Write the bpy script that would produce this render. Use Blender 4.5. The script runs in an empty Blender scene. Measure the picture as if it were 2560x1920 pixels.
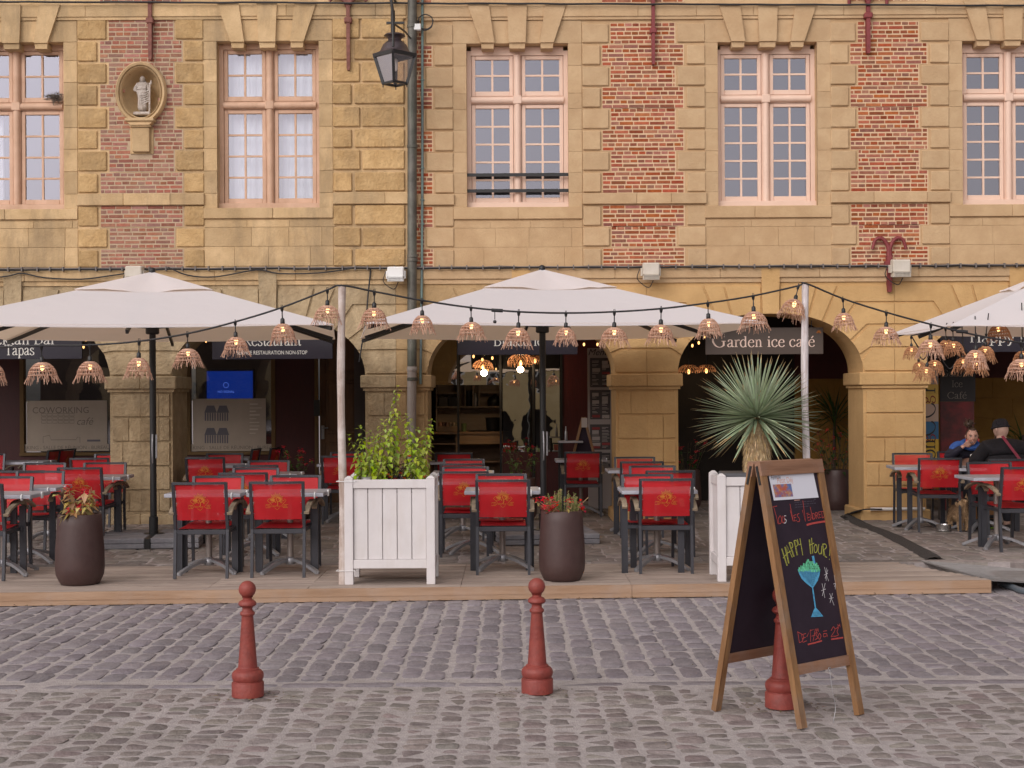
import bpy, math, random
from mathutils import Vector, Matrix, noise
R = random.Random(11)
SC = bpy.context.scene
COL = SC.collection
PI = math.pi
# ---------------------------------------------------------------- camera model of the photograph (2560 px wide)
FPX, ROLL, HC, FY = 3700.0, 0.0056, 1.77, 19.0   # focal length in px, roll, eye height, facade distance
FLOOR = 0.11                                       # terrace and arcade floor
YB = 22.5                                          # back wall of the arcade
TH = 0.85                                          # thickness of the arcade wall

def unroll(px, py):
    x, y = px - 1280.0, py - 960.0
    return 1280 + x - ROLL * y, 960 + y + ROLL * x

def at(px, py, Y):
    ux, uy = unroll(px, py)
    return Vector(((ux - 1280) / FPX * Y, Y, HC - (uy - 981) / FPX * Y))

def gnd(px, py, z=FLOOR):
    ux, uy = unroll(px, py)
    return at(px, py, FPX * (HC - z) / (uy - 981))

def fx(px, py=300.0, Y=FY):
    return at(px, py, Y).x

def fz(py, px=1500.0, Y=FY):
    return at(px, py, Y).z

# ---------------------------------------------------------------- mesh builder
class MB:
    def __init__(s):
        s.v, s.f, s.m = [], [], []

    def add(s, vs, fs, m=0):
        o = len(s.v)
        s.v += [tuple(v) for v in vs]
        s.f += [tuple(i + o for i in f) for f in fs]
        s.m += [m] * len(fs)

    def box(s, x0, x1, y0, y1, z0, z1, m=0, b=0.0):
        if x0 > x1: x0, x1 = x1, x0
        if y0 > y1: y0, y1 = y1, y0
        if z0 > z1: z0, z1 = z1, z0
        if b <= 0:
            vs = [(x, y, z) for z in (z0, z1) for y in (y0, y1) for x in (x0, x1)]
            s.add(vs, [(0, 2, 3, 1), (4, 5, 7, 6), (0, 1, 5, 4), (2, 6, 7, 3), (0, 4, 6, 2), (1, 3, 7, 5)], m)
            return
        b = min(b, (x1 - x0) / 2.01, (y1 - y0) / 2.01, (z1 - z0) / 2.01)
        vs = []
        for k in range(8):
            sx, sy, sz = k & 1, (k >> 1) & 1, (k >> 2) & 1
            X, Y, Z = (x1 if sx else x0), (y1 if sy else y0), (z1 if sz else z0)
            dx, dy, dz = (-b if sx else b), (-b if sy else b), (-b if sz else b)
            vs += [(X, Y + dy, Z + dz), (X + dx, Y, Z + dz), (X + dx, Y + dy, Z)]
        i = lambda k, a: k * 3 + a
        fs = [(i(0, 0), i(4, 0), i(6, 0), i(2, 0)), (i(1, 0), i(3, 0), i(7, 0), i(5, 0)),
              (i(0, 1), i(1, 1), i(5, 1), i(4, 1)), (i(2, 1), i(6, 1), i(7, 1), i(3, 1)),
              (i(0, 2), i(2, 2), i(3, 2), i(1, 2)), (i(4, 2), i(5, 2), i(7, 2), i(6, 2))]
        for a, c in ((0, 1), (2, 3), (4, 5), (6, 7)):
            fs.append((i(a, 1), i(a, 2), i(c, 2), i(c, 1)))
        for a, c in ((0, 2), (1, 3), (4, 6), (5, 7)):
            fs.append((i(a, 0), i(a, 2), i(c, 2), i(c, 0)))
        for a, c in ((0, 4), (1, 5), (2, 6), (3, 7)):
            fs.append((i(a, 0), i(a, 1), i(c, 1), i(c, 0)))
        for k in range(8):
            fs.append((i(k, 0), i(k, 1), i(k, 2)))
        s.add(vs, fs, m)

    def prism(s, poly, y0, y1, m=0, back=True):          # poly of (x, z)
        n = len(poly)
        vs = [(x, y0, z) for x, z in poly] + [(x, y1, z) for x, z in poly]
        fs = [tuple(range(n)), tuple(range(2 * n - 1, n - 1, -1))] if back else [tuple(range(n))]
        fs += [(k, k + n, (k + 1) % n + n, (k + 1) % n) for k in range(n)]
        s.add(vs, fs, m)

    def slab(s, poly, z0, z1, m=0):                       # poly of (x, y)
        n = len(poly)
        vs = [(x, y, z0) for x, y in poly] + [(x, y, z1) for x, y in poly]
        fs = [tuple(range(n - 1, -1, -1)), tuple(range(n, 2 * n))] + [(k, (k + 1) % n, (k + 1) % n + n, k + n) for k in range(n)]
        s.add(vs, fs, m)

    def bar(s, p, q, w, h, up=(0, 0, 1), m=0):            # box from p to q, w across, h along up
        p, q, up = Vector(p), Vector(q), Vector(up)
        d = (q - p).normalized()
        sd = d.cross(up)
        sd = sd.normalized() if sd.length > 1e-6 else Vector((1, 0, 0))
        u = sd.cross(d)
        vs = [c + sd * (a * w / 2) + u * (b * h / 2) for c in (p, q) for b in (-1, 1) for a in (-1, 1)]
        s.add(vs, [(0, 1, 3, 2), (4, 6, 7, 5), (0, 4, 5, 1), (2, 3, 7, 6), (0, 2, 6, 4), (1, 5, 7, 3)], m)

    def tube(s, pts, r, n=8, m=0, cap=True):
        pts = [Vector(p) for p in pts]
        rs = list(r) if hasattr(r, '__len__') else [r] * len(pts)
        o, fs, vs = 0, [], []
        prev = None
        for i, p in enumerate(pts):
            d = (pts[min(i + 1, len(pts) - 1)] - pts[max(i - 1, 0)])
            d = d.normalized() if d.length > 1e-9 else Vector((0, 0, 1))
            if prev is None:
                a = Vector((0, 0, 1)) if abs(d.z) < .9 else Vector((1, 0, 0))
                u = d.cross(a).normalized()
            else:
                u = (prev - d * prev.dot(d))
                u = u.normalized() if u.length > 1e-6 else d.orthogonal().normalized()
            prev = u
            w = d.cross(u)
            vs += [p + (u * math.cos(2 * PI * k / n) + w * math.sin(2 * PI * k / n)) * rs[i] for k in range(n)]
        for i in range(len(pts) - 1):
            for k in range(n):
                fs.append((i * n + k, i * n + (k + 1) % n, (i + 1) * n + (k + 1) % n, (i + 1) * n + k))
        if cap:
            fs += [tuple(range(n - 1, -1, -1)), tuple(range((len(pts) - 1) * n, len(pts) * n))]
        s.add(vs, fs, m)

    def lathe(s, prof, n=24, c=(0, 0, 0), m=0, cap=True):  # prof of (r, z)
        vs, fs = [], []
        for r, z in prof:
            vs += [(c[0] + r * math.cos(2 * PI * k / n), c[1] + r * math.sin(2 * PI * k / n), c[2] + z) for k in range(n)]
        for i in range(len(prof) - 1):
            for k in range(n):
                fs.append((i * n + k, i * n + (k + 1) % n, (i + 1) * n + (k + 1) % n, (i + 1) * n + k))
        if cap:
            fs += [tuple(range(n - 1, -1, -1)), tuple(range((len(prof) - 1) * n, len(prof) * n))]
        s.add(vs, fs, m)

    def ball(s, c, rx, ry=None, rz=None, n=12, k=8, m=0, jit=0.0):
        ry, rz = ry or rx, rz or rx
        vs, fs = [(c[0], c[1], c[2] - rz)], []
        for i in range(1, k):
            t = -PI / 2 + PI * i / k
            for j in range(n):
                a = 2 * PI * j / n
                q = 1 + (R.uniform(-jit, jit) if jit else 0)
                vs.append((c[0] + rx * q * math.cos(t) * math.cos(a), c[1] + ry * q * math.cos(t) * math.sin(a), c[2] + rz * q * math.sin(t)))
        vs.append((c[0], c[1], c[2] + rz))
        for j in range(n):
            fs.append((0, 1 + (j + 1) % n, 1 + j))
            fs.append((len(vs) - 1, len(vs) - 1 - n + j, len(vs) - 1 - n + (j + 1) % n))
        for i in range(k - 2):
            for j in range(n):
                a = 1 + i * n
                fs.append((a + j, a + (j + 1) % n, a + n + (j + 1) % n, a + n + j))
        s.add(vs, fs, m)

    def quad(s, a, b, c, d, m=0):
        s.add([a, b, c, d], [(0, 1, 2, 3)], m)

    def leaf(s, p, d, up, L, W, m=0, droop=.25, fold=.18):
        p, d, up = Vector(p), Vector(d).normalized(), Vector(up)
        sd = d.cross(up)
        sd = sd.normalized() if sd.length > 1e-5 else d.orthogonal().normalized()
        u = sd.cross(d).normalized()
        c = p + d * (L * .45) - u * (droop * L * .15)
        t = p + d * L - u * (droop * L * .6)
        a = c + sd * W / 2 + u * (fold * W) - d * (.08 * L)
        b = c - sd * W / 2 + u * (fold * W) - d * (.08 * L)
        s.add([p, a, t, b, c], [(0, 1, 4), (1, 2, 4), (0, 4, 3), (4, 2, 3)], m)

    def merge(s, o, M=None, m=None):
        vs = o.v if M is None else [M @ Vector(v) for v in o.v]
        k = len(s.v)
        s.v += [tuple(v) for v in vs]
        s.f += [tuple(i + k for i in f) for f in o.f]
        s.m += o.m if m is None else [m] * len(o.f)

    def build(s, name, mats, parent=None, smooth=0, off=None):
        me = bpy.data.meshes.new(name)
        vs = s.v
        if off is not None:
            vs = [(v[0] - off[0], v[1] - off[1], v[2] - off[2]) for v in vs]
        me.from_pydata(vs, [], s.f)
        if not isinstance(mats, (list, tuple)): mats = [mats]
        for q in mats: me.materials.append(q)
        if len(mats) > 1: me.polygons.foreach_set('material_index', s.m)
        me.validate(); me.update()
        if smooth:
            me.polygons.foreach_set('use_smooth', [True] * len(me.polygons))
            if smooth < 180: me.set_sharp_from_angle(angle=math.radians(smooth))
        o = bpy.data.objects.new(name, me)
        COL.objects.link(o)
        if parent is not None: o.parent = parent
        return o

def tag(o, label=None, cat=None, group=None, kind=None):
    if label: o['label'] = label
    if cat: o['category'] = cat
    if group: o['group'] = group
    if kind: o['kind'] = kind
    return o

def thing(name, label, cat, loc=(0, 0, 0), rz=0.0, group=None):
    o = bpy.data.objects.new(name, None)
    COL.objects.link(o)
    o.empty_display_size = .1
    o.location = loc
    o.rotation_euler = (0, 0, rz)
    return tag(o, label, cat, group)

def part(root, name, mb, mats, smooth=0, world=True, label=None):
    """a part of a thing; world: the builder holds world coordinates of an unrotated thing"""
    off = None
    if world:
        off = Vector(root.location)
        q = root.parent
        while q is not None:
            off = off + Vector(q.location); q = q.parent
    o = mb.build(name, mats, root, smooth, off)
    if label: o['label'] = label
    return o

def dup(root, loc, rz=0.0, label=None, group=None, scale=None):
    kids = {}
    for o in ALLKIDS(root): kids.setdefault(o.parent, []).append(o)
    def cp(o, par):
        c = o.copy(); COL.objects.link(c); c.parent = par
        for ch in kids.get(o, []): cp(ch, c)
        return c
    r = cp(root, None)
    r.location = loc; r.rotation_euler = (0, 0, rz)
    if scale: r.scale = (scale,) * 3
    if label: r['label'] = label
    if group: r['group'] = group
    return r

def ALLKIDS(root):
    out, st = [], [root]
    while st:
        q = st.pop()
        for c in q.children:
            out.append(c); st.append(c)
    return out

def spline(pts, n=6):
    pts = [Vector(p) for p in pts]
    if len(pts) < 3: return pts
    P = [2 * pts[0] - pts[1]] + pts + [2 * pts[-1] - pts[-2]]
    out = []
    for i in range(1, len(P) - 2):
        a, b, c, d = P[i - 1], P[i], P[i + 1], P[i + 2]
        for k in range(n):
            t = k / n
            out.append(.5 * ((2 * b) + (c - a) * t + (2 * a - 5 * b + 4 * c - d) * t * t + (3 * b - a - 3 * c + d) * t ** 3))
    out.append(pts[-1])
    return out

# ---------------------------------------------------------------- materials
def nodes(name):
    m = bpy.data.materials.new(name)
    m.use_nodes = True
    nt = m.node_tree
    return m, nt, nt.nodes['Principled BSDF']

def lk(nt, a, b): nt.links.new(a, b)

def M(name, c1, c2=None, sc=6.0, rough=.7, bump=0.0, bsc=60.0, isl=0.0, metal=0.0, stain=None, stsc=(1, 1, 1), stamt=.5,
      map_=(1, 1, 1), spec=.5, ramp=(.35, .65), tint=None, world=False, hue=0.0):
    m, nt, P = nodes(name)
    N = nt.nodes
    tc = N.new('ShaderNodeTexCoord')
    mp = N.new('ShaderNodeMapping'); mp.inputs['Scale'].default_value = map_
    if world:
        gp = N.new('ShaderNodeNewGeometry'); lk(nt, gp.outputs['Position'], mp.inputs['Vector'])
    else:
        lk(nt, tc.outputs['Object'], mp.inputs['Vector'])
    P.inputs['Roughness'].default_value = rough
    P.inputs['Metallic'].default_value = metal
    P.inputs['Specular IOR Level'].default_value = spec
    col = None
    if c2 is not None:
        nz = N.new('ShaderNodeTexNoise'); nz.inputs['Scale'].default_value = sc; nz.inputs['Detail'].default_value = 6
        nz.inputs['Roughness'].default_value = .62
        lk(nt, mp.outputs['Vector'], nz.inputs['Vector'])
        rp = N.new('ShaderNodeValToRGB')
        rp.color_ramp.elements[0].position = ramp[0]; rp.color_ramp.elements[1].position = ramp[1]
        rp.color_ramp.elements[0].color = (*c1, 1); rp.color_ramp.elements[1].color = (*c2, 1)
        lk(nt, nz.outputs['Fac'], rp.inputs['Fac'])
        col = rp.outputs['Color']
    else:
        rg = N.new('ShaderNodeRGB'); rg.outputs[0].default_value = (*c1, 1); col = rg.outputs[0]
    if isl or hue:
        g = N.new('ShaderNodeNewGeometry')
        hs = N.new('ShaderNodeHueSaturation')
        mr = N.new('ShaderNodeMapRange'); mr.inputs['To Min'].default_value = 1 - isl; mr.inputs['To Max'].default_value = 1 + isl
        lk(nt, g.outputs['Random Per Island'], mr.inputs['Value'])
        lk(nt, mr.outputs['Result'], hs.inputs['Value'])
        if hue:
            ml = N.new('ShaderNodeMath'); ml.operation = 'MULTIPLY'; ml.inputs[1].default_value = 7.31
            fr = N.new('ShaderNodeMath'); fr.operation = 'FRACT'
            m2 = N.new('ShaderNodeMapRange'); m2.inputs['To Min'].default_value = .5 - hue; m2.inputs['To Max'].default_value = .5 + hue
            lk(nt, g.outputs['Random Per Island'], ml.inputs[0]); lk(nt, ml.outputs[0], fr.inputs[0])
            lk(nt, fr.outputs[0], m2.inputs['Value']); lk(nt, m2.outputs['Result'], hs.inputs['Hue'])
            m3 = N.new('ShaderNodeMapRange'); m3.inputs['To Min'].default_value = .85; m3.inputs['To Max'].default_value = 1.15
            m4 = N.new('ShaderNodeMath'); m4.operation = 'MULTIPLY'; m4.inputs[1].default_value = 23.7
            f2 = N.new('ShaderNodeMath'); f2.operation = 'FRACT'
            lk(nt, g.outputs['Random Per Island'], m4.inputs[0]); lk(nt, m4.outputs[0], f2.inputs[0]); lk(nt, f2.outputs[0], m3.inputs['Value'])
            lk(nt, m3.outputs['Result'], hs.inputs['Saturation'])
        lk(nt, col, hs.inputs['Color']); col = hs.outputs['Color']
    if stain is not None:
        m5 = N.new('ShaderNodeMapping'); m5.inputs['Scale'].default_value = stsc
        gp = N.new('ShaderNodeNewGeometry'); lk(nt, gp.outputs['Position'], m5.inputs['Vector'])
        n2 = N.new('ShaderNodeTexNoise'); n2.inputs['Scale'].default_value = 1.0; n2.inputs['Detail'].default_value = 8
        n2.inputs['Roughness'].default_value = .68
        lk(nt, m5.outputs['Vector'], n2.inputs['Vector'])
        r2 = N.new('ShaderNodeMapRange'); r2.inputs['From Min'].default_value = .48; r2.inputs['From Max'].default_value = .72
        r2.inputs['To Max'].default_value = stamt
        lk(nt, n2.outputs['Fac'], r2.inputs['Value'])
        mx = N.new('ShaderNodeMix'); mx.data_type = 'RGBA'
        lk(nt, r2.outputs['Result'], mx.inputs['Factor']); lk(nt, col, mx.inputs[6]); mx.inputs[7].default_value = (*stain, 1)
        col = mx.outputs[2]
    lk(nt, col, P.inputs['Base Color'])
    if bump:
        nb = N.new('ShaderNodeTexNoise'); nb.inputs['Scale'].default_value = bsc; nb.inputs['Detail'].default_value = 5
        lk(nt, mp.outputs['Vector'], nb.inputs['Vector'])
        bp = N.new('ShaderNodeBump'); bp.inputs['Strength'].default_value = bump; bp.inputs['Distance'].default_value = .02
        lk(nt, nb.outputs['Fac'], bp.inputs['Height']); lk(nt, bp.outputs['Normal'], P.inputs['Normal'])
    return m

def wood(name, c1, c2, axis=0, sc=1.0, rough=.6, isl=.12, c3=None):
    mp = [14.0 * sc, 14.0 * sc, 14.0 * sc]; mp[axis] = 1.1 * sc
    return M(name, c1, c2, sc=1.6, rough=rough, bump=.25, bsc=3.0, isl=isl, map_=tuple(mp), ramp=(.3, .7),
             stain=c3, stsc=(3, 3, 3), stamt=.7)

def glass(name, refl=.15, tint=(.9, .93, .95), rough=.02, gc=(.95, .95, 1)):
    m, nt, P = nodes(name)
    N = nt.nodes
    nt.nodes.remove(P)
    g = N.new('ShaderNodeBsdfGlossy'); g.inputs['Roughness'].default_value = rough
    g.inputs['Color'].default_value = (*gc, 1)
    t = N.new('ShaderNodeBsdfTransparent'); t.inputs['Color'].default_value = (*tint, 1)
    fr = N.new('ShaderNodeFresnel'); fr.inputs['IOR'].default_value = 1.45
    a = N.new('ShaderNodeMath'); a.operation = 'ADD'; a.use_clamp = True; a.inputs[1].default_value = refl
    lk(nt, fr.outputs[0], a.inputs[0])
    tc = N.new('ShaderNodeTexCoord'); nz = N.new('ShaderNodeTexNoise'); nz.inputs['Scale'].default_value = 2.2
    lk(nt, tc.outputs['Object'], nz.inputs['Vector'])
    bp = N.new('ShaderNodeBump'); bp.inputs['Strength'].default_value = .03; bp.inputs['Distance'].default_value = .05
    lk(nt, nz.outputs['Fac'], bp.inputs['Height']); lk(nt, bp.outputs['Normal'], g.inputs['Normal'])
    mx = N.new('ShaderNodeMixShader')
    lk(nt, a.outputs[0], mx.inputs[0]); lk(nt, t.outputs[0], mx.inputs[1]); lk(nt, g.outputs[0], mx.inputs[2])
    lk(nt, mx.outputs[0], N['Material Output'].inputs['Surface'])
    return m

def emit(name, c, s):
    m, nt, P = nodes(name)
    P.inputs['Base Color'].default_value = (*c, 1)
    P.inputs['Emission Color'].default_value = (*c, 1)
    P.inputs['Emission Strength'].default_value = s
    return m

def mesh_fabric(name, c, alpha=.18):
    m, nt, P = nodes(name)
    N = nt.nodes
    tc = N.new('ShaderNodeTexCoord')
    w = N.new('ShaderNodeTexNoise'); w.inputs['Scale'].default_value = 9
    lk(nt, tc.outputs['Object'], w.inputs['Vector'])
    rp = N.new('ShaderNodeValToRGB')
    rp.color_ramp.elements[0].color = (c[0] * .82, c[1] * .8, c[2] * .8, 1)
    rp.color_ramp.elements[1].color = (min(1, c[0] * 1.12), c[1] * 1.25, c[2] * 1.25, 1)
    lk(nt, w.outputs['Fac'], rp.inputs['Fac']); lk(nt, rp.outputs['Color'], P.inputs['Base Color'])
    P.inputs['Roughness'].default_value = .55
    P.inputs['Specular IOR Level'].default_value = .3
    P.inputs['Alpha'].default_value = 1 - alpha
    return m

def cloth(name, c, trans=.25, tc_=None):
    m, nt, P = nodes(name)
    N = nt.nodes
    P.inputs['Base Color'].default_value = (*c, 1); P.inputs['Roughness'].default_value = .85
    P.inputs['Specular IOR Level'].default_value = .2
    tc = N.new('ShaderNodeTexCoord'); nz = N.new('ShaderNodeTexNoise'); nz.inputs['Scale'].default_value = 3.0; nz.inputs['Detail'].default_value = 4
    lk(nt, tc.outputs['Object'], nz.inputs['Vector'])
    bp = N.new('ShaderNodeBump'); bp.inputs['Strength'].default_value = .35; bp.inputs['Distance'].default_value = .03
    lk(nt, nz.outputs['Fac'], bp.inputs['Height']); lk(nt, bp.outputs['Normal'], P.inputs['Normal'])
    tr = N.new('ShaderNodeBsdfTranslucent'); tr.inputs['Color'].default_value = (*(tc_ or c), 1)
    mx = N.new('ShaderNodeMixShader'); mx.inputs[0].default_value = trans
    lk(nt, P.outputs[0], mx.inputs[1]); lk(nt, tr.outputs[0], mx.inputs[2])
    lk(nt, mx.outputs[0], N['Material Output'].inputs['Surface'])
    return m

# stone, brick
S_R = M('stone_cream', (.46, .305, .165), (.55, .38, .215), sc=3.0, rough=.9, bump=.25, bsc=45, isl=.04, stain=(.42, .26, .13), stsc=(1.3, 1.3, .8), stamt=.5)
S_RB = M('stone_cream_block', (.47, .315, .175), (.54, .38, .22), sc=4.0, rough=.9, bump=.35, bsc=30, isl=.07, stain=(.42, .27, .14), stsc=(2, 2, 2), stamt=.5)
S_L = M('stone_weathered', (.47, .32, .165), (.60, .425, .235), sc=3.0, rough=.93, bump=.4, bsc=40, isl=.16, stain=(.25, .18, .105), stsc=(2.6, 2.6, .7), stamt=.8)
S_LB = M('stone_weathered_block', (.42, .265, .115), (.56, .375, .18), sc=5.0, rough=.95, bump=.9, bsc=26, isl=.16, stain=(.22, .15, .08), stsc=(2.2, 2.2, 1.4), stamt=.7)
S_LL = M('stone_weathered_low', (.34, .25, .145), (.47, .36, .22), sc=5.0, rough=.95, bump=.9, bsc=24, isl=.12, stain=(.22, .175, .115), stsc=(3, 3, 1.5), stamt=.6)
S_M = M('stone_tan_low', (.40, .265, .13), (.47, .32, .165), sc=4.0, rough=.93, bump=.5, bsc=26, isl=.08, stain=(.30, .20, .10), stsc=(2, 2, 1.2), stamt=.6)
S_O = M('stone_ochre', (.52, .325, .14), (.59, .375, .165), sc=3.0, rough=.9, bump=.35, bsc=30, isl=.03, stain=(.46, .265, .10), stsc=(1.5, 1.5, 1), stamt=.6)
B_R = M('brick_red', (.26, .075, .04), (.36, .12, .062), sc=20, rough=.9, bump=.4, bsc=70, isl=.34, hue=.010)
B_L = M('brick_pink', (.28, .115, .08), (.36, .16, .11), sc=20, rough=.92, bump=.4, bsc=70, isl=.30, hue=.010, stain=(.28, .20, .14), stsc=(2, 2, 2), stamt=.6)
MO_R = M('mortar_cream', (.60, .42, .26), (.66, .47, .30), sc=12, rough=.95, bump=.2)
MO_L = M('mortar_grey', (.42, .31, .205), (.50, .38, .265), sc=12, rough=.95, bump=.2)
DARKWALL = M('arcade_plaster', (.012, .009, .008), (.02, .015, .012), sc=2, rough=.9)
WIN_R = M('window_paint_pale', (.72, .51, .40), (.76, .55, .435), sc=4, rough=.55)
WIN_L = M('window_paint_tan', (.56, .35, .235), (.64, .42, .295), sc=4, rough=.65, stain=(.36, .22, .13), stsc=(4, 4, 2), stamt=.5)
GLS_SKY = glass('window_glass', .13, gc=(.84, .85, 1.0))
GLS_SHOP = glass('shop_glass', .07, tint=(.95, .95, .94))
GLS_MIR = glass('tinted_glass', .62, tint=(.6, .58, .55), rough=.01, gc=(.95, .95, .92))
ROOM = M('room_dark', (.10, .085, .085))
CURT = M('curtain_white', (.80, .80, .82), (.86, .86, .88), sc=3, rough=.9, map_=(9, 9, .4))
IRON_RED = M('iron_red', (.17, .025, .028), (.23, .04, .04), sc=14, rough=.6, bump=.2)
IRON_RUST = M('iron_rust', (.16, .055, .04), (.25, .10, .075), sc=14, rough=.75, bump=.3)
BLACK = M('black_metal', (.012, .012, .013), rough=.4)
CABLE = M('cable_black', (.015, .014, .016), rough=.5)
CABLE_G = M('cable_grey', (.16, .14, .13), rough=.6)
ZINC = M('zinc_dark', (.075, .07, .06), (.14, .13, .11), sc=7, rough=.5, metal=.3, bump=.1, stain=(.12, .15, .11), stsc=(6, 6, 1.2), stamt=.6)
PIPEG = M('pipe_beige', (.30, .26, .24), (.36, .32, .29), sc=5, rough=.6)
COPPER = M('conduit_verdigris', (.10, .12, .12), (.17, .27, .25), sc=5, rough=.6, map_=(1, 1, .5))
LAMPB = M('fixture_beige', (.55, .50, .42), (.62, .57, .50), sc=6, rough=.5)
LAMPW = M('fixture_white', (.75, .75, .74), rough=.5)
FRAME = M('chair_aluminium', (.045, .046, .055), (.06, .06, .07), sc=5, rough=.38, metal=.35)
RED = mesh_fabric('red_textile', (.52, .012, .019), .18)
GOLD = M('print_gold', (.55, .17, .02), rough=.6)
ARMW = wood('armrest_wood', (.20, .15, .10), (.34, .27, .19), axis=1, sc=2)
TTOP = M('table_grey', (.30, .29, .31), (.40, .39, .42), sc=2, rough=.35, map_=(1, 12, 12))
TEDGE = M('table_edge', (.36, .37, .42), (.46, .47, .53), sc=8, rough=.4)
ALU = M('cast_aluminium', (.30, .30, .32), (.38, .38, .40), sc=6, rough=.45, metal=.7)
ALU2 = M('column_aluminium', (.30, .26, .24), rough=.4, metal=.6)
WHITE = M('white_plastic', (.8, .8, .8), rough=.4)
CANVAS = cloth('parasol_canvas', (.82, .785, .81), .30, (.95, .74, .52))
CONC = M('slab_grey', (.17, .165, .185), (.23, .225, .24), sc=12, rough=.9, bump=.25)
POSTW = wood('weathered_post', (.30, .21, .17), (.62, .54, .49), axis=2, sc=.9, rough=.85, isl=0, c3=(.80, .76, .74))
RAFFIA = M('raffia', (.42, .235, .155), (.60, .37, .27), sc=30, rough=.8, isl=.2)
RAFFIA2 = M('raffia_brown', (.33, .15, .07), (.48, .24, .12), sc=30, rough=.8, isl=.2)
BULB = emit('bulb_warm', (1.0, .50, .18), 3.0)
BULB2 = emit('bulb_small', (1.0, .5, .16), 2.0)
PLW = M('planter_white', (.62, .585, .585), (.67, .635, .635), sc=5, rough=.55, stain=(.45, .38, .30), stsc=(7, 7, 2.2), stamt=.22)
SOIL = M('soil', (.03, .02, .015), (.06, .045, .03), sc=30, rough=1, bump=.6)
POT = M('pot_brown', (.050, .024, .022), (.064, .032, .029), sc=8, rough=.5, bump=.05, bsc=160, stain=(.11, .075, .065), stsc=(6, 6, 3), stamt=.3)
BOLL = M('bollard_red', (.22, .036, .028), (.28, .055, .04), sc=8, rough=.55, bump=.2, bsc=60, stain=(.10, .03, .025), stsc=(11, 11, 11), stamt=.55)
SIGNB = M('sign_dark', (.022, .019, .030), rough=.25)
SIGNT = M('sign_taupe', (.085, .062, .050), rough=.3)
LETTER = M('letter_white', (.72, .70, .64), rough=.5)
LETTERP = M('letter_pink', (.80, .60, .50), rough=.5)
SLATE = M('chalkboard', (.022, .013, .022), (.032, .020, .032), sc=4, rough=.7, spec=.25)
ABW = wood('board_wood', (.17, .080, .030), (.30, .155, .062), axis=2, sc=1.3, rough=.55, isl=.2, c3=(.22, .165, .13))
SKIN = M('skin', (.50, .27, .20), (.56, .31, .23), sc=20, rough=.5)
SKIN2 = M('skin_pale', (.52, .33, .26), rough=.5)
# ================================================================ SETTING: ground, pavement
GROUND = M('square_setts', (.13, .115, .115), (.19, .17, .165), sc=1.2, rough=.9)
def brick_floor(m, sx, sy):
    nt = m.node_tree; N = nt.nodes; P = N['Principled BSDF']
    g = N.new('ShaderNodeNewGeometry'); b = N.new('ShaderNodeTexBrick')
    b.inputs['Scale'].default_value = 1; b.inputs['Brick Width'].default_value = sx; b.inputs['Row Height'].default_value = sy
    b.inputs['Mortar Size'].default_value = .012
    b.inputs['Color1'].default_value = (.24, .21, .215, 1); b.inputs['Color2'].default_value = (.32, .285, .28, 1)
    b.inputs['Mortar'].default_value = (.38, .34, .32, 1)
    lk(nt, g.outputs['Position'], b.inputs['Vector']); lk(nt, b.outputs['Color'], P.inputs['Base Color'])
brick_floor(GROUND, .16, .22)
BED = M('joint_sand', (.33, .29, .285), (.44, .39, .38), sc=18, rough=1, bump=.5, bsc=90, world=True, stain=(.27, .235, .21), stsc=(1.5, 1.5, 1), stamt=.6)
SETT_A = M('sett_slate', (.175, .152, .168), (.25, .222, .238), sc=14, rough=.68, bump=.5, bsc=35, isl=.20, hue=.03, spec=.45, stain=(.34, .305, .305), stsc=(2.3, 2.3, 1), stamt=.5)
SETT_B = M('sett_brown', (.165, .138, .130), (.26, .222, .208), sc=14, rough=.75, bump=.6, bsc=35, isl=.24, hue=.04, stain=(.32, .28, .265), stsc=(2.0, 2.0, 1), stamt=.45)
SETT_C = M('sett_pavement', (.17, .145, .135), (.26, .225, .205), sc=10, rough=.75, bump=.6, bsc=30, isl=.25, hue=.02, stain=(.30, .265, .235), stsc=(2, 2, 1), stamt=.5)  # warm grey-brown stone of the raised pavement and kerb

def sett(mb, x, y, w, d, z, h=.05, j=.008, bev=.012, tilt=.004, m=0):
    c = [(x - w / 2, y - d / 2), (x + w / 2, y - d / 2), (x + w / 2, y + d / 2), (x - w / 2, y + d / 2)]
    c = [(a + R.uniform(-j, j), b + R.uniform(-j, j)) for a, b in c]
    tx, ty = R.uniform(-tilt, tilt), R.uniform(-tilt, tilt)
    dz = R.uniform(-.004, .004)
    o8 = []
    for k in range(4):                                   # clipped corners: eight points round
        a, b = c[k], c[(k + 1) % 4]
        q = R.uniform(.10, .2)
        o8.append((a[0] + (b[0] - a[0]) * q, a[1] + (b[1] - a[1]) * q))
        q = R.uniform(.80, .9)
        o8.append((a[0] + (b[0] - a[0]) * q, a[1] + (b[1] - a[1]) * q))
    top = lambda p: z + dz + tx * (p[0] - x) / w * 2 + ty * (p[1] - y) / d * 2
    ins = lambda p, q: (x + (p[0] - x) * (1 - 2 * q / w), y + (p[1] - y) * (1 - 2 * q / d))
    vs = [(p[0], p[1], z - h) for p in o8] + [(p[0], p[1], top(p) - bev * .45) for p in o8]
    i8 = [ins(p, bev) for p in o8]
    vs += [(p[0], p[1], top(p)) for p in i8]
    fs = []
    for k in range(8):
        l = (k + 1) % 8
        fs += [(k, l, 8 + l, 8 + k), (8 + k, 8 + l, 16 + l, 16 + k)]
    fs.append(tuple(range(16, 24)))
    mb.add(vs, fs, m)

def deck_front(x):                                       # the terrace edge runs slightly askew
    return 12.43 + (x + 4.3) * (12.9 - 12.43) / 8.45

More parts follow.
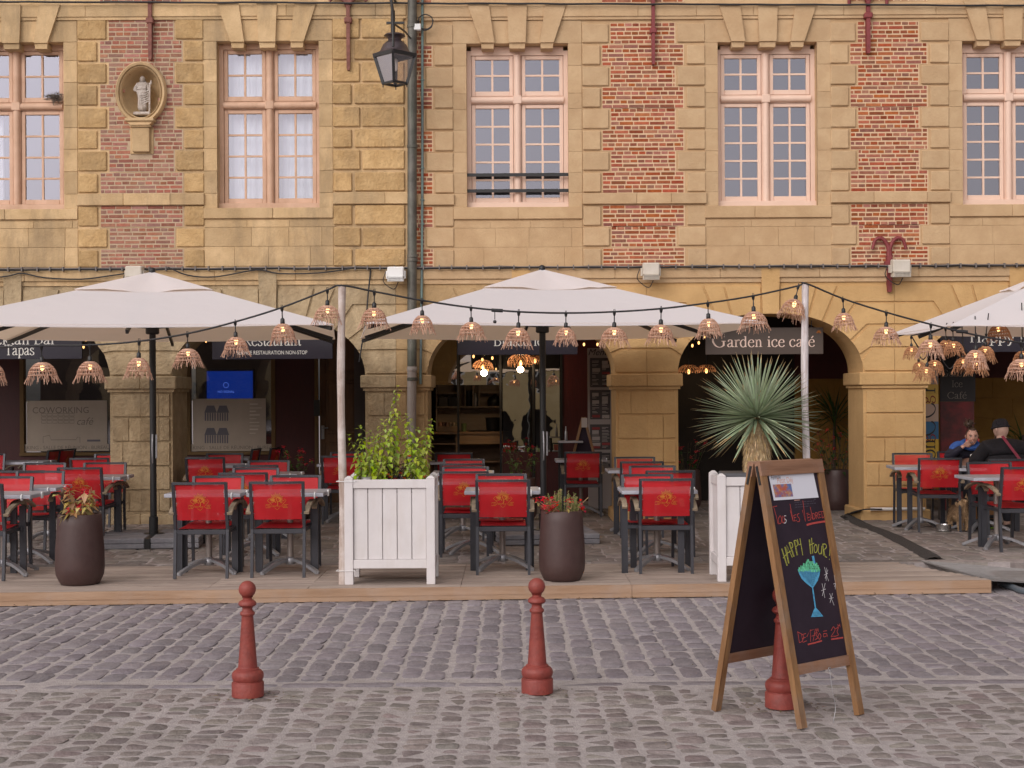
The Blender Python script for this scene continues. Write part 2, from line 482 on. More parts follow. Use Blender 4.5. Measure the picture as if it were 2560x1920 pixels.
g = MB(); g.box(-400, 400, -400, 400, -.35, -.045)
tag(g.build('ground', GROUND), kind='structure')
b = MB(); b.box(-9, 9, 3.0, 14.5, -.044, -.0075)
tag(b.build('setts_bedding', BED), kind='structure')
st = MB()
GUT = 8.93
# upper zone: long-jointed columns between the gutter and the terrace
x = -6.2
while x < 6.2:
    w = R.uniform(.125, .150)
    y = GUT + .17 + R.uniform(0, .15)
    while y < 13.6:
        d = R.choice((.15, .2, .24, .28, .33))
        if y < deck_front(x) + .25:
            sett(st, x + w / 2 + R.uniform(-.004, .004), y + d / 2, w - .008, d - .010, 0.0, j=.010, m=0)
        y += d + R.uniform(.008, .02)
    x += w + R.uniform(.014, .026)
# edge slabs of the gutter
x = -6.0
while x < 6.0:
    L = R.uniform(.28, .5)
    sett(st, x + L / 2, GUT + .075, L - .015, .12, -.004, bev=.015, tilt=.003, m=0)
    x += L
# lower zone: smaller, browner setts
x = -5.0
while x < 5.0:
    w = R.uniform(.125, .155)
    y = 4.6 + R.uniform(0, .12)
    while y < GUT - .1:
        d = R.choice((.085, .10, .11, .125, .15))
        sett(st, x + w / 2 + R.uniform(-.006, .006), y + d / 2, w - .006, d - .005, -.004, j=.009, bev=.016, tilt=.007, m=1)
        y += d + R.uniform(.006, .015)
    x += w + R.uniform(.008, .022)
tag(st.build('cobbled_square', [SETT_A, SETT_B], smooth=30), kind='structure')
# raised pavement behind the terrace, running into the arcade
pv = MB(); pv.box(-14, 14, 14.30, 26, -.044, .1025)
tag(pv.build('pavement', BED), kind='structure')
st = MB()
y = 14.52
while y < 22.4:
    d = R.uniform(.26, .34)
    x = -7.6 + R.uniform(0, .3)
    while x < 7.8:
        w = R.choice((.17, .2, .24, .3))
        sett(st, x + w / 2, y + d / 2, w - .012, d - .012, FLOOR, j=.012, bev=.012, tilt=.004)
        x += w + .004
    y += d
x = -7.6                                                  # kerb of long stones
while x < 8.0:
    L = R.uniform(.55, 1.0)
    sett(st, x + L / 2, 14.40, L - .02, .2, FLOOR, h=.15, bev=.02, tilt=.004)
    x += L
tag(st.build('pavement_setts', SETT_C, smooth=30), kind='structure')

# ================================================================ BUILDINGS
S = FPX / FY                                              # pixels per metre on the facade plane
XB = fx(1018)                                             # joint between the two houses
ZY = lambda y: HC - (y - 981) / S                         # y already free of roll
bl = thing('stone_house', 'weathered yellow stone house with pinkish brick and a statue niche, left of the drainpipe', 'building', (-6, FY, 0))
br = thing('stone_house', 'cleaner cream stone house with bright red brick panels, right of the drainpipe', 'building', (6, FY, 0))
ZB, ZT, UT = ZY(669), 9.4, .45

def yl(y): return ZY(y - 4.4)                             # heights on the left house
def yr(y): return ZY(y + 1.2)                             # heights on the right house
WL = [(-95, 160), (543, 798)]
WR = [(1167, 1421), (1795, 2043), (2406, 2654)]
WLO = [(-732, -477)] + WL
WRO = WR + [(3025, 3273)]

def upper_wall(root, wins, xa, xb, zf, ytop, ybot, mat):
    mb = MB()
    cur = xa
    for a, c in wins:
        A, C_ = fx(a), fx(c)
        mb.box(cur, A, FY, FY + UT, ZB, ZT)
        mb.box(A, C_, FY, FY + UT, ZB, zf(ybot))
        mb.box(A, C_, FY, FY + UT, zf(ytop), ZT)
        cur = C_
    return mb, cur

# left house needs a hole for the niche
NX, NZ, NRX, NRZ = fx(355, 230), ZY(233 - 4.4), .245, .315
mb = MB()
cur = -11.6
for a, c in WLO:
    A, C_ = fx(a), fx(c)
    if a == 543:                                          # the pier with the niche, between the two windows
        hx0, hx1, hz0, hz1 = NX - .34, NX + .34, NZ - .40, NZ + .42
        mb.box(cur, hx0, FY, FY + UT, ZB, ZT); mb.box(hx1, A, FY, FY + UT, ZB, ZT)
        mb.box(hx0, hx1, FY, FY + UT, ZB, hz0); mb.box(hx0, hx1, FY, FY + UT, hz1, ZT)
        n = 64
        el, sq = [], []
        for k in range(n):
            t = 2 * PI * k / n
            cx_, cz_ = math.cos(t), math.sin(t)
            el.append((NX + NRX * cx_, FY, NZ + NRZ * cz_))
            q = min(.34 / max(abs(cx_), 1e-6), (.42 if cz_ > 0 else .40) / max(abs(cz_), 1e-6))
            sq.append((NX + q * cx_, FY, NZ + q * cz_))
        mb.add(el + sq, [(k, (k + 1) % n, n + (k + 1) % n, n + k) for k in range(n)])
    else:
        mb.box(cur, A, FY, FY + UT, ZB, ZT)
    mb.box(A, C_, FY, FY + UT, ZB, yl(521)); mb.box(A, C_, FY, FY + UT, yl(104), ZT)
    cur = C_
mb.box(cur, XB, FY, FY + UT, ZB, ZT)
mb.box(-11.6, XB, FY + 1.6, FY + 1.7, ZB, ZT); mb.box(-11.6, XB, FY, FY + 5, ZT, ZT + .3)
wl = part(bl, 'upper_wall', mb, S_L)
mb, cur = upper_wall(br, WRO, XB, 11.6, yr, 108, 517, S_R)
mb.box(cur, 11.6, FY, FY + UT, ZB, ZT)
mb.box(XB, 11.6, FY + 1.6, FY + 1.7, ZB, ZT); mb.box(XB, 11.6, FY, FY + 5, ZT, ZT + .3)
part(br, 'upper_wall', mb, S_R)
mb = MB(); mb.box(-11.6, XB, FY + 1.55, FY + 1.599, ZB, ZT); part(bl, 'room_wall', mb, ROOM)
mb = MB(); mb.box(XB, 11.6, FY + 1.55, FY + 1.599, ZB, ZT); part(br, 'room_wall', mb, ROOM)

# --- brick panels and quoins
ROWR = [(60.7, 107.4, 1), (114.8, 162, 0), (168, 215, 1), (221, 268.6, 0), (274, 322, 1), (328, 375, 0), (381, 426, 1), (433, 480.5, 0),
        (516, 564, 0), (569, 615, 1), (623, 666, 0)]
ROWL = [(49, 97.6, 1), (103.7, 151.7, 0), (159, 207, 1), (213, 262, 0), (270.6, 319, 1), (326, 371, 0), (378, 426, 1), (434, 480, 0),
        (516, 564, 0), (572, 617, 1), (625, 667, 0)]

def bricks(mbb, mbm, zf, rows, xL, xS, skip=None, lb=.195, hb=.095):
    """rows of (y0,y1,long); xL/xS: (left,right) of the panel on long / short rows"""
    k = R.randint(0, 1)
    for i, (y0, y1, lo) in enumerate(rows):
        a, c = xL if lo else xS
        A, C_ = fx(a), fx(c)
        yy0 = y0 - 3.2; yy1 = y1 + 3.2
        z1, z0 = zf(yy0), zf(yy1)
        if skip is None: mbm.box(A, C_, FY - .004, FY + .03, z0, z1)
        hh = (z1 - z0) / 5
        for r in range(5):
            zc = z1 - hh * (r + .5)
            k += 1
            L = lb if k % 2 else hb
            x = A + .004
            if R.random() < .7: x2 = x + R.uniform(.35, .9) * L
            else: x2 = x + L
            while x < C_ - .02:
                x2 = min(x2, C_ - .003)
                if C_ - x2 < .03: x2 = C_ - .003
                jx = R.uniform(-.002, .002); jz = R.uniform(-.002, .002)
                if x2 - x > .025:
                    cxm = (x + x2) / 2
                    if skip is None or not skip(cxm, zc):
                        e = hh / 2 - .0088
                        mbb.box(x + jx, x2 - .013, FY - .0075 + R.uniform(-.0012, .0012), FY + .01, zc - e + jz, zc + e + jz + R.uniform(-.002, .002), b=.0025)
                x = x2
                x2 = x + L * R.uniform(.94, 1.06)

def quoins(mb, zf, rows, x0, x1L, x1S, rough=.008, pro=.028):
    for y0, y1, lo in rows:
        a, c = fx(x0), fx(x1L if lo else x1S)
        mb.box(a, c, FY - pro + R.uniform(-.004, .004), FY + .02, zf(y1), zf(y0), b=.010)

# right house, two full brick piers and the strip beside the pipe
for (qa, qaL, qaS, bL, bS, qb, qbL, qbS) in ((1456.5, 1522, 1501, (1527, 1690), (1506, 1711), 1763, 1694, 1717),
                                              (2076.5, 2139, 2121, (2145, 2299), (2126, 2320), 2372, 2303, 2325),
                                              (2688, 2752, 2732, (2757, 2912), (2737, 2934), 2990, 2917, 2939)):
    for rw in (ROWR[:8], ROWR[8:], [(-95, -49, 0), (-44, 4, 0)]):
        a, c = MB(), MB(); bricks(a, c, yr, rw, bL, bS)
        p = part(br, 'brick_panel', c, MO_R); part(p, 'brick_face', a, B_R)
    for rw in (ROWR[:8], ROWR[8:]):
        q = MB(); quoins(q, yr, rw, qa, qaL, qaS); part(br, 'quoin_strip', q, S_RB)
        q = MB(); quoins(q, yr, rw, qb, qbL, qbS); part(br, 'quoin_strip', q, S_RB)
for rw in (ROWR[:8], ROWR[8:], [(-95, -49, 0), (-44, 4, 0)]):
    a, c = MB(), MB(); bricks(a, c, yr, rw, (1020, 1062), (1020, 1083))
    p = part(br, 'brick_panel', c, MO_R); part(p, 'brick_face', a, B_R)
for rw in (ROWR[:8], ROWR[8:]):
    q = MB(); quoins(q, yr, rw, 1133.5, 1066, 1087); part(br, 'quoin_strip', q, S_RB)
# left house
inn = lambda x, z: ((x - NX) / (NRX + .055)) ** 2 + ((z - NZ) / (NRZ + .055)) ** 2 < 1 or (abs(x - NX) < .15 and ZY(393) < z < NZ - .3)
for (qa, qaL, qaS, bL, bS, qb, qbL, qbS, sk) in ((195.5, 267, 244, (273, 437), (251, 458), 510, 441, 462, inn),
                                                  (-442, -370, -393, (-364, -200), (-387, -179), -128, -196, -175, None)):
    for gi, rw in enumerate((ROWL[:8], ROWL[8:], [(-95, -49, 0), (-44, 4, 0)])):
        a, c = MB(), MB()
        bricks(a, c, yl, rw, bL, bS, skip=sk if gi == 0 else None)
        if sk is not None and gi == 0:                    # mortar bed with a cut-out round the niche
            for y0, y1, lo in rw:
                A, C_ = (fx(v) for v in (bL if lo else bS))
                z1, z0 = yl(y0 - 3.2), yl(y1 + 3.2)
                if z1 < NZ - .40 or z0 > NZ + .42: c.box(A, C_, FY - .004, FY + .03, z0, z1)
                else:
                    zz1, zz0 = min(z1, NZ + .42), max(z0, NZ - .40)
                    c.box(A, NX - .34, FY - .004, FY + .03, z0, z1); c.box(NX + .34, C_, FY - .004, FY + .03, z0, z1)
                    if z1 > zz1: c.box(NX - .34, NX + .34, FY - .004, FY + .03, zz1, z1)
                    if z0 < zz0: c.box(NX - .34, NX + .34, FY - .004, FY + .03, z0, zz0)
            n = 64; el, sq = [], []
            for k in range(n):
                t = 2 * PI * k / n; cx_, cz_ = math.cos(t), math.sin(t)
                el.append((NX + (NRX + .01) * cx_, FY - .004, NZ + (NRZ + .01) * cz_))
                q = min(.34 / max(abs(cx_), 1e-6), (.42 if cz_ > 0 else .40) / max(abs(cz_), 1e-6))
                sq.append((NX + q * cx_, FY - .004, NZ + q * cz_))
            c.add(el + sq, [(k, (k + 1) % n, n + (k + 1) % n, n + k) for k in range(n)])
        p = part(bl, 'brick_panel', c, MO_L); part(p, 'brick_face', a, B_L)
    for rw in (ROWL[:8], ROWL[8:]):
        q = MB(); quoins(q, yl, rw, qa, qaL, qaS); part(bl, 'quoin_strip', q, S_LB)
        q = MB(); quoins(q, yl, rw, qb, qbL, qbS); part(bl, 'quoin_strip', q, S_LB)
for rw in (ROWL[:8], ROWL[8:]):                           # the all-stone pier beside the pipe
    q = MB()
    for y0, y1, lo in rw:
        for (a, c) in (((833, 900), (906, 1011)) if lo else ((833, 879), (887, 1011))):
            q.box(fx(a), fx(c), FY - .03 + R.uniform(-.005, .005), FY + .02, yl(y1), yl(y0), b=.010)
    part(bl, 'ashlar_face', q, S_LB)

# --- surrounds, string courses, keystones, aprons
def trims(root, zf, wins, mat, matb, left):
    for a, c in wins:
        f, s, ap = MB(), MB(), MB()
        x0, x1 = fx(a), fx(c); o0, o1 = fx(a - 34), fx(c + 34)
        yt, yb = (104, 521) if left else (108, 517)
        gp = .002 if left else .001
        ys = [yt, 150, 205, 262, 318, 372, 428, 484, yb] if left else [yt, 164, 233, 272, 324, 379, 431, 482, yb]
        m = (x0 + x1) / 2
        for u, v in ((o0, x0), (x1, o1)):                  # jamb stones
            f = MB()
            for i in range(8): f.box(u, v, FY - .012, FY + .02, zf(ys[i + 1]) + gp, zf(ys[i]) - gp, b=.003)
            part(root, 'jamb', f, matb)
        f = MB()
        for q0, q1 in ((o0, m - .35), (m - .35 + gp * 2, m + .34), (m + .34 + gp * 2, o1)):
            f.box(q0, q1, FY - .0125, FY + .02, zf(yt) + gp, zf(51), b=.003)
        part(root, 'lintel', f, matb)
        sp = m + R.uniform(-.2, .2)
        s.box(o0, sp - gp, FY - .035, FY + .02, zf(547), zf(yb), b=.006)
        s.box(sp + gp, o1, FY - .034, FY + .02, zf(547), zf(yb), b=.006)
        part(root, 'window_sill', s, mat)
        cx = (a + c) / 2
        for lo, poly in enumerate((((-123, 35), (-70, 35), (-57, 112), (-91, 112)), ((-25, 35), (25, 35), (21, 112), (-21, 112)), ((70, 35), (123, 35), (91, 112), (57, 112)))):
            k = MB()
            P4 = [(fx(cx + px_), zf(13 if q < 2 else 108)) for q, (px_, _) in enumerate(poly)]
            k.prism(P4, FY - .075 + .004 * lo, FY - .02)
            e = [(fx(cx + poly[3][0] + 1), zf(108)), (fx(cx + poly[2][0] - 1), zf(108)), (fx(cx + poly[2][0] - 2), zf(122)), (fx(cx + poly[3][0] + 2), zf(122))]
            k.prism(e, FY - .045, FY + .16)
            part(root, 'keystone', k, matb)
        yy = [551, 569, 617, 666]
        for i in range(3):
            cutx = [o0]
            while cutx[-1] < o1 - .55: cutx.append(cutx[-1] + R.uniform(.38, .62))
            cutx.append(o1)
            for u, v in zip(cutx[:-1], cutx[1:]):
                if v - u > .02: ap.box(u + gp, v - gp, FY - .010 + R.uniform(-.001, .001), FY + .02, zf(yy[i + 1]) + gp, zf(yy[i]) - gp, b=.002)
        part(root, 'apron', ap, mat)

trims(bl, yl, WLO, S_L, S_L, True)
trims(br, yr, WRO, S_R, S_RB, False)

def bands(root, zf, xa, xb, mat, piers, ytb):
    m = MB()
    x = xa
    while x < xb - .01:                                   # upper string course
        e = min(xb, x + R.uniform(.7, 1.2))
        m.box(x + .001, e - .001, FY - .045, FY + .02, zf(43), zf(13), b=.006)
        m.box(x, e, FY - .030, FY + .02, zf(50), zf(43) - .001)
        x = e
    part(root, 'cornice_band', m, mat)
    for a, c in piers:                                    # band across the piers at sill height
        m = MB()
        x, E = fx(a), fx(c)
        while x < E - .01:
            e = min(E, x + R.uniform(.4, .7))
            if E - e < .12: e = E
            m.box(x + .001, e - .001, FY - .05, FY + .02, zf(ytb[1]), zf(ytb[0]), b=.006)
            x = e
        part(root, 'sill_band', m, mat)
    m = MB()
    x = xa
    while x < xb - .01:                                   # moulding above the arches
        e = min(xb, x + R.uniform(.9, 1.5))
        m.box(x + .001, e - .001, FY - .05, FY + .02, ZY(698), ZY(673), b=.008)
        m.box(x, e, FY - .025, FY + .02, ZY(709), ZY(698) - .001)
        x = e
    part(root, 'string_course', m, mat)
bands(bl, yl, -11.6, XB - .002, S_L, [(194, 511), (832, 1020), (-444, -127)], (484, 513))
bands(br, yr, XB + .002, 11.6, S_RB, [(1044, 1135), (1455, 1765), (2075, 2374), (2686, 2992)], (484, 511))

# --- niche with its console
mb = MB()
n = 64
rim = [(1.0, -.0), (1.0, -.05), (1.06, -.08), (1.12, -.06), (1.15, -.09), (1.26, -.10), (1.33, -.07), (1.33, 0.01)]
vs = []
for q, dy in rim:
    for k in range(n):
        t = 2 * PI * k / n
        vs.append((NX + NRX * q * math.cos(t), FY + dy, NZ + (NRZ + NRX * (q - 1)) * math.sin(t)))
mb.add(vs, [(i * n + k, i * n + (k + 1) % n, (i + 1) * n + (k + 1) % n, (i + 1) * n + k) for i in range(len(rim) - 1) for k in range(n)])
vs = []
for i in range(7):                                        # hollow shell
    q = math.cos(i / 6 * PI / 2 * .98); dy = .26 * math.sin(i / 6 * PI / 2)
    for k in range(n):
        t = 2 * PI * k / n
        vs.append((NX + NRX * q * math.cos(t), FY - .002 + dy, NZ + NRZ * q * math.sin(t)))
mb.add(vs, [(i * n + k, i * n + (k + 1) % n, (i + 1) * n + (k + 1) % n, (i + 1) * n + k) for i in range(6) for k in range(n)])
nb = part(bl, 'niche', mb, S_L, smooth=50)
mb = MB()
zc = ZY(299 - 4.4)
mb.box(NX - .185, NX + .185, FY - .16, FY + .12, zc - .04, zc, b=.006)
mb.prism([(NX - .165, zc - .042), (NX + .165, zc - .042), (NX + .12, zc - .085), (NX - .12, zc - .085)][::-1], FY - .13, FY)
mb.box(NX - .135, NX + .135, FY - .11, FY, zc - .105, zc - .087, b=.003)
mb.box(NX - .11, NX + .11, FY - .08, FY, zc - .42, zc - .107, b=.008)
mb.box(NX - .15, NX + .15, FY - .02, FY, zc - .44, zc - .10, b=.004)
part(bl, 'console', mb, S_L)

# --- windows
def window(root, x0, x1, z0, z1, zt, mf, nlow, zf, curtains, guard=False):
    y = FY + .15
    f = MB(); panes = []
    o = .055
    f.box(x0 - .02, x0 + o, y, y + .09, z0, z1); f.box(x1 - o, x1 + .02, y, y + .09, z0, z1)
    f.box(x0 + o, x1 - o, y, y + .09, z1 - .06, z1 + .05); f.box(x0 - .01, x1 + .01, y - .07, y + .09, z0 - .02, z0 + .075, b=.006)
    m = (x0 + x1) / 2
    f.tube([(m, y - .005, z0 + .075), (m, y - .005, z1 - .06)], .045, 10)
    f.box(m - .05, m + .05, y + .002, y + .088, z0 + .076, z1 - .061)
    for a, c in ((x0 + o, m - .05), (m + .05, x1 - o)):
        f.tube([(a, y - .005, zt), (c, y - .005, zt)], .043, 10)
        f.box(a, c, y + .003, y + .087, zt - .05, zt + .05)
    f.box(m - .055, m + .055, y - .055, y + .05, zt - .055, zt + .055, b=.008)
    for a, c in ((x0 + o, m - .05), (m + .05, x1 - o)):
        for b0, b1, nr in ((zt + .05, z1 - .06, 2), (z0 + .075, zt - .05, nlow)):
            s = .05; yy = y + .012
            a1, c1, p0, p1 = a + .004, c - .004, b0 + .004, b1 - .004
            f.box(a1, a1 + s, yy, yy + .05, p0, p1, b=.006); f.box(c1 - s, c1, yy, yy + .05, p0, p1, b=.006)
            f.box(a1 + s, c1 - s, yy + .001, yy + .049, p1 - s, p1, b=.006); f.box(a1 + s, c1 - s, yy - .004, yy + .049, p0, p0 + s + .015, b=.006)
            xm = (a1 + c1) / 2
            f.box(xm - .013, xm + .013, yy + .012, yy + .04, p0 + s + .015, p1 - s)
            for k in range(1, nr):
                zz = p0 + s + .015 + (p1 - p0 - 2 * s - .015) * k / nr
                f.box(a1 + s, c1 - s, yy + .014, yy + .038, zz - .012, zz + .012)
            cols, q0, q1 = [(a1 + s - .004, xm), (xm, c1 - s + .004)], p0 + s, p1 - s + .004
            gl = MB(); panes.append(gl)
            for g0, g1 in cols:                          # every pane sits a hair differently
                for k in range(nr):
                    e0 = q0 + (q1 - q0) * k / nr; e1 = q0 + (q1 - q0) * (k + 1) / nr
                    t = R.uniform(-.0012, .0012)
                    gl.add([(g0, yy + .026 + t, e0), (g1, yy + .026 - t, e0), (g1, yy + .026 - t, e1), (g0, yy + .026 + t, e1)], [(0, 1, 2, 3)])
    w = part(root, 'window', f, mf, smooth=40)
    for gl in panes: part(w, 'glazing', gl, GLS_SKY)
    for (c0, c1, e0, e1) in curtains:
        cu = MB(); nx = 40
        vs = []
        for i in range(nx + 1):
            xx = c0 + (c1 - c0) * i / nx
            dy = .025 * math.sin(i * 1.9) + .012 * math.sin(i * 4.1)
            vs += [(xx, y + .22 + dy, e0), (xx, y + .22 + dy * .6, e1)]
        cu.add(vs, [(2 * i, 2 * i + 2, 2 * i + 3, 2 * i + 1) for i in range(nx)])
        part(w, 'curtain', cu, CURT, smooth=180)
    if guard:
        for yy in (434, 474):
            gbar = MB(); gbar.box(x0 - .02, x1 + .02, y - .10, y - .07, zf(yy) - .02, zf(yy) + .02)
            part(w, 'guard_bar', gbar, BLACK)
    return w

for i, (a, c) in enumerate(WLO):
    x0, x1, z0, z1, zt = fx(a), fx(c), yl(521), yl(106), yl(259)
    xm = (x0 + x1) / 2
    cur = [(x0 + .08, x1 - .12, z0 + .05, z1)] if i == 2 else [(x0 - .0, xm - .25, z0, zt)]
    window(bl, x0, x1, z0, z1, zt, WIN_L, 4, yl, cur)
for i, (a, c) in enumerate(WRO):
    x0, x1, z0, z1, zt = fx(a), fx(c), yr(517), yr(119), yr(244)
    cur = []
    window(br, x0, x1, z0, z1, zt, WIN_R, 5, yr, cur, guard=(i == 0))

# ================================================================ ARCADE
PIERS = [-915, -281, 353, 991, 1617, 2236, 2855, 3474]
HWP = 78.0
YC, BH = 937.0, 151.0
for i, pc in enumerate(PIERS):
    for side in (-1, 1):
        j = i + side
        if j < 0 or j >= len(PIERS): Dh = 315.0
        else: Dh = abs(PIERS[j] - pc) / 2
        left = pc < 990 or (i == 3 and side < 0)
        root = bl if left else br
        SA = S_LL if left else (S_M if i == 3 else S_O)
        xp = (pc - 1280) / S
        X = lambda u: xp + side * (Dh - u) / S
        a = Dh - HWP
        ell = lambda u: YC - BH * max(0.0, 1 - (min(abs(u), a) / a) ** 2.25) ** (1 / 2.1)
        w, p = MB(), MB()
        us = [a * math.sin(k / 22 * PI / 2) for k in range(23)]
        for u0, u1 in zip(us[:-1], us[1:]):
            for yy in (FY, FY + TH):
                w.quad((X(u0), yy, ZY(ell(u0))), (X(u1), yy, ZY(ell(u1))), (X(u1), yy, ZB), (X(u0), yy, ZB))
            w.quad((X(u0), FY, ZY(ell(u0))), (X(u1), FY, ZY(ell(u1))), (X(u1), FY + TH, ZY(ell(u1))), (X(u0), FY + TH, ZY(ell(u0))))
        for yy in (FY, FY + TH):
            w.quad((X(a), yy, ZY(YC)), (X(Dh), yy, ZY(YC)), (X(Dh), yy, ZB), (X(a), yy, ZB))
        w.box(X(Dh), X(a), FY, FY + TH, FLOOR - .02, ZY(YC))
        part(root, 'arcade_wall', w, SA)
        # voussoir panels, each a raised block
        def arc(u0, u1, n=7): return [(u0 + (u1 - u0) * k / n, ell(u0 + (u1 - u0) * k / n)) for k in range(n + 1)]
        T0 = 719
        pan = [[(25, T0), (113, T0)] + arc(92, 25), [(119, T0), (165, T0)] + arc(128, 98, 3),
               [(171, T0), (Dh - .5, T0), (Dh - .5, 758), (211, 758)] + arc(166, 134, 4),
               [(217, 764), (Dh - .5, 764), (Dh - .5, 814), (240, 814)] + arc(199, 172, 4),
               [(246, 820), (Dh - .5, 820), (Dh - .5, 871), (249, 871)] + arc(222, 205, 3),
               [(254, 877), (Dh - .5, 877), (Dh - .5, 931), (a + 3, 931)] + arc(a * .992, 228, 3)]
        rr = .020 if not left else .024
        for q in pan:
            q = [(X(u), ZY(y)) for u, y in q]
            dj = 0
            p.prism(q, FY - rr + dj, FY + .01, back=False)
        part(root, 'voussoir_face', p, SA); p = MB()
        # shaft blocks
        rows = [(981, 1036), (1041, 1097), (1102, 1158), (1163, 1218), (1223, 1272)]
        for r, (y0, y1) in enumerate(rows):
            cut = R.choice((None, None, 25, 40)) if not left else R.choice((None, None, 30, 45))
            segs = [(0.0, HWP - 7)] if cut is None else [(0.0, cut - .4), (cut + .4, HWP - 7)]
            for s0, s1 in segs:
                x0, x1 = xp + side * s0 / S, xp + side * s1 / S
                p.box(x0, x1, FY - rr, FY + .01, ZY(y1), ZY(y0), b=.006 if s0 else .0035)
        part(root, 'pier_face', p, SA)
        c = MB()
        xe = xp + side * (HWP + 11) / S
        c.box(xp, xe, FY - .06, FY + TH + .06, ZY(968), ZY(YC - 1), b=.012)
        c.box(xp, xp + side * (HWP + 5) / S, FY - .03, FY + TH + .03, ZY(975), ZY(968) - .001)
        part(root, 'capital', c, SA)
        c = MB(); c.box(xp, xp + side * (HWP + 9) / S, FY - .06, FY + TH + .06, FLOOR - .02, ZY(1279), b=.015)
        part(root, 'plinth', c, SA)
    if i + 1 < len(PIERS):                                # keystone of the arch to the right
        xc = ((pc + PIERS[i + 1]) / 2 - 1280) / S
        left = i < 3
        k = MB()
        k.prism([(xc - 20 / S, ZY(788)), (xc + 20 / S, ZY(788)), (xc + 23 / S, ZY(676)), (xc - 23 / S, ZY(676))], FY - .055, FY + .3)
        part(bl if left else br, 'arch_keystone', k, S_LL if left else S_O)
# ceiling and side walls of the arcade
for root, a, c in ((bl, -11.6, XB), (br, XB, 11.6)):
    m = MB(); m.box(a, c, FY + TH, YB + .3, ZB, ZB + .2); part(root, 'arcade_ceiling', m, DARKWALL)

# ================================================================ SHOPFRONTS on the back wall of the arcade
PANRED = M('panel_oxblood', (.055, .005, .005), (.075, .007, .007), sc=6, rough=.45, map_=(8, 8, 1))
DOORW = wood('door_wood', (.11, .05, .018), (.18, .09, .033), axis=2, sc=1, rough=.5)
TRIM = M('trim_tan', (.20, .13, .065), rough=.9, spec=.1)
OCHRE_IN = M('wall_ochre_inside', (.26, .14, .03), (.32, .175, .04), sc=4, rough=.9, bump=.2)
DARKRED = M('wall_red_inside', (.050, .006, .006), (.07, .009, .008), sc=5, rough=.7)
B = lambda px, py: at(px, py, YB)
def bx(mb, px0, px1, py0, py1, d0, d1, b=0, m=0):         # box on the back wall from pixel measures
    p, q = B(px0, py0), B(px1, py1)
    mb.box(p.x, q.x, YB + d0, YB + d1, q.z, p.z, m=m, b=b)

def shop_wall(root, name, px0, px1, mat, z0=FLOOR, z1=None, d0=0, d1=.2):
    m = MB(); m.box(B(px0, 950).x, B(px1, 950).x, YB + d0, YB + d1, z0, z1 or ZB)
    return part(root, name, m, mat)
zsill, zh = B(500, 1129).z, B(500, 800).z
shop_wall(bl, 'shop_panel', -700, 50, PANRED); shop_wall(bl, 'shop_panel', 292, 466, PANRED); shop_wall(bl, 'shop_panel', 688, 786, PANRED)
for a, c in ((50, 292), (466, 688)):
    m = MB()
    xa, xc = B(a, 950).x, B(c, 950).x
    m.box(xa, xc, YB, YB + .2, FLOOR, zsill - .04); m.box(xa, xc, YB, YB + .2, zh + .5, ZB)
    part(bl, 'shop_panel', m, PANRED)
    f = MB()
    f.box(xa, xa + .06, YB - .02, YB + .1, zsill, zh + .5); f.box(xc - .06, xc, YB - .02, YB + .1, zsill, zh + .5)
    f.box(xa, xc, YB - .06, YB + .1, zsill - .05, zsill, b=.005); f.box(xa + .06, xc - .06, YB - .02, YB + .1, zh + .44, zh + .5)
    w = part(bl, 'shop_window', f, TRIM)
    gq = MB(); gq.box(xa + .06, xc - .06, YB + .03, YB + .036, zsill, zh + .44); part(w, 'glazing', gq, GLS_SHOP)
    d = MB(); d.box(xa - .2, xc + .2, YB + 1.6, YB + 1.65, 0, ZB); part(bl, 'shop_interior', d, ROOM)
# door
m = MB(); bx(m, 797, 912, 815, 1300, .06, .12); 
for (a, c, e, f_) in ((812, 896, 950, 1085), (812, 896, 1105, 1270), (812, 896, 830, 935)):
    bx(m, a, c, e, f_, .04, .06, b=.01); bx(m, a + 9, c - 9, e + 9, f_ - 9, .025, .04, b=.008)
door = part(bl, 'door', m, DOORW)
m = MB(); bx(m, 803, 810, 1064, 1098, .02, .06, b=.004); p = B(806, 1070); m.tube([(p.x, YB + .02, p.z), (p.x, YB - .03, p.z), (p.x + .09, YB - .03, p.z)], .011)
part(door, 'handle', m, ALU)
m = MB(); bx(m, 786, 796, 805, 1300, -.03, .12); bx(m, 912, 922, 805, 1300, -.03, .12); bx(m, 796, 912, 800, 815, -.03, .12)
part(bl, 'door_frame', m, TRIM)
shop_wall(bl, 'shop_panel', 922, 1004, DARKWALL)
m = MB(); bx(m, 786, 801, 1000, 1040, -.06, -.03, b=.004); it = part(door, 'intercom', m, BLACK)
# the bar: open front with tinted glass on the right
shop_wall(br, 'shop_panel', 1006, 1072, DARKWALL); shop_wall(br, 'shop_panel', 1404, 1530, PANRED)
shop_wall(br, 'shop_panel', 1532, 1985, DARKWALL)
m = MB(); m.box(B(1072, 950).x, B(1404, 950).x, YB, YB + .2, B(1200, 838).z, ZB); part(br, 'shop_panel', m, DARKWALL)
f = MB()
xs = [1072, 1146, 1252, 1334, 1404]
for q in xs: bx(f, q - 4, q + 4, 838, 1320, -.02, .06)
w = part(br, 'shop_window', f, BLACK)
for (a, c, e, f_) in ((1076, 1142, 842, 962), (1150, 1248, 842, 962), (1256, 1330, 842, 1130), (1338, 1400, 842, 1130)):
    gq = MB(); p, q = B(a, e), B(c, f_)                    # the casements lean back a little
    dy = (p.z - q.z) * math.tan(math.radians(.8))
    gq.quad((p.x, YB + .012, q.z), (q.x, YB + .012, q.z), (q.x, YB + .012 + dy, p.z), (p.x, YB + .012 + dy, p.z)); part(w, 'glazing', gq, GLS_MIR)
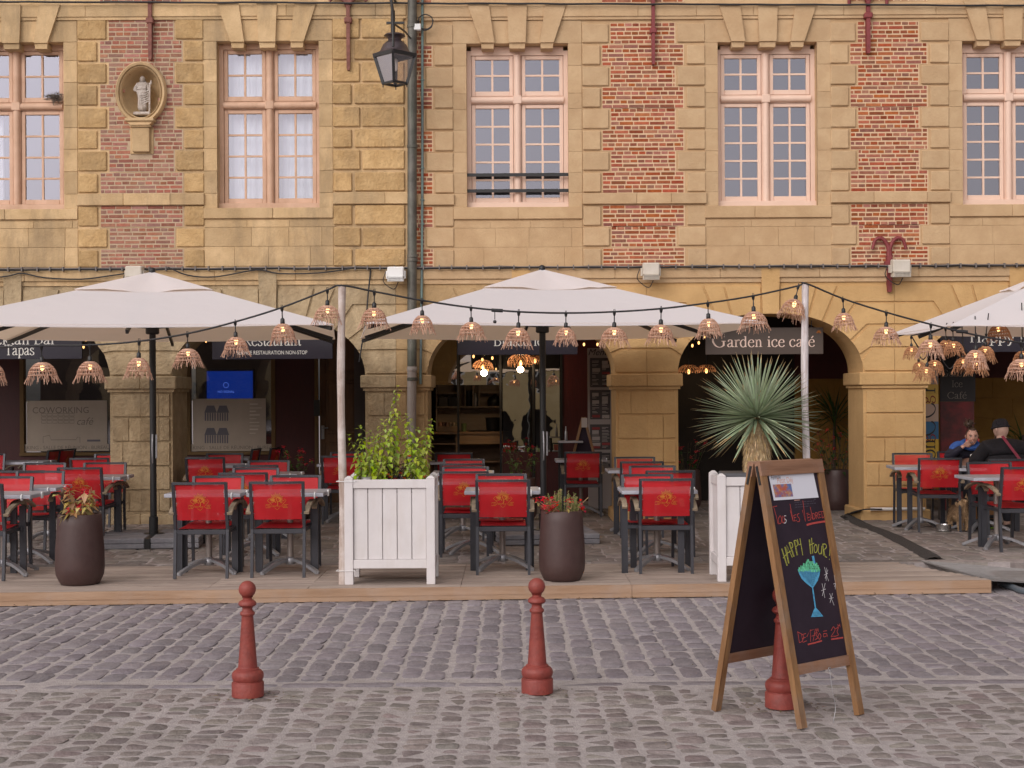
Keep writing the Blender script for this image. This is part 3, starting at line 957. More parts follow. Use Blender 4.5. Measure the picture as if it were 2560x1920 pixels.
m = MB(); bx(m, 1256, 1330, 1130, 1320, 0, .05); bx(m, 1338, 1400, 1130, 1320, 0, .05); part(br, 'shop_panel', m, PANRED)
rm = MB(); x0, x1 = B(1050, 950).x, B(1420, 950).x
rm.box(x0 - 1, x0, YB, YB + 4, 0, ZB); rm.box(x1, x1 + 1, YB + .2, YB + 4, 0, ZB); rm.box(x0, x1, YB + 4, YB + 4.1, 0, ZB); rm.box(x0, x1, YB, YB + 4, ZB, ZB + .1)
part(br, 'bar_room', rm, ROOM)
# right bays: red above, ochre below
m = MB(); m.box(B(1987, 950).x, 11.6, YB, YB + .2, B(2200, 946).z, ZB); part(br, 'inner_wall', m, DARKRED)
m = MB(); m.box(B(1987, 950).x, 11.6, YB + .002, YB + .2, FLOOR, B(2200, 946).z - .001)
for r in range(7):
    z1 = B(2200, 946).z - .01 - r * .3
    x = B(1987, 950).x + (.3 if r % 2 else 0)
    while x < 9:
        m.box(x + .004, x + .6 - .004, YB - .008, YB + .01, z1 - .29, z1, b=.004); x += .6
part(br, 'inner_wall', m, OCHRE_IN)
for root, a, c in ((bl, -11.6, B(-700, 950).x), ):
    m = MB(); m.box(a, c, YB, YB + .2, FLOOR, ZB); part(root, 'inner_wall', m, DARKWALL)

# ================================================================ the far side of the square (seen in the glass)
OY = -66.0
op = thing('arcaded_building', 'long yellow arcaded building across the square, seen only as reflections in the window glass', 'building', (0, OY, 0))
S_OPP = M('stone_opposite', (.62, .45, .22), (.72, .55, .30), sc=.6, rough=.9)
SLATER = M('roof_slate', (.16, .145, .14), (.22, .20, .19), sc=1.5, rough=.7)
m = MB()
n = 40; bay = 3.1; h_ = .5
for k in range(-n, n):
    xx = k * bay
    m.box(xx, xx + .8, OY - 1, OY, 0, 8.6)
    m.box(xx + .8, xx + bay, OY - 1, OY, 3.3, 4.5); m.box(xx + .8, xx + bay, OY - 1, OY, 6.6, 8.6)
    m.box(xx + .8, xx + 1.3, OY - 1, OY, 4.5, 6.6); m.box(xx + 2.6, xx + bay, OY - 1, OY, 4.5, 6.6)
    for q in range(10):
        t0, t1 = q / 10 * PI, (q + 1) / 10 * PI
        ax = lambda t: xx + 1.95 - 1.15 * math.cos(t)
        az = lambda t: 2.0 + .8 * math.sin(t)
        m.quad((ax(t0), OY, az(t0)), (ax(t1), OY, az(t1)), (ax(t1), OY, 3.3), (ax(t0), OY, 3.3))
m.box(-130, 130, OY - .2, OY + .3, 8.6, 9)
part(op, 'wall', m, S_OPP)
m = MB(); m.box(-130, 130, OY - 4.2, OY - 4, 0, 9); part(op, 'inner_wall', m, ROOM)
m = MB()
for k in range(-n, n):
    xx = k * bay
    for u in (1.3, 1.9, 2.5): m.box(xx + u, xx + u + .1, OY - .3, OY - .1, 4.5, 6.6)
    for zz in (4.5, 5.8, 6.5): m.box(xx + 1.4, xx + 2.5, OY - .29, OY - .11, zz, zz + .1)
part(op, 'window_frames', m, WHITE)
m = MB(); m.box(-130, 130, OY - .6, OY - .5, 4.5, 6.6); part(op, 'glazing', m, M('far_glass', (.02, .025, .03), rough=.15))
m = MB()
for k in range(-5, 5):
    a, c = k * 24.8 + .3, k * 24.8 + 24.5
    vs = [(a, OY + .3, 9), (c, OY + .3, 9), (c, OY - 9, 9), (a, OY - 9, 9), (a + 4, OY - 4.5, 15.5), (c - 4, OY - 4.5, 15.5)]
    m.add(vs, [(0, 1, 5, 4), (1, 2, 5), (2, 3, 4, 5), (3, 0, 4)])
part(op, 'roof', m, SLATER)
# ================================================================ lettering helpers
def font_mesh(txt, size, shear=0.0, align='CENTER'):
    cu = bpy.data.curves.new('t', 'FONT'); cu.body = txt; cu.size = size; cu.shear = shear; cu.align_x = align
    cu.resolution_u = 3
    ob = bpy.data.objects.new('t', cu); COL.objects.link(ob)
    me = bpy.data.meshes.new_from_object(ob.evaluated_get(bpy.context.evaluated_depsgraph_get()))
    vs = [tuple(v.co) for v in me.vertices]; fs = [tuple(p.vertices) for p in me.polygons]
    bpy.data.objects.remove(ob); bpy.data.curves.remove(cu); bpy.data.meshes.remove(me)
    return vs, fs

def put_text(mb, txt, size, O, ux, uz, shear=0.0, m=0, align='CENTER', sx=1.0):
    vs, fs = font_mesh(txt, size, shear, align)
    O, ux, uz = Vector(O), Vector(ux), Vector(uz)
    mb.add([O + ux * (v[0] * sx) + uz * v[1] for v in vs], fs, m)

def pen(mb, pts, thick, thin, O, ux, uz, m=0, lift=None, off=0.0):
    """flat pen stroke with broad-nib contrast on the plane (ux, uz) at O"""
    n = len(pts)
    L, Rr = [], []
    for i, p in enumerate(pts):
        a, b = pts[max(i - 1, 0)], pts[min(i + 1, n - 1)]
        dx, dz = b[0] - a[0], b[1] - a[1]
        l = math.hypot(dx, dz) or 1e-6
        dx, dz = dx / l, dz / l
        w = thin + (thick - thin) * abs(dz) ** 1.3
        L.append((p[0] - dz * w / 2, p[1] + dx * w / 2)); Rr.append((p[0] + dz * w / 2, p[1] - dx * w / 2))
    T = lambda q: Vector(O) + Vector(ux) * q[0] + Vector(uz) * q[1] + (Vector(lift) * off if lift else Vector())
    mb.add([T(q) for q in L] + [T(q) for q in Rr], [(i, i + 1, n + i + 1, n + i) for i in range(n - 1)], m)

def cur2(pts, n=5):
    return [(v.x, v.y) for v in spline([(p[0], p[1], 0) for p in pts], n)]

c_ = lambda *p: ('c', p)
s_ = lambda *p: ('s', p)
f_ = lambda x, z, w: ('f', (x, z, w))
CUP = c_((.57, .5), (.54, .6), (.38, .67), (.2, .61), (.06, .42), (.06, .24), (.2, .05), (.38, -.01), (.52, .05), (.58, .15))
EE = [s_((.07, .27), (.37, .27)), c_((.37, .27), (.34, .4), (.23, .46), (.1, .38), (.05, .22), (.1, .06), (.24, -.01), (.35, .04), (.39, .1))]
GLY = {
 'G': (.72, [CUP, s_((.56, .28), (.56, .05)), f_(.56, .28, .2), s_((.57, .64), (.57, .48))]),
 'C': (.66, [CUP, s_((.57, .64), (.57, .48))]),
 'a': (.45, [c_((.08, .35), (.12, .43), (.22, .46), (.31, .4), (.31, .3)), s_((.31, .34), (.31, .06)), c_((.31, .08), (.35, .01), (.43, .05)), c_((.31, .28), (.14, .2), (.05, .1), (.12, .01), (.22, .02), (.31, .1))]),
 'r': (.35, [s_((.12, 0), (.12, .45)), f_(.12, .012, .21), f_(.07, .435, .1), c_((.12, .3), (.2, .42), (.29, .45), (.33, .40))]),
 'd': (.51, [c_((.35, .38), (.25, .46), (.12, .4), (.05, .22), (.12, .04), (.24, -.01), (.35, .08)), s_((.37, 0), (.37, .68)), f_(.32, .67, .1), f_(.41, .012, .08)]),
 'e': (.44, EE), 'é': (.44, EE + [s_((.2, .54), (.32, .67))]),
 'n': (.51, [s_((.12, 0), (.12, .45)), f_(.12, .012, .2), f_(.07, .435, .1), c_((.12, .34), (.22, .44), (.32, .43), (.37, .3)), s_((.37, .32), (.37, 0)), f_(.37, .012, .2)]),
 'i': (.27, [s_((.13, 0), (.13, .45)), f_(.13, .012, .2), f_(.08, .435, .1), s_((.13, .57), (.13, .66))]),
 'c': (.43, [c_((.35, .34), (.31, .44), (.21, .46), (.08, .36), (.05, .22), (.1, .06), (.22, -.01), (.33, .04), (.38, .11))]),
 'f': (.32, [s_((.14, 0), (.14, .52)), c_((.14, .5), (.19, .65), (.28, .68), (.34, .63)), f_(.14, .012, .2), f_(.17, .435, .24)]),
 'B': (.62, [s_((.13, 0), (.13, .66)), f_(.14, .65, .22), f_(.14, .012, .22), c_((.12, .65), (.34, .64), (.44, .5), (.34, .37), (.12, .35)), c_((.12, .35), (.4, .33), (.53, .19), (.4, .03), (.12, .01))]),
 's': (.38, [c_((.31, .36), (.26, .44), (.17, .46), (.08, .4), (.09, .31), (.2, .23), (.32, .15), (.31, .04), (.18, -.01), (.07, .04), (.05, .12))]),
 'R': (.65, [s_((.13, 0), (.13, .66)), f_(.14, .65, .22), f_(.13, .012, .23), c_((.12, .65), (.38, .64), (.47, .5), (.36, .36), (.12, .34)), s_((.28, .34), (.58, .0)), f_(.6, .012, .12)]),
 't': (.29, [s_((.14, .57), (.14, .08)), c_((.14, .1), (.18, .0), (.28, .05)), f_(.15, .435, .22)]),
 'u': (.51, [s_((.12, .44), (.12, .1)), c_((.12, .12), (.18, .0), (.28, .03), (.37, .12)), s_((.37, .44), (.37, 0)), f_(.08, .435, .1), f_(.33, .435, .1), f_(.42, .012, .1)]),
 'o': (.49, [c_((.24, .46), (.1, .4), (.05, .22), (.1, .05), (.24, -.01), (.38, .05), (.44, .22), (.38, .4), (.24, .46))]),
 'k': (.5, [s_((.12, 0), (.12, .68)), f_(.12, .012, .2), f_(.07, .67, .1), s_((.36, .43), (.14, .2)), s_((.2, .27), (.42, 0)), f_(.42, .012, .16), f_(.36, .435, .14)]),
 'l': (.26, [s_((.13, 0), (.13, .68)), f_(.13, .012, .2), f_(.08, .67, .1)]),
 'T': (.6, [s_((.3, 0), (.3, .66)), f_(.3, .65, .56), f_(.3, .012, .22), s_((.035, .66), (.035, .5)), s_((.565, .66), (.565, .5))]),
 'p': (.5, [s_((.12, -.2), (.12, .45)), f_(.12, -.19, .22), f_(.07, .435, .1), c_((.14, .36), (.25, .46), (.38, .4), (.44, .22), (.38, .05), (.25, -.01), (.14, .08))]),
 'H': (.72, [s_((.14, 0), (.14, .66)), s_((.56, 0), (.56, .66)), f_(.14, .65, .22), f_(.14, .012, .22), f_(.56, .65, .22), f_(.56, .012, .22), f_(.35, .34, .42)]),
 'y': (.49, [s_((.06, .44), (.26, .0)), s_((.44, .44), (.2, -.15)), c_((.21, -.12), (.14, -.2), (.06, -.18)), f_(.08, .435, .16), f_(.43, .435, .14)]),
 'I': (.3, [s_((.15, 0), (.15, .66)), f_(.15, .65, .22), f_(.15, .012, .22)]),
 'g': (.48, [c_((.22, .45), (.1, .4), (.08, .29), (.2, .2), (.32, .27), (.32, .38), (.22, .45)), c_((.14, .2), (.08, .13), (.16, .08), (.34, .05), (.4, -.05), (.3, -.17), (.14, -.17), (.06, -.09), (.14, .0)), s_((.32, .42), (.43, .45))]),
 ' ': (.26, []),
}
def serif(mb, txt, size, O, ux, uz, m=0, thick=.085, thin=.026, big=None, anchor='c'):
    wd = 0
    adv = []
    for ch in txt:
        q = size * (big if (big and ch.isupper()) else 1)
        adv.append((wd, q)); wd += GLY[ch][0] * q
    x0 = -wd / 2 if anchor == 'c' else 0
    ux, uz = Vector(ux), Vector(uz)
    for ch, (x, q) in zip(txt, adv):
        o = Vector(O) + ux * (x + x0)
        for i, (t, p) in enumerate(GLY[ch][1]):
            if t == 'f':
                x_, z_, w_ = p
                pts = [((x_ - w_ / 2) * q, z_ * q), ((x_ + w_ / 2) * q, z_ * q)]
                pen(mb, pts, thin * q * 1.2, thin * q * 1.2, o, ux, uz, m, ux.cross(uz), 0.0003 * (i % 3))
            else:
                pts = [(a * q, b * q) for a, b in p]
                if t == 'c': pts = cur2(pts)
                pen(mb, pts, thick * q, thin * q, o, ux, uz, m, ux.cross(uz), 0.0003 * (i % 3))
    return wd

UX, UZ = Vector((1, 0, 0)), Vector((0, 0, 1))
# ================================================================ things on the facade
# drainpipe
p0, p1 = at(1032, -250, FY - .13), at(1030, 916, FY - .13)
t = thing('drainpipe', 'tall dark zinc drainpipe with a pale lower section between the two stone houses', 'drainpipe', (p1.x, FY - .13, FLOOR))
m = MB(); m.tube([(p0.x, FY - .13, 9), (p1.x, FY - .13, p1.z)], .060, 18); part(t, 'upper_pipe', m, ZINC, smooth=50)
m = MB(); q = at(1027, 1300, FY - .13)
m.tube([(p1.x, FY - .13, p1.z - .002), (q.x, FY - .13, FLOOR)], .059, 18); m.lathe([(.059, 0), (.066, .005), (.066, .05), (.06, .055)], 18, (p1.x, FY - .13, p1.z - .06))
part(t, 'lower_pipe', m, PIPEG, smooth=50)
for y in (366, 66, 650, 640, 948):
    c = at(1031, y, FY - .13); m = MB(); m.lathe([(.061, -.022), (.069, -.018), (.069, .018), (.061, .022)], 18, c)
    m.box(c.x - .012, c.x + .012, FY - .09, FY, c.z - .012, c.z + .012)
    part(t, 'pipe_collar', m, ZINC, smooth=50)
m = MB()
a, c = at(1057, -250, FY - .05), at(1052, 960, FY - .05)
m.tube([(a.x, FY - .06, 9), at(1056, 400, FY - .06), at(1055, 660, FY - .06), (c.x, FY - .085, c.z + .1), (c.x, FY - .085, c.z)], .017, 10)
for y in (200, 420, 500, 560, 750):
    q = at(1056, y, FY - .06); m.lathe([(.018, -.01), (.026, -.008), (.026, .008), (.018, .01)], 10, q)
tag(m.build('conduit_pipe', COPPER, smooth=50), 'thin verdigris conduit pipe running down beside the drainpipe', 'pipe')

# red iron wall ties
def tie(y0, y1, px, ycol, wpx, mat, label, scroll=None, top=None):
    c = at(px, (y0 + y1) / 2, FY - .05)
    t = thing('wall_anchor', label, 'wall anchor', (c.x, FY - .05, at(px, y1, FY).z), group='iron wall ties')
    z0, z1 = at(px, y1, FY).z, (9.0 if y0 <= 0 else at(px, y0, FY).z)
    w = wpx / S
    m = MB()
    n = 6
    vs = []
    zs = [z0, z0 + .03] + [z0 + .03 + (z1 - z0 - .03) * k / n for k in range(1, n + 1)]
    ws = [w * .55] + [w * (.75 + .3 * min(1, k / n * 1.5)) for k in range(n + 1)]
    for zz, ww in zip(zs, ws):
        vs += [(c.x - ww / 2, FY - .085, zz), (c.x + ww / 2, FY - .085, zz), (c.x + ww / 2, FY - .004, zz), (c.x - ww / 2, FY - .004, zz)]
    k = len(zs)
    m.add(vs, [(4 * i + j, 4 * i + (j + 1) % 4, 4 * i + 4 + (j + 1) % 4, 4 * i + 4 + j) for i in range(k - 1) for j in range(4)] + [(0, 1, 2, 3), tuple(range(4 * k - 4, 4 * k))])
    part(t, 'bar', m, mat)
    if ycol:
        zc = at(px, ycol, FY).z; m = MB(); m.box(c.x - w * .85, c.x + w * .85, FY - .10, FY - .003, zc - .035, zc + .035, b=.01)
        part(t, 'collar', m, mat)
    if scroll:
        for sd in (-1, 1):
            m = MB()
            pts = spline([(c.x + sd * a / S, FY - .06, at(px, b, FY).z) for a, b in scroll], 5)
            m.tube(pts, [.030 - .010 * i / len(pts) for i in range(len(pts))], 8)
            part(t, 'scroll_hook', m, mat, smooth=60)
    return t
upsc = [(2, 14), (14, 4), (32, 0), (44, 8), (47, 18)]
tie(0, 152, 376, 55, 11, IRON_RUST, 'rust red iron wall tie above the statue niche')
tie(0, 178, 871, 54, 11, IRON_RUST, 'flaking dark red iron wall tie left of the hanging lantern', [(2, 18), (10, 4), (28, -4), (40, -1), (46, 6)])
tie(0, 164, 1633, 80, 10, IRON_RED, 'smooth dark red iron wall tie on the brick panel right of the barred window')
tie(0, 136, 2170, 42, 12, IRON_RED, 'dark red iron wall tie between the two rightmost windows', [(2, 4), (20, -22), (36, -18), (46, 0), (47, 14)])
tie(640, 731, 2223, 660, 13, IRON_RED, 'dark red iron wall tie with two curled hooks above the right arch', [(1, 664), (2, 640), (2, 622), (10, 604), (22, 596), (35, 602), (42, 624)])

# hanging lantern
LY = 18.1
c = at(987, 135, LY); s = FPX / LY
t = thing('wall_lantern', 'black four-sided street lantern hanging in front of the wall beside the drainpipe', 'lantern', (c.x, LY, at(987, 212, LY).z))
zz = lambda y: at(987, y, LY).z
hw, lw = .36, .155
D4 = lambda r, z: [(c.x + r * math.cos(a), LY + r * math.sin(a), z) for a in (-PI / 2, 0, PI / 2, PI)]
zt_, zb_ = zz(139), zz(209)
m = MB()
for k in range(4):
    a, b = D4(hw * .70, zt_)[k], D4(lw * .94, zb_)[k]
    a2, b2 = D4(hw * .70, zt_)[(k + 1) % 4], D4(lw * .94, zb_)[(k + 1) % 4]
    m.bar(a, b, .034, .034); m.bar(a, a2, .036, .045); m.bar(b, b2, .028, .028)
    m.tube([b, (b[0], b[1], b[2] - .045)], .007, 6)
part(t, 'frame', m, BLACK)
m = MB()
for k in range(4):
    a, b = D4(hw * .68, zt_)[k], D4(lw * .9, zb_)[k]; a2, b2 = D4(hw * .68, zt_)[(k + 1) % 4], D4(lw * .9, zb_)[(k + 1) % 4]
    m.quad(a, a2, b2, b)
part(t, 'glass', m, glass('lantern_glass', .06, tint=(.88, .84, .82), rough=.12))
m = MB()
vs = []
prof = [(hw * .74, zz(140)), (hw * .76, zz(134)), (hw * .60, zz(130)), (hw * .55, zz(123)), (hw * .48, zz(113)), (hw * .36, zz(106)), (hw * .245, zz(103.5)), (hw * .22, zz(99)), (hw * .27, zz(93)), (hw * .37, zz(90)), (hw * .32, zz(86)), (.03, zz(84))]
nn = 24
for i, (r, z) in enumerate(prof):
    for k in range(nn):
        a = 2 * PI * k / nn - PI / 2
        rr = r * (1.0 / (abs(math.cos(a)) + abs(math.sin(a)))) * 1.0 if i < 2 else r * (.85 if i < 6 else 1)
        vs.append((c.x + rr * math.cos(a), LY + rr * math.sin(a), z))
m.add(vs, [(i * nn + k, i * nn + (k + 1) % nn, (i + 1) * nn + (k + 1) % nn, (i + 1) * nn + k) for i in range(len(prof) - 1) for k in range(nn)])
part(t, 'hood', m, M('lantern_hood', (.05, .035, .042), (.075, .055, .062), sc=6, rough=.4, metal=.3, stain=(.10, .10, .06), stsc=(8, 8, 8), stamt=.4), smooth=40)
m = MB(); zr = zz(84)
m.tube([(c.x - .02, LY, zr - .01), (c.x - .02, LY, zr + .28)], .028, 10)
m.tube([(c.x + .005, LY - .30, zz(131)), (c.x + .005, LY - .30, zz(70)), (c.x - .03, LY - .02, zz(10)), (c.x - .06, LY + .1, zz(-60)), (c.x - .06, FY, zz(-75))], .016, 8)
m.tube([(c.x - .02, LY, zr + .25), (c.x - .06, LY, zz(-30)), (c.x - .06, FY, zz(-45))], .02, 8)
m.tube([(c.x - .02, LY, zz(58)), (c.x + .1, LY + .4, zz(59)), (c.x + .16, FY - .02, zz(60))], .012, 6)
m.box(c.x - .1, c.x + .12, LY - .02, LY + .02, zz(60), zz(55))
part(t, 'bracket', m, BLACK, smooth=60)
m = MB(); m.lathe([(.02, zz(178)), (.035, zz(174)), (.04, zz(150)), (.02, zz(146))], 12, (c.x, LY, 0)); part(t, 'lamp', m, LAMPW, smooth=50)

# cables along the wall
def cable(name, label, px, r, mat, Y=FY - .075, seg=None):
    m = MB()
    m.tube(spline([at(x, y, Y) for x, y in px], 4), r, 7)
    return tag(m.build(name, mat, smooth=60), label, 'cable')
def wob(x0, x1, y0, y1, n, a):
    return [(x0 + (x1 - x0) * k / n, y0 + (y1 - y0) * k / n + R.uniform(-a, a)) for k in range(n + 1)]
cable('wall_cable', 'thick black cable along the top of the photo under the upper windows', wob(-300, 2900, 3, 15, 60, .8), .013, CABLE, FY - .10)
cable('wall_cable', 'black cable run along the wall just above the arches', wob(-300, 2900, 676, 663, 70, 1.0), .013, CABLE, FY - .085)
m = MB()
m.tube(spline([at(x, y, FY - .10) for x, y in wob(-300, 2900, 673, 660, 70, 1.2)], 4), .008, 6)
x = -280
while x < 2880:
    q = at(x, 676 + (x + 300) / 3200 * -13, FY - .085); m.box(q.x - .008, q.x + .008, FY - .118, FY - .05, q.z - .022, q.z + .034); x += R.uniform(30, 42)
tag(m.build('wall_cable', CABLE_G, smooth=60), 'thin grey cable clipped above the black cable over the arches', 'cable')
cable('wall_cable', 'sagging black cable between the left floodlight and the left edge', [(-60, 700), (20, 690), (55, 683), (110, 694), (200, 698), (270, 690), (316, 683)], .009, CABLE, FY - .09)
cable('wall_cable', 'sagging black cable right of the left parasol top', [(420, 668), (470, 688), (540, 692), (640, 675), (700, 684), (800, 682), (880, 671)], .009, CABLE, FY - .10)
cable('wall_cable', 'black cable dropping down the wall behind the left wooden post', [(900, 669), (924, 672), (925, 690), (920, 740), (915, 800), (905, 860), (898, 905)], .010, CABLE, FY - .07)
cable('wall_cable', 'looped black cable beside the small white box by the drainpipe', [(1036, 40), (1046, 58), (1048, 44), (1062, 36), (1078, 42), (1082, 58), (1070, 72), (1050, 70), (1046, 62), (1060, 76), (1078, 68), (1083, 50)], .008, CABLE, FY - .12)
c = at(1044, 69, FY - .14)
m = MB(); m.box(c.x - .045, c.x + .045, FY - .19, FY - .11, c.z - .04, c.z + .04, b=.008); m.box(c.x - .012, c.x + .012, FY - .11, FY, c.z - .012, c.z + .012)
tag(m.build('junction_box', LAMPW), 'small white junction box beside the drainpipe near the lantern', 'junction box')

# floodlights above the arches
def flood(x0, y0, x1, y1, mat, label, tilt):
    Y = FY - .25
    a, b = at(x0, y0, Y), at(x1, y1, Y)
    cx, cz = (a.x + b.x) / 2, (a.z + b.z) / 2
    w, h = b.x - a.x, a.z - b.z
    t = thing('floodlight', label, 'floodlight', (cx, Y, cz), group='floodlights over the arches')
    m = MB(); m.box(-w / 2, w / 2, -.06, .10, -h * .22, h / 2, b=.012); m.box(-w / 2 + .012, w / 2 - .012, -.10, .08, -h * .24, -h * .20)
    part(t, 'housing', m, mat, world=False)
    m = MB()
    for k in range(13):
        xx = -w / 2 + .008 + (w - .016) * k / 12
        m.box(xx - .004, xx + .004, -.09, .07, -h / 2, -h * .245)
    m.box(-w / 2 + .01, w / 2 - .01, -.07, .05, -h * .42, -h * .25)
    part(t, 'cooling_fins', m, mat, world=False)
    m = MB(); m.box(-.03, .03, .101, .25, -.02, .05); m.box(-w / 2 - .02, -w / 2 - .002, -.02, .12, -.06, .04, b=.005); m.box(w / 2 + .002, w / 2 + .02, -.02, .12, -.06, .04, b=.005)
    part(t, 'bracket', m, mat, world=False)
    m = MB(); m.tube(spline([(-w / 2 - .03, .1, .03), (-w / 2 - .06, .08, -.1), (-.03, .02, -h / 2 - .1), (.03, .0, -h / 2 - .01)], 5), .006, 6); part(t, 'cord', m, CABLE, world=False, smooth=60)
    t.rotation_euler = (tilt, 0, 0)
    return t
flood(316, 665, 357, 703, LAMPB, 'beige floodlight half hidden behind the peak of the left parasol', .1)
flood(969, 667, 1010, 703, LAMPW, 'white floodlight left of the drainpipe above the arches', .1)
flood(1607, 657, 1648, 699, LAMPB, 'beige floodlight between the middle parasol peak and the right wooden post', .1)
flood(2230, 649, 2274, 692, LAMPB, 'beige floodlight beside the hooked wall tie on the right', .1)

# nest of twigs on the left window
c = at(140, 247, FY + .08)
m = MB()
for k in range(90):
    a = R.uniform(0, 2 * PI); q = R.uniform(0, .10)
    p = c + Vector((q * math.cos(a) * 1.1, -.02 + R.uniform(-.03, .03), R.uniform(-.03, .055)))
    d = Vector((R.uniform(-1, 1), R.uniform(-.5, .5), R.uniform(-.7, .8))).normalized() * R.uniform(.03, .07)
    m.tube([p - d, p + d], .003, 4)
tag(m.build('bird_nest', M('twigs', (.07, .055, .045), (.15, .12, .09), sc=20, isl=.3)), 'dry twig nest on the transom of the leftmost window', 'nest')

# signs under the arches
SY = FY + .32
def sign(px0, py0, px1, py1, mat, label, lines, lm, small=None):
    a, b = at(px0, py0, SY), at(px1, py1, SY)
    t = thing('shop_sign', label, 'sign', ((a.x + b.x) / 2, SY, b.z))
    m = MB(); m.box(a.x, b.x, SY - .012, SY + .012, b.z, a.z, b=.003); part(t, 'panel', m, mat)
    m = MB()
    for xx in (a.x + .15, b.x - .15): m.tube([(xx, SY, a.z), (xx, SY, a.z + .35)], .006, 6)
    part(t, 'hanger', m, BLACK)
    m = MB()
    for txt, cx, by, cap, big, w in lines:
        o = at(cx, by, SY - .0135); size = cap / (FPX / SY) / .66
        q = sum(GLY[ch][0] * (big if big and ch.isupper() else 1) for ch in txt) * size
        kx = w / (FPX / SY) / q
        serif(m, txt, size, o, UX * kx, UZ, big=big)
    part(t, 'lettering', m, lm)
    if small:
        txt, cx, by, cap, w = small
        m = MB(); o = at(cx, by, SY - .0135); vs, fs = font_mesh(txt, cap / (FPX / SY) / .70)
        ww = max(v[0] for v in vs) - min(v[0] for v in vs); kx = w / (FPX / SY) / ww
        m.add([o + UX * (v[0] * kx) + UZ * v[1] for v in vs], fs); part(t, 'small_lettering', m, lm)
    return t
sign(-95, 800, 206, 897, SIGNB, 'dark sign reading Cocktail Bar Tapas under the leftmost arch', [('Cocktail Bar', 42, 861, 27, None, 196), ('Tapas', 49, 887.5, 25, None, 74)], LETTER)
sign(530, 800, 832, 897, SIGNB, 'dark sign reading Restaurant with service line, under the second arch', [('Restaurant', 680, 864, 27, None, 146)], LETTER, ('SERVICE RESTAURATION NON-STOP', 680, 886, 9.5, 176))
sign(1143, 800, 1444, 886, SIGNB, 'dark sign reading Brasserie above the open bar', [('Brasserie', 1296, 864.5, 27, None, 124)], LETTER)
tg = sign(1763, 820, 2058, 885, SIGNT, 'taupe sign reading Garden ice café behind the yucca', [('Garden ice café', 1909, 867, 26, 1.32, 258)], LETTERP)
m = MB(); o = at(2047, 832, SY - .0135)
for k in range(9):
    a = PI * k / 8; pen(m, [(0, 0), (.03 * math.cos(a), .035 * math.sin(a))], .006, .006, o, UX, UZ)
part(tg, 'emblem', m, GOLD)
sign(2349, 815, 2652, 879, SIGNB, 'dark sign reading Happy Ho behind the lamps on the right', [('Happy Hour', 2530, 855.5, 27, None, 212)], LETTER)

# posters in the shop windows
PAPER = M('poster_paper', (.50, .42, .33), (.56, .47, .38), sc=4, rough=.5)
INK = M('poster_ink', (.24, .20, .17), rough=.6)
INKB = M('poster_ink_blue', (.17, .16, .19), rough=.6)
def wposter(px0, py0, px1, py1, sy1, label):
    YP = YB + .012
    a, b = at(px0, py0, YP), at(px1, py1, YP)
    t = thing('window_poster', label, 'poster', ((a.x + b.x) / 2, YP, b.z))
    m = MB(); m.box(a.x, b.x, YP, YP + .006, b.z, a.z); part(t, 'sheet', m, PAPER)
    return t, YP
def strip(t, px0, px1, py0, py1, YP, txt):
    a, b = at(px0, py0, YP), at(px1, py1, YP)
    m = MB(); m.box(a.x, b.x, YP, YP + .006, b.z, a.z - .003); part(t, 'strip', m, PAPER)
    m = MB(); put_text(m, txt, .075, ((a.x + b.x) / 2, YP - .002, (a.z + b.z) / 2 - .025), UX, UZ); part(t, 'strip_text', m, INK)
t, YP = wposter(67, 1002, 268, 1110, 0, 'pale coworking poster with a floor plan in the leftmost shop window')
strip(t, 54, 272, 1110.5, 1127, YP, 'COWORKING - SALLE DE RÉUNION - BUREAU PRIVÉ')
m = MB(); o = at(152, 1033, YP - .002); put_text(m, 'COWORKING', .135, o, UX, UZ)
o = at(170, 1062, YP - .002); put_text(m, 'café', .16, o + UX * .25, UX, UZ, shear=.3)
for k in range(6):
    for j in range(3):
        q = at(104 + k * 14, 1040 + j * 9, YP - .002); pen(m, [(0, 0), (.07, 0), (.07, .04), (0, .04), (0, 0)], .006, .006, q, UX, UZ)
q = at(108, 1108, YP - .002); pen(m, [(0, 0), (0, .1), (.1, .12), (.12, .05), (.5, .05), (.52, .09), (.56, .09), (.56, 0)], .008, .008, q, UX, UZ)
part(t, 'print', m, INK)
m = MB(); a = at(218, 1104, YP - .002); m.box(a.x, a.x + .2, YP - .003, YP - .001, a.z, a.z + .03); part(t, 'print_block', m, INKB)
t, YP = wposter(482, 997, 665, 1110, 0, 'pale coworking poster with drawings of two mansard houses in the second shop window')
strip(t, 469, 687, 1110.5, 1127, YP, 'COWORKING - SALLE DE RÉUNION - BUREAU PRIVÉ')
m = MB()
for oy in (1052, 1108):
    for ox in (512, 543):
        for k in range(5):
            q = at(ox + k * 6, oy, YP - .002); m.box(q.x, q.x + .022, YP - .003, YP - .001, q.z, q.z + .12)
        q = at(ox - 1, oy - 20, YP - .002); z = q.z
        m.prism([(q.x, z), (q.x + .19, z), (q.x + .15, z + .11), (q.x + .04, z + .11)], YP - .003, YP - .001)
part(t, 'print', m, INKB)
m = MB()
for k in range(9):
    q = at(624, 1012 + k * 9, YP - .002); m.box(q.x, q.x + R.uniform(.08, .19), YP - .003, YP - .001, q.z, q.z + R.choice((.012, .02)))
part(t, 'print_text', m, M('poster_white', (.75, .68, .6), rough=.6))
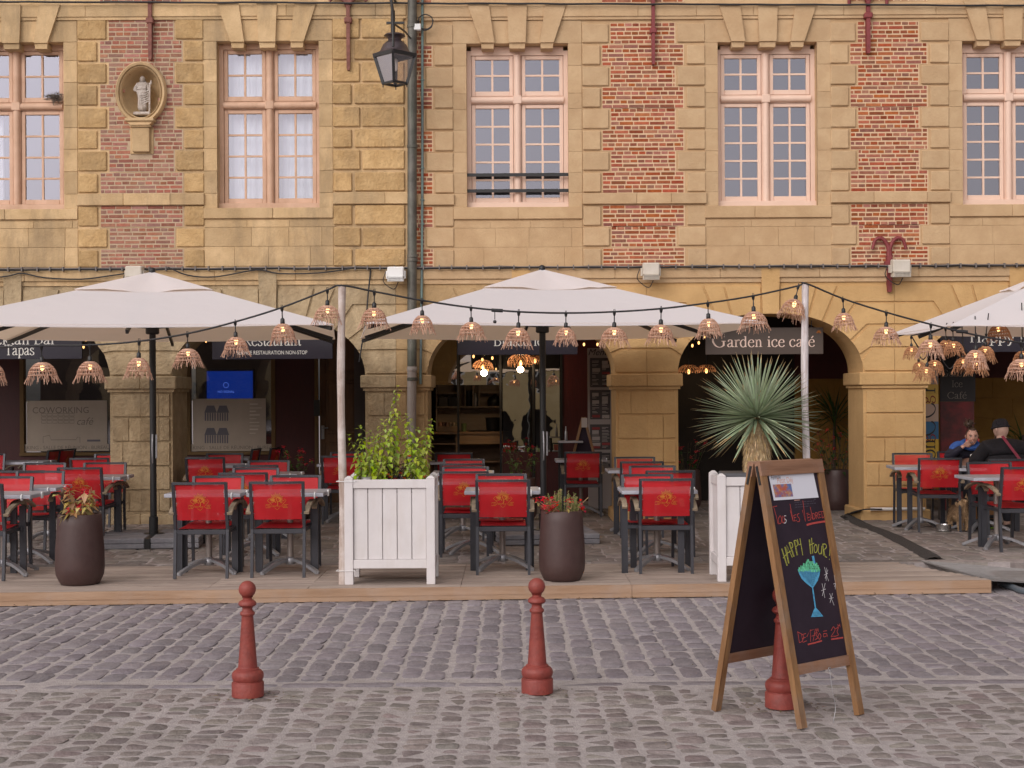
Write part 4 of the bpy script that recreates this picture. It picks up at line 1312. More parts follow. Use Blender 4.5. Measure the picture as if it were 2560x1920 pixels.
# television behind the second shop window
YT = YB + .5
a, b = at(517, 928, YT), at(632, 998, YT)
t = thing('television', 'television with a plain blue screen behind the second shop window', 'television', ((a.x + b.x) / 2, YT, b.z))
m = MB(); m.box(a.x - .03, b.x + .03, YT + .01, YT + .06, b.z - .03, a.z + .03, b=.006); part(t, 'case', m, BLACK)
m = MB(); m.box(a.x, b.x, YT, YT + .009, b.z, a.z); part(t, 'screen', m, emit('screen_blue', (.002, .013, .11), 1.0))
m = MB(); o = at(565, 982, YT - .003); put_text(m, 'NO SIGNAL', .05, o, UX, UZ); q = o + UZ * .12
pen(m, [(.04 * math.cos(k * PI / 8), .04 * math.sin(k * PI / 8)) for k in range(17)], .006, .006, q, UX, UZ); part(t, 'screen_text', m, emit('screen_text', (.06, .12, .45), 1))

# menu column beside the bar
YM = FY + TH + 1.2
a, b = at(1469, 870, YM), at(1530, 1290, YM)
t = thing('menu_board', 'tall pale menu board with dark printed sheets right of the bar', 'menu board', ((a.x + b.x) / 2, YM, FLOOR))
m = MB(); m.box(a.x, b.x, YM, YM + .03, FLOOR, a.z, b=.004); part(t, 'board', m, M('menu_board_paint', (.42, .37, .35), rough=.6))
shD = M('menu_sheet_dark', (.075, .068, .07), rough=.5); shL = M('menu_print_pale', (.45, .40, .37), rough=.6); shR = M('menu_print_red', (.33, .05, .05), rough=.6)
for (y0, y1) in ((895, 968), (975, 1048), (1061, 1124), (1132, 1180)):
    m, k2, k3 = MB(), MB(), MB()
    p, q = at(1475, y0, YM), at(1526, y1, YM); m.box(p.x, q.x, YM - .006, YM - .0005, q.z, p.z); sh = part(t, 'sheet', m, shD)
    h = p.z - q.z
    for r in range(7):
        for cc in range(2):
            x0 = p.x + .03 + cc * .14; z = p.z - .04 - r * (h - .05) / 7
            if R.random() < .25: k3.box(x0, x0 + R.uniform(.08, .12), YM - .008, YM - .0065, z - .05, z)
            elif R.random() < .12: k2.box(x0, x0 + .11, YM - .008, YM - .0065, z - .035, z)
            else:
                for l in range(2): k3.box(x0, x0 + R.uniform(.04, .11), YM - .008, YM - .0065, z - .008 - l * .018, z - l * .018)
    k3.box(p.x + .02, p.x + .03, YM - .008, YM - .0065, q.z + .02, q.z + .03); k2.box(p.x + .2, p.x + .215, YM - .008, YM - .0065, q.z + .02, q.z + .03)
    part(sh, 'print', k3, shL); part(sh, 'red_print', k2, shR)
m = MB(); o = at(1495, 888, YM - .002); put_text(m, 'Menu', .13, o, UX, UZ, shear=.35); part(t, 'heading', m, BLACK)
# small easel in front of it
YE = FY + TH + .55
a, b = at(1459, 1043, YE), at(1459, 1140, YE)
t = thing('easel_sign', 'small dark wooden A-frame easel standing by the menu board', 'easel', (a.x, YE, b.z - .6))
m = MB()
for sx in (-1, 1):
    m.bar((a.x + sx * .01, YE, a.z), (a.x + sx * .17, YE - .0, a.z - .62), .035, .03, up=(0, 1, 0))
part(t, 'frame', m, ABW)
m = MB(); m.prism([(a.x - .02, a.z - .05), (a.x + .02, a.z - .05), (a.x + .14, a.z - .58), (a.x - .14, a.z - .58)][::-1], YE + .02, YE + .03); part(t, 'board', m, SLATE)
m = MB(); m.box(a.x - .03, a.x + .05, YE - .02, YE - .014, a.z - .14, a.z - .01); part(t, 'label_card', m, shL)
t = thing('side_table', 'narrow high shelf table beside the easel at the bar entrance', 'table', (at(1424, 1100, YE).x, YE, FLOOR))
q = at(1424, 1102, YE); m = MB(); m.box(q.x - .16, q.x + .18, YE - .15, YE + .2, q.z - .025, q.z, b=.004); part(t, 'top', m, TTOP)
m = MB()
for sx in (-.14, .16): m.box(q.x + sx - .015, q.x + sx + .015, YE + .05, YE + .08, FLOOR, q.z - .025)
part(t, 'leg', m, BLACK)
m = MB(); w0 = at(1415, 1100, YE); m.lathe([(.02, 0), (.024, .01), (.02, .12), (.008, .16), (.008, .2)], 10, (w0.x, YE, q.z)); tag(m.build('bottle', ALU, smooth=50), 'slim silver bottle on the shelf table by the easel', 'bottle')

# letter flag and café banner on the right
YG = FY + TH + .1
a, b = at(2308, 905, YG), at(2347, 1190, YG)
t = thing('letter_banner', 'tall banner of coloured squares with sideways serif letters behind the right pier', 'banner', ((a.x + b.x) / 2, YG, FLOOR))
cols = [('g', (.22, .19, .17)), ('y', (.42, .27, .05)), ('y2', (.45, .29, .055)), ('w', (.38, .27, .21)), ('b', (.03, .11, .22)), ('y3', (.48, .30, .03)), ('y4', (.44, .28, .05))]
ys = [905, 961, 985, 1010, 1054, 1098, 1140, 1190]
for i, (nm, cc) in enumerate(cols):
    p, q = at(2308, ys[i], YG), at(2347, ys[i + 1], YG)
    m = MB(); m.box(a.x, b.x, YG, YG + .012, q.z + .003, p.z); part(t, 'panel', m, M('banner_' + nm, cc, rough=.7))
m = MB()
for ch, cy, sz, in (('r', 983, .3), ('C', 1045, .34), ('C', 1090, .34), ('n', 1124, .3), ('o', 1150, .3)):
    o = at(2338, cy, YG - .003); serif(m, ch, sz, o, UZ, -UX, thick=.07, thin=.03, anchor='l')
part(t, 'letters', m, BLACK)
m = MB()
for cy in (1010, 1106): serif(m, 'g', .26, at(2330, cy, YG - .003), UZ, -UX, thick=.07, thin=.03, anchor='l')
part(t, 'red_letters', m, M('banner_red', (.16, .012, .012), rough=.7))
YV = FY + TH + .5
a, b = at(2350, 868, YV), at(2440, 1180, YV)
t = thing('cafe_banner', 'tall black and dark red banner reading Garden Ice Café behind the seated woman', 'banner', ((a.x + b.x) / 2, YV, FLOOR))
zm = at(2395, 1004, YV).z
m = MB(); m.box(a.x, b.x, YV, YV + .02, zm, a.z); part(t, 'upper_panel', m, M('banner_black', (.008, .006, .007), rough=.6))
m = MB(); m.box(a.x + .02, b.x - .02, YV, YV + .02, FLOOR, zm - .002); m.box(a.x, a.x + .0195, YV, YV + .02, FLOOR, zm - .002); part(t, 'lower_panel', m, M('banner_oxblood', (.14, .008, .010), (.018, .004, .004), sc=3.2, rough=.6, map_=(1, 1, 1.4)))
m = MB()
for txt, cy, w in (('Garden', 941, 78), ('Ice', 967.5, 28), ('Café', 996.5, 49)):
    o = at(2393, cy, YV - .003); size = .135
    wd = sum(GLY[ch][0] for ch in txt) * size
    serif(m, txt, size, o, UX * (w / (FPX / YV) / wd), UZ, thick=.05, thin=.02)
part(t, 'lettering', m, M('banner_letters', (.20, .17, .14), rough=.6))

# ================================================================ bar furniture
BARW = wood('bar_oak', (.26, .19, .14), (.38, .29, .215), axis=0, sc=.8, rough=.6, isl=.06)
BARD = wood('bar_walnut', (.16, .09, .045), (.24, .14, .075), axis=0, sc=.8, rough=.55, isl=.05)
YC2 = YB + .9
def on(px, py): return at(px, py, YC2)
a, b = on(1089, 956), on(1252, 1078)
t = thing('shelf_unit', 'grey-brown back bar shelf unit with pigeonholes behind the counter', 'shelf unit', ((a.x + b.x) / 2, YC2 + .3, b.z))
m = MB(); m.box(a.x, b.x, YC2 + .30, YC2 + .33, b.z, a.z); part(t, 'back_panel', m, BARW)
m = MB()
for px_ in (1089, 1143, 1161, 1181, 1196, 1249):
    q = on(px_, 956); zb2 = on(px_, 1016).z if px_ not in (1089, 1249) else b.z
    m.box(q.x, q.x + .022, YC2 + .05, YC2 + .299, zb2, a.z)
part(t, 'divider', m, BARW)
for (p0_, p1_, y) in ((1093, 1142, 983), (1201, 1248, 981), (1093, 1248, 1018), (1086, 1254, 954)):
    p, q = on(p0_, y), on(p1_, y); m = MB(); m.box(p.x, q.x, YC2 + .03, YC2 + .29, p.z - .012, p.z + .012)
    m.box(p.x + .02, q.x - .02, YC2 + .024, YC2 + .0295, p.z - .006, p.z + .006); part(t, 'shelf', m, BARW)
m = MB()
for y in (944, 951):
    p, q = on(1092, y), on(1250, y); m.tube([(p.x, YC2 + .05, p.z), (q.x, YC2 + .05, q.z)], .008, 6)
for k in range(6): p = on(1095 + k * 30, 955); m.tube([(p.x, YC2 + .05, p.z), (p.x, YC2 + .05, p.z + .09)], .008, 6)
part(t, 'gallery_rail', m, BLACK)
YD = YB + .15
a, b = at(1075, 1076, YD), at(1269, 1080, YD)
t = thing('bar_counter', 'brown wooden bar counter with a drawer and open lower shelves', 'counter', ((a.x + b.x) / 2, YD, FLOOR))
m = MB(); m.box(a.x - .03, b.x + .02, YD - .03, YD + .6, b.z - .03, b.z + .005, b=.004); part(t, 'top', m, BARD)
m = MB()
for px_ in (1073, 1139, 1266): q = at(px_, 1090, YD); m.box(q.x, q.x + .025, YD, YD + .55, FLOOR, b.z - .03)
m.box(a.x, b.x, YD + .5, YD + .53, FLOOR, b.z - .03); q = at(1100, 1155, YD); m.box(a.x, b.x, YD + .02, YD + .5, q.z - .012, q.z + .012)
q = at(1100, 1110, YD); m.box(a.x + .025, at(1139, 1090, YD).x, YD + .02, YD + .5, q.z - .012, q.z + .012); part(t, 'carcass', m, BARD)
p, q = at(1143, 1084, YD), at(1265, 1110, YD); m = MB(); m.box(p.x, q.x, YD - .01, YD + .45, q.z, p.z, b=.003); part(t, 'drawer', m, wood('bar_drawer', (.24, .14, .065), (.33, .20, .10), axis=0, sc=.8))
ZC = b.z + .006
def small(name, label, cat, px, py, prof, mat, Y=YC2 + .15, z=None, n=14):
    p = at(px, py, Y); m = MB(); m.lathe(prof, n, (p.x, Y, p.z if z is None else z)); return tag(m.build(name, mat, smooth=45), label, cat)
small('thermos_flask', 'black thermos with a chrome front in the middle pigeonhole', 'thermos', 1172, 1017, [(.05, 0), (.055, .02), (.055, .14), (.065, .16), (.065, .25), (.03, .26)], BLACK)
small('thermos_flask', 'slim chrome cocktail shaker beside the black thermos', 'shaker', 1189, 1017, [(.035, 0), (.04, .02), (.045, .13), (.03, .17), (.02, .2), (.018, .22)], ALU)
small('kettle', 'round black kettle on the right shelf of the back bar', 'kettle', 1236, 1017, [(.09, 0), (.11, .03), (.115, .10), (.09, .15), (.03, .17), (.02, .2)], BLACK)
small('green_cup', 'pale green paper cup on the bar counter', 'cup', 1160, 1078, [(.033, 0), (.04, .12), (.042, .125)], M('cup_green', (.10, .13, .045), rough=.6), Y=YD + .2, z=ZC)
small('ice_bucket', 'black ice bucket on the right end of the bar counter', 'bucket', 1233, 1078, [(.10, 0), (.105, .02), (.12, .2), (.125, .21), (.115, .215)], BLACK, Y=YD + .3, z=ZC)
small('serving_tray', 'flat black round tray lying on the bar counter', 'tray', 1204, 1078, [(.19, 0), (.2, .015), (.19, .016)], BLACK, Y=YD + .25, z=ZC, n=24)
small('bottle', 'white chequered bottle on the lower shelf of the counter', 'bottle', 1257, 1153, [(.03, 0), (.034, .02), (.034, .12), (.014, .17), (.014, .22)], M('bottle_check', (.5, .48, .46), (.05, .04, .04), sc=60, rough=.3, ramp=(.49, .51)), Y=YD + .2)
m = MB(); p = at(1118, 1016, YC2 + .15); m.box(p.x + .02, p.x + .18, YC2 + .1, YC2 + .25, p.z, p.z + .15, b=.004); tag(m.build('storage_box', BLACK), 'black box on the lower left shelf of the back bar', 'box')
m = MB(); m.box(p.x - .13, p.x + .01, YC2 + .1, YC2 + .25, p.z, p.z + .15, b=.004); tag(m.build('storage_box', M('box_grey', (.13, .115, .105), rough=.6)), 'grey box on the lower left shelf of the back bar', 'box')
t = thing('cup_crate', 'low wooden crate of upturned cups on the left of the bar counter', 'crate', (at(1122, 1070, YD).x, YD + .2, ZC))
m = MB(); p = at(1122, 1070, YD + .2); m.box(p.x - .17, p.x + .16, YD + .1, YD + .32, ZC, ZC + .085, b=.004); part(t, 'crate', m, wood('crate_pine', (.14, .085, .045), (.20, .13, .07), axis=0))
for k in range(6):
    m = MB(); m.lathe([(.032, 0), (.03, .05), (.02, .06)], 10, (p.x - .13 + k * .052, YD + .16 + .05 * (k % 2), ZC + .086)); part(t, 'cup', m, M('cup_rust_%d' % k, (.22 - .02 * k, .10, .06), rough=.5), smooth=50)
# warm pendant lamps inside the bar
for k, (px_, py_, rr, lb) in enumerate(((1207, 916, .15, 'woven pendant lamp glowing over the left of the bar'), (1302, 906, .2, 'wide woven pendant lamp glowing over the middle of the bar'), (1338, 902, .12, 'small woven pendant lamp beside the parasol pole in the bar'), (1722, 929, .16, 'left woven pendant lamp in the dark arch behind the yucca'), (1766, 927, .14, 'right woven pendant lamp in the dark arch behind the yucca'))):
    Y = YB - .5
    c = at(px_, py_, Y)
    t = thing('pendant_lamp', lb, 'lamp', c, group='woven pendant lamps indoors')
    m = MB()
    for j in range(20):
        for dr in (1, -1):
            pts = [(rr * math.cos(j * PI / 10 + dr * q * .5) * math.sin(.35 + q * 1.4), rr * math.sin(j * PI / 10 + dr * q * .5) * math.sin(.35 + q * 1.4), rr * .7 * math.cos(.35 + q * 1.4)) for q in (0, .25, .5, .75, 1)]
            m.tube(pts, .0035, 4)
    part(t, 'shade', m, RAFFIA2, world=False)
    m = MB(); m.ball((0, 0, 0), .02, rz=.035, n=8, k=6); part(t, 'bulb', m, BULB2, world=False)
    m = MB(); m.tube([(0, 0, .035), (0, 0, ZB - c.z)], .006, 5); part(t, 'cord', m, BLACK, world=False)
bb = thing('bare_bulb', 'bare warm bulb under the leftmost arch, upper one beside the Tapas sign', 'bulb', at(215, 849, FY + 1.2), group='bare bulbs under the arches')
m = MB(); m.ball((0, 0, 0), .014, rz=.024, n=8, k=6); part(bb, 'glass', m, BULB2, world=False)
m = MB(); m.tube([(0, 0, .02), (0, 0, .08)], .014, 8); m.tube([(0, 0, .09), (0, 0, .6)], .006, 5); part(bb, 'cord', m, BLACK, world=False)
for px_, py_, lb in ((209, 867, 'bare warm bulb under the leftmost arch, lower one beside the Tapas sign'), (515, 852, 'bare warm bulb at the upper left of the Restaurant sign'),
                     (1460, 861, 'left bare warm bulb right of the Brasserie sign'), (1494, 861, 'right bare warm bulb right of the Brasserie sign'),
                     (1731, 864, 'lower bare warm bulb left of the Garden ice café sign'), (1747, 857, 'middle bare warm bulb left of the Garden ice café sign'), (1762, 841, 'upper bare warm bulb left of the Garden ice café sign'),
                     (1184, 891, 'left bare bulb of three under the Brasserie sign'), (1206, 899, 'middle bare bulb of three under the Brasserie sign'), (1231, 895, 'right bare bulb of three under the Brasserie sign')):
    dup(bb, at(px_, py_, FY + 1.2), label=lb)
# ================================================================ terrace deck
DECK = wood('deck_boards', (.26, .20, .165), (.40, .325, .28), axis=0, sc=.7, rough=.8, isl=.15, c3=(.47, .38, .32))
FASC = wood('deck_edge', (.30, .18, .105), (.43, .285, .19), axis=0, sc=.6, rough=.75, isl=.1, c3=(.38, .28, .22))
t = thing('wooden_deck', 'low weathered wooden terrace deck along the edge of the cobbles', 'deck', (0, 13.3, 0))
xl, xr = -6.6, 4.16
def dyf(x): return deck_front(x)
m = MB()
joints = [xl, -2.62, -1.75, -.45, 1.02, 2.4, xr]
nb = 12
for i in range(nb):
    f0, f1 = i / nb, (i + 1) / nb
    js = list(joints)
    xr_i = 4.16 - .48 * f0
    for u, v in zip(js[:-1], js[1:]):
        if v > xr_i: v = xr_i
        y = lambda x, f: dyf(x) + .015 + (14.28 - dyf(x)) * f
        dz = R.uniform(-.003, .002)
        a = [(u + .002, y(u, f0) + .004), (v - .002, y(v, f0) + .004), (v - .002, y(v, f1) - .004), (u + .002, y(u, f1) - .004)]
        m.slab(a, FLOOR - .03 + dz, FLOOR + dz)
part(t, 'decking', m, DECK)
m = MB(); m.slab([(xl, dyf(xl) + .2), (xr - .1, dyf(xr) + .2), (3.6, 14.25), (xl, 14.25)], -.04, FLOOR - .036); part(t, 'joists', m, BLACK)
for u, v in ((xl, -2.2), (-2.2, 1.02), (1.02, xr)):
    m = MB(); e = .0015
    m.slab([(u + e, dyf(u) - .03), (v - e, dyf(v) - .03), (v - e, dyf(v) + .012), (u + e, dyf(u) + .012)], .003, FLOOR + .001)
    m.slab([(u + e, dyf(u) - .034), (v - e, dyf(v) - .034), (v - e, dyf(v) - .0305), (u + e, dyf(u) - .0305)], .045, .048)
    part(t, 'fascia_board', m, FASC)
# side ramp plate on the right and the hose under it
m = MB()
P = [(gnd(2300, 1401, .115)), (gnd(2640, 1428, .10)), (gnd(2700, 1462, .0)), (gnd(2475, 1449, .112))]
m.add([p + Vector((0, 0, 0)) for p in P] + [p - Vector((0, 0, .012)) for p in P], [(0, 1, 2, 3), (7, 6, 5, 4), (0, 4, 5, 1), (1, 5, 6, 2), (2, 6, 7, 3), (3, 7, 4, 0)])
for k in range(1, 16):
    f = k / 16
    a = P[0].lerp(P[3], f); b = P[1].lerp(P[2], f)
    m.tube([a + Vector((0, 0, .001)), b + Vector((0, 0, .001))], .006, 5)
tag(m.build('ramp_plate', M('ramp_metal', (.19, .175, .17), (.24, .225, .22), sc=10, rough=.7)), 'pale ribbed metal ramp plate at the right end of the deck', 'ramp')
m = MB(); m.tube(spline([gnd(2500, 1458, .03), gnd(2530, 1468, .025), gnd(2570, 1480, .025), gnd(2680, 1494, .025)], 5), .028, 10)
tag(m.build('hose', M('hose_grey', (.10, .12, .14), rough=.5), smooth=60), 'grey hose coming out from under the ramp plate', 'hose')
m = MB()                                                 # dark carpet strip over a cable
pts = spline([gnd(2117, 1291, FLOOR), gnd(2160, 1313, FLOOR), gnd(2225, 1338, FLOOR), (gnd(2290, 1372, FLOOR)), gnd(2338, 1399, FLOOR)], 6)
vs = []
for i, p in enumerate(pts):
    for q, h in ((-.10, .002), (-.05, .018), (0, .026), (.05, .018), (.10, .002)):
        vs.append((p.x + q + R.uniform(-.008, .008), p.y + q * .1, p.z + h + R.uniform(-.003, .003)))
m.add(vs, [(i * 5 + k, i * 5 + k + 1, i * 5 + k + 6, i * 5 + k + 5) for i in range(len(pts) - 1) for k in range(4)])
tag(m.build('cable_strip', M('carpet_dark', (.030, .026, .024), (.06, .05, .047), sc=60, rough=1, bump=.6, bsc=150), smooth=60), 'dark carpet strip covering a cable across the pavement on the right', 'cable cover')
m = MB(); p, q = at(2176, 1273, FY - .1), at(2312, 1272, FY - .1); m.tube([p, q], .022, 10); tag(m.build('conduit_pipe', M('conduit_white', (.66, .62, .58), rough=.5), smooth=60), 'white plastic conduit along the foot of the right pier', 'pipe')
m = MB()
for o in (0, .02, .05):
    m.tube(spline([at(2200 + o * 80, 1273, FY - .13), at(2160, 1274, FY - .2 - o), gnd(2120, 1284 + o * 60, FLOOR + .02), gnd(2108, 1292, FLOOR + .012), gnd(2118, 1294, FLOOR + .02)], 6), .010, 6)
tag(m.build('cable', CABLE, smooth=60), 'black cables looping from the white conduit to the carpet strip', 'cable')

# ================================================================ parasols
def parasol(loc, wx, wd, rz, zedge, ztop, label, slabs=True, first=[0]):
    t = thing('parasol', label, 'parasol', (loc[0], loc[1], FLOOR), rz, 'white parasols over the terrace')
    ze, zt_ = zedge - FLOOR, ztop - FLOOR
    hx, hy = wx / 2, wd / 2
    m = MB(); n = 14
    def pyr(sx, sy, z0, z1, sag, ripple=0.0, cut=1.0):
        # four panels, each a fan from the peak with sag between the ribs
        for k in range(4):
            A = [(-sx, -sy), (sx, -sy), (sx, sy), (-sx, sy)][k]; Bc = [(sx, -sy), (sx, sy), (-sx, sy), (-sx, -sy)][k]
            vs = []
            for i in range(n + 1):
                f = i / n * cut
                for j in range(n + 1):
                    g = j / n
                    x = (A[0] + (Bc[0] - A[0]) * g) * f; y = (A[1] + (Bc[1] - A[1]) * g) * f
                    z = z1 + (z0 - z1) * f
                    dip = math.sin(PI * g) * sag * f * (1 - .35 * f)
                    z -= dip
                    if ripple: z += ripple * f * math.sin(g * 9 + k * 1.7) * math.sin(PI * g) + (R.uniform(-.006, .006) if i == n else 0)
                    vs.append((x, y, z))
            w = n + 1
            m.add(vs, [(i * w + j, i * w + j + 1, (i + 1) * w + j + 1, (i + 1) * w + j) for i in range(n) for j in range(n)])
    pyr(hx, hy, ze, zt_ - .03, .05)
    # short hem
    for k in range(4):
        A = [(-hx, -hy), (hx, -hy), (hx, hy), (-hx, hy)][k]; Bc = [(hx, -hy), (hx, hy), (-hx, hy), (-hx, -hy)][k]
        m.quad((*A, ze), (*Bc, ze), (Bc[0] * .999, Bc[1] * .999, ze - .010), (A[0] * .999, A[1] * .999, ze - .010))
    part(t, 'canopy', m, CANVAS, world=False, smooth=35)
    m = MB(); q = .36
    pyr(hx * q, hy * q, zt_ - (zt_ - ze) * q * 1.0, zt_, .03, ripple=.018)
    part(t, 'top_vent', m, CANVAS, world=False, smooth=35)
    m = MB(); m.tube([(0, 0, .1), (0, 0, zt_ + .01)], .036, 14); m.lathe([(.03, 0), (.04, .008), (.036, .03), (.012, .045)], 14, (0, 0, zt_ + .002))
    part(t, 'pole', m, BLACK, world=False, smooth=50)
    m = MB(); m.lathe([(.06, 0), (.075, .01), (.075, .12), (.05, .14)], 14, (0, 0, ze - .02)); m.lathe([(.045, 0), (.07, .02), (.07, .1), (.05, .11)], 14, (0, 0, zt_ - .15))
    part(t, 'hub', m, BLACK, world=False, smooth=50)
    ends = [(-hx, -hy), (0, -hy), (hx, -hy), (hx, 0), (hx, hy), (0, hy), (-hx, hy), (-hx, 0)]
    for e in ends:
        m = MB(); diag = abs(e[0]) > 0 and abs(e[1]) > 0
        sg = 0 if diag else .05 * .65
        m.bar((e[0] * .02, e[1] * .02, zt_ - .13), (e[0] * .99, e[1] * .99, ze - .04 - sg), .028, .04)
        part(t, 'rib', m, BLACK, world=False)
        k = .55; zz = (zt_ - .13) + (ze - .04 - zt_ + .13) * k
        m = MB(); m.bar((e[0] * .025, e[1] * .025, ze + .06), (e[0] * k, e[1] * k, zz - .03), .02, .03); part(t, 'strut', m, BLACK, world=False)
    if slabs:
        for sx in (-1, 1):
            for sy in (-1, 1):
                m = MB()
                for l in range(2): m.box(min(sx * .03, sx * .545), max(sx * .03, sx * .545), min(sy * .03, sy * .545), max(sy * .03, sy * .545), .005 + l * .057, .060 + l * .057, b=.008)
                part(t, 'base_slab', m, CONC, world=False)
        m = MB(); m.box(-.028, .028, -.56, .56, .002, .112); m.box(-.56, -.029, -.028, .028, .002, .111); m.box(.029, .56, -.028, .028, .002, .111)
        m.lathe([(.11, .112), (.11, .125), (.05, .127), (.05, .3), (.037, .31)], 14); part(t, 'base_cross', m, BLACK, world=False, smooth=40)
        m = MB(); m.box(.03, .05, -.045, -.03, .95, 1.22, b=.004); m.tube(spline([(.0, -.04, 1.22), (0, -.065, 1.1), (0, -.065, .98), (0, -.04, .9)], 4), .009, 6); part(t, 'crank_handle', m, ALU, world=False)
    return t
parasol((-3.98, 16.4), 4, 4, math.radians(6.6), 2.455, 3.13, 'white square parasol on the left, its pole behind the paired chairs')
parasol((.345, 16.6), 4, 4, math.radians(6.6), 2.455, 3.15, 'white square parasol in the middle, in front of the Brasserie sign')
parasol((6.03, 16.1), 3.24, 2.45, 0, 2.42, 3.12, 'white parasol cut off by the right edge of the photo', slabs=False)

# ================================================================ string lights
def post(px, ytop, ybot, Y, label, r):
    a, b = at(px[0], ytop, Y), at(px[1], ybot, Y)
    t = thing('wooden_post', label, 'post', (b.x, Y, FLOOR), group='posts holding the string lights')
    m = MB()
    n = 14; pts, rs = [], []
    for k in range(n + 1):
        f = k / n
        pts.append((b.x + (a.x - b.x) * f + .008 * math.sin(f * 7), Y, FLOOR + (a.z - FLOOR) * f)); rs.append(r * (1 + .05 * math.sin(f * 19)))
    m.tube(pts, rs, 10); part(t, 'pole', m, POSTW, smooth=60)
    return t, Vector((a.x, Y, a.z))
LYS = 12.86
tp1, T1 = post((854, 856), 714, 1462, 12.86, 'weathered pale wooden post tied to the left white planter', .034)
m = MB(); p = at(855, 1205, 12.86)
for y in (1203, 1426):
    p = at(855, y, 12.86); m.tube([(p.x - .045, 12.86 - .045, p.z), (p.x + .12, 12.86 - .05, p.z), (p.x + .12, 12.86 + .04, p.z), (p.x - .045, 12.86 + .04, p.z), (p.x - .045, 12.86 - .045, p.z)], .003, 4)
part(tp1, 'cable_tie', m, WHITE)
POSTW_, POSTW = POSTW, wood('peeling_post', (.34, .26, .23), (.78, .74, .76), axis=2, sc=1.6, rough=.8, isl=0, c3=(.82, .79, .81))
tp2, T2 = post((2012, 2018), 709, 1465, 13.35, 'peeling white wooden post behind the right white planter', .032)
HK = [(-18, 868), (103, 864), (225, 862.5), (348, 853), (468.5, 834), (588, 804.5), (705, 768.5), (818.6, 724.6), None, (936, 729), (1055, 751), (1177.5, 769), (1297, 779.5), (1415, 782.6), (1536, 779.5), (1653, 771.6), (1769.5, 757.5), (1883, 739.7), (1996, 714.6), None, (2107.4, 746.6), (2216, 781), (2327.5, 811), (2441, 838), (2553, 857), (2668, 872)]
def hookY(px): return LYS + (.49 if px > 2000 else .49 * max(0, (px - 856) / 1150)) 
path = [at(-140, 862, LYS)]
hooks = []
for h in HK:
    if h is None:
        path.append(T1 + Vector((0, -.03, .0)) if len(hooks) < 10 else T2 + Vector((0, -.03, .0)))
        continue
    p = at(h[0], h[1], hookY(h[0])); hooks.append(p); path.append(p)
m = MB(); m.tube(spline(path, 5), .0085, 7)
for px_, py_ in ((1243, 776), (2405, 829)):
    p = at(px_, py_, hookY(px_)); m.tube([p - Vector((.05, 0, -.003)), p + Vector((.05, 0, -.003))], .016, 7)
p = at(1237, 776, hookY(1237)); m.tube([p, p - Vector((0, 0, .08))], .004, 5); m.ball(p - Vector((0, 0, .10)), .016, n=8, k=6)
tag(m.build('string_cable', CABLE, smooth=60), 'black festoon cable slung between the two wooden posts', 'cable')

def lampmesh(seed, flare=1.0):
    r = random.Random(seed)
    sh, so, bu = MB(), MB(), MB()
    so.tube([(0, 0, 0), (0, 0, -.03), (0, 0, -.035)], [.016, .010, .006], 8); so.tube([(0, 0, -.035), (0, 0, -.09)], .005, 6)
    so.tube([(0, 0, -.085), (0, 0, -.095), (0, 0, -.135), (0, 0, -.145)], [.008, .017, .019, .014], 10)
    so.tube([(-.006, 0, .0), (-.006, 0, .02), (.006, 0, .02), (.006, 0, 0)], .003, 5)
    z0 = -.135
    prof = lambda f: (.025 + .078 * flare * math.sin(min(1, f) * PI / 2 * .92) ** .75, z0 - .105 * f ** 1.25)
    nr = 26
    for k in range(nr):
        for tw in (-.34, .34):
            a = 2 * PI * k / nr + r.uniform(-.05, .05)
            pts = []
            for q in range(6):
                f = q / 5
                R_, Z_ = prof(f)
                pts.append((R_ * math.cos(a + tw * f), R_ * math.sin(a + tw * f), Z_ + r.uniform(-.002, .002)))
            L = r.uniform(.025, .075)
            aa = a + tw + r.uniform(-.15, .15)
            R_, Z_ = prof(1.0)
            e1 = R_ + L * r.uniform(.15, .55) * flare
            pts.append((e1 * .5 * math.cos(aa) + R_ * .5 * math.cos(aa), e1 * .5 * math.sin(aa) + R_ * .5 * math.sin(aa), Z_ - L * .5))
            pts.append((e1 * math.cos(aa), e1 * math.sin(aa), Z_ - L))
            sh.tube(pts, .0024, 3, cap=False)
    for f in (.06, .14, .3, .46, .5, .72, .97):
        R_, Z_ = prof(f)
        sh.tube([(R_ * math.cos(2 * PI * k / 20), R_ * math.sin(2 * PI * k / 20), Z_ + r.uniform(-.003, .003)) for k in range(21)], .0036, 4, cap=False)
    for f in (.03, .09, .12, .18, .22, .26):
        R_, Z_ = prof(f)
        sh.tube([(R_ * math.cos(2 * PI * k / 16), R_ * math.sin(2 * PI * k / 16), Z_) for k in range(17)], .003, 3, cap=False)
    bu.ball((0, 0, z0 - .035), .016, rz=.03, n=10, k=7)
    return sh, so, bu
LG = 'raffia lampshades on the string lights'
protos = []
for v in range(3):
    sh, so, bu = lampmesh(50 + v, (1.0, .88, 1.12)[v])
    t = thing('raffia_lamp', 'x', 'lamp', (0, 0, 0), group=LG)
    part(t, 'shade', sh, RAFFIA, world=False); part(t, 'socket', so, BLACK, world=False, smooth=60); part(t, 'bulb', bu, BULB, world=False, smooth=180)
    protos.append([t, False])
ORD = ['first', 'second', 'third', 'fourth', 'fifth', 'sixth', 'seventh', 'eighth', 'ninth', 'tenth', 'eleventh']
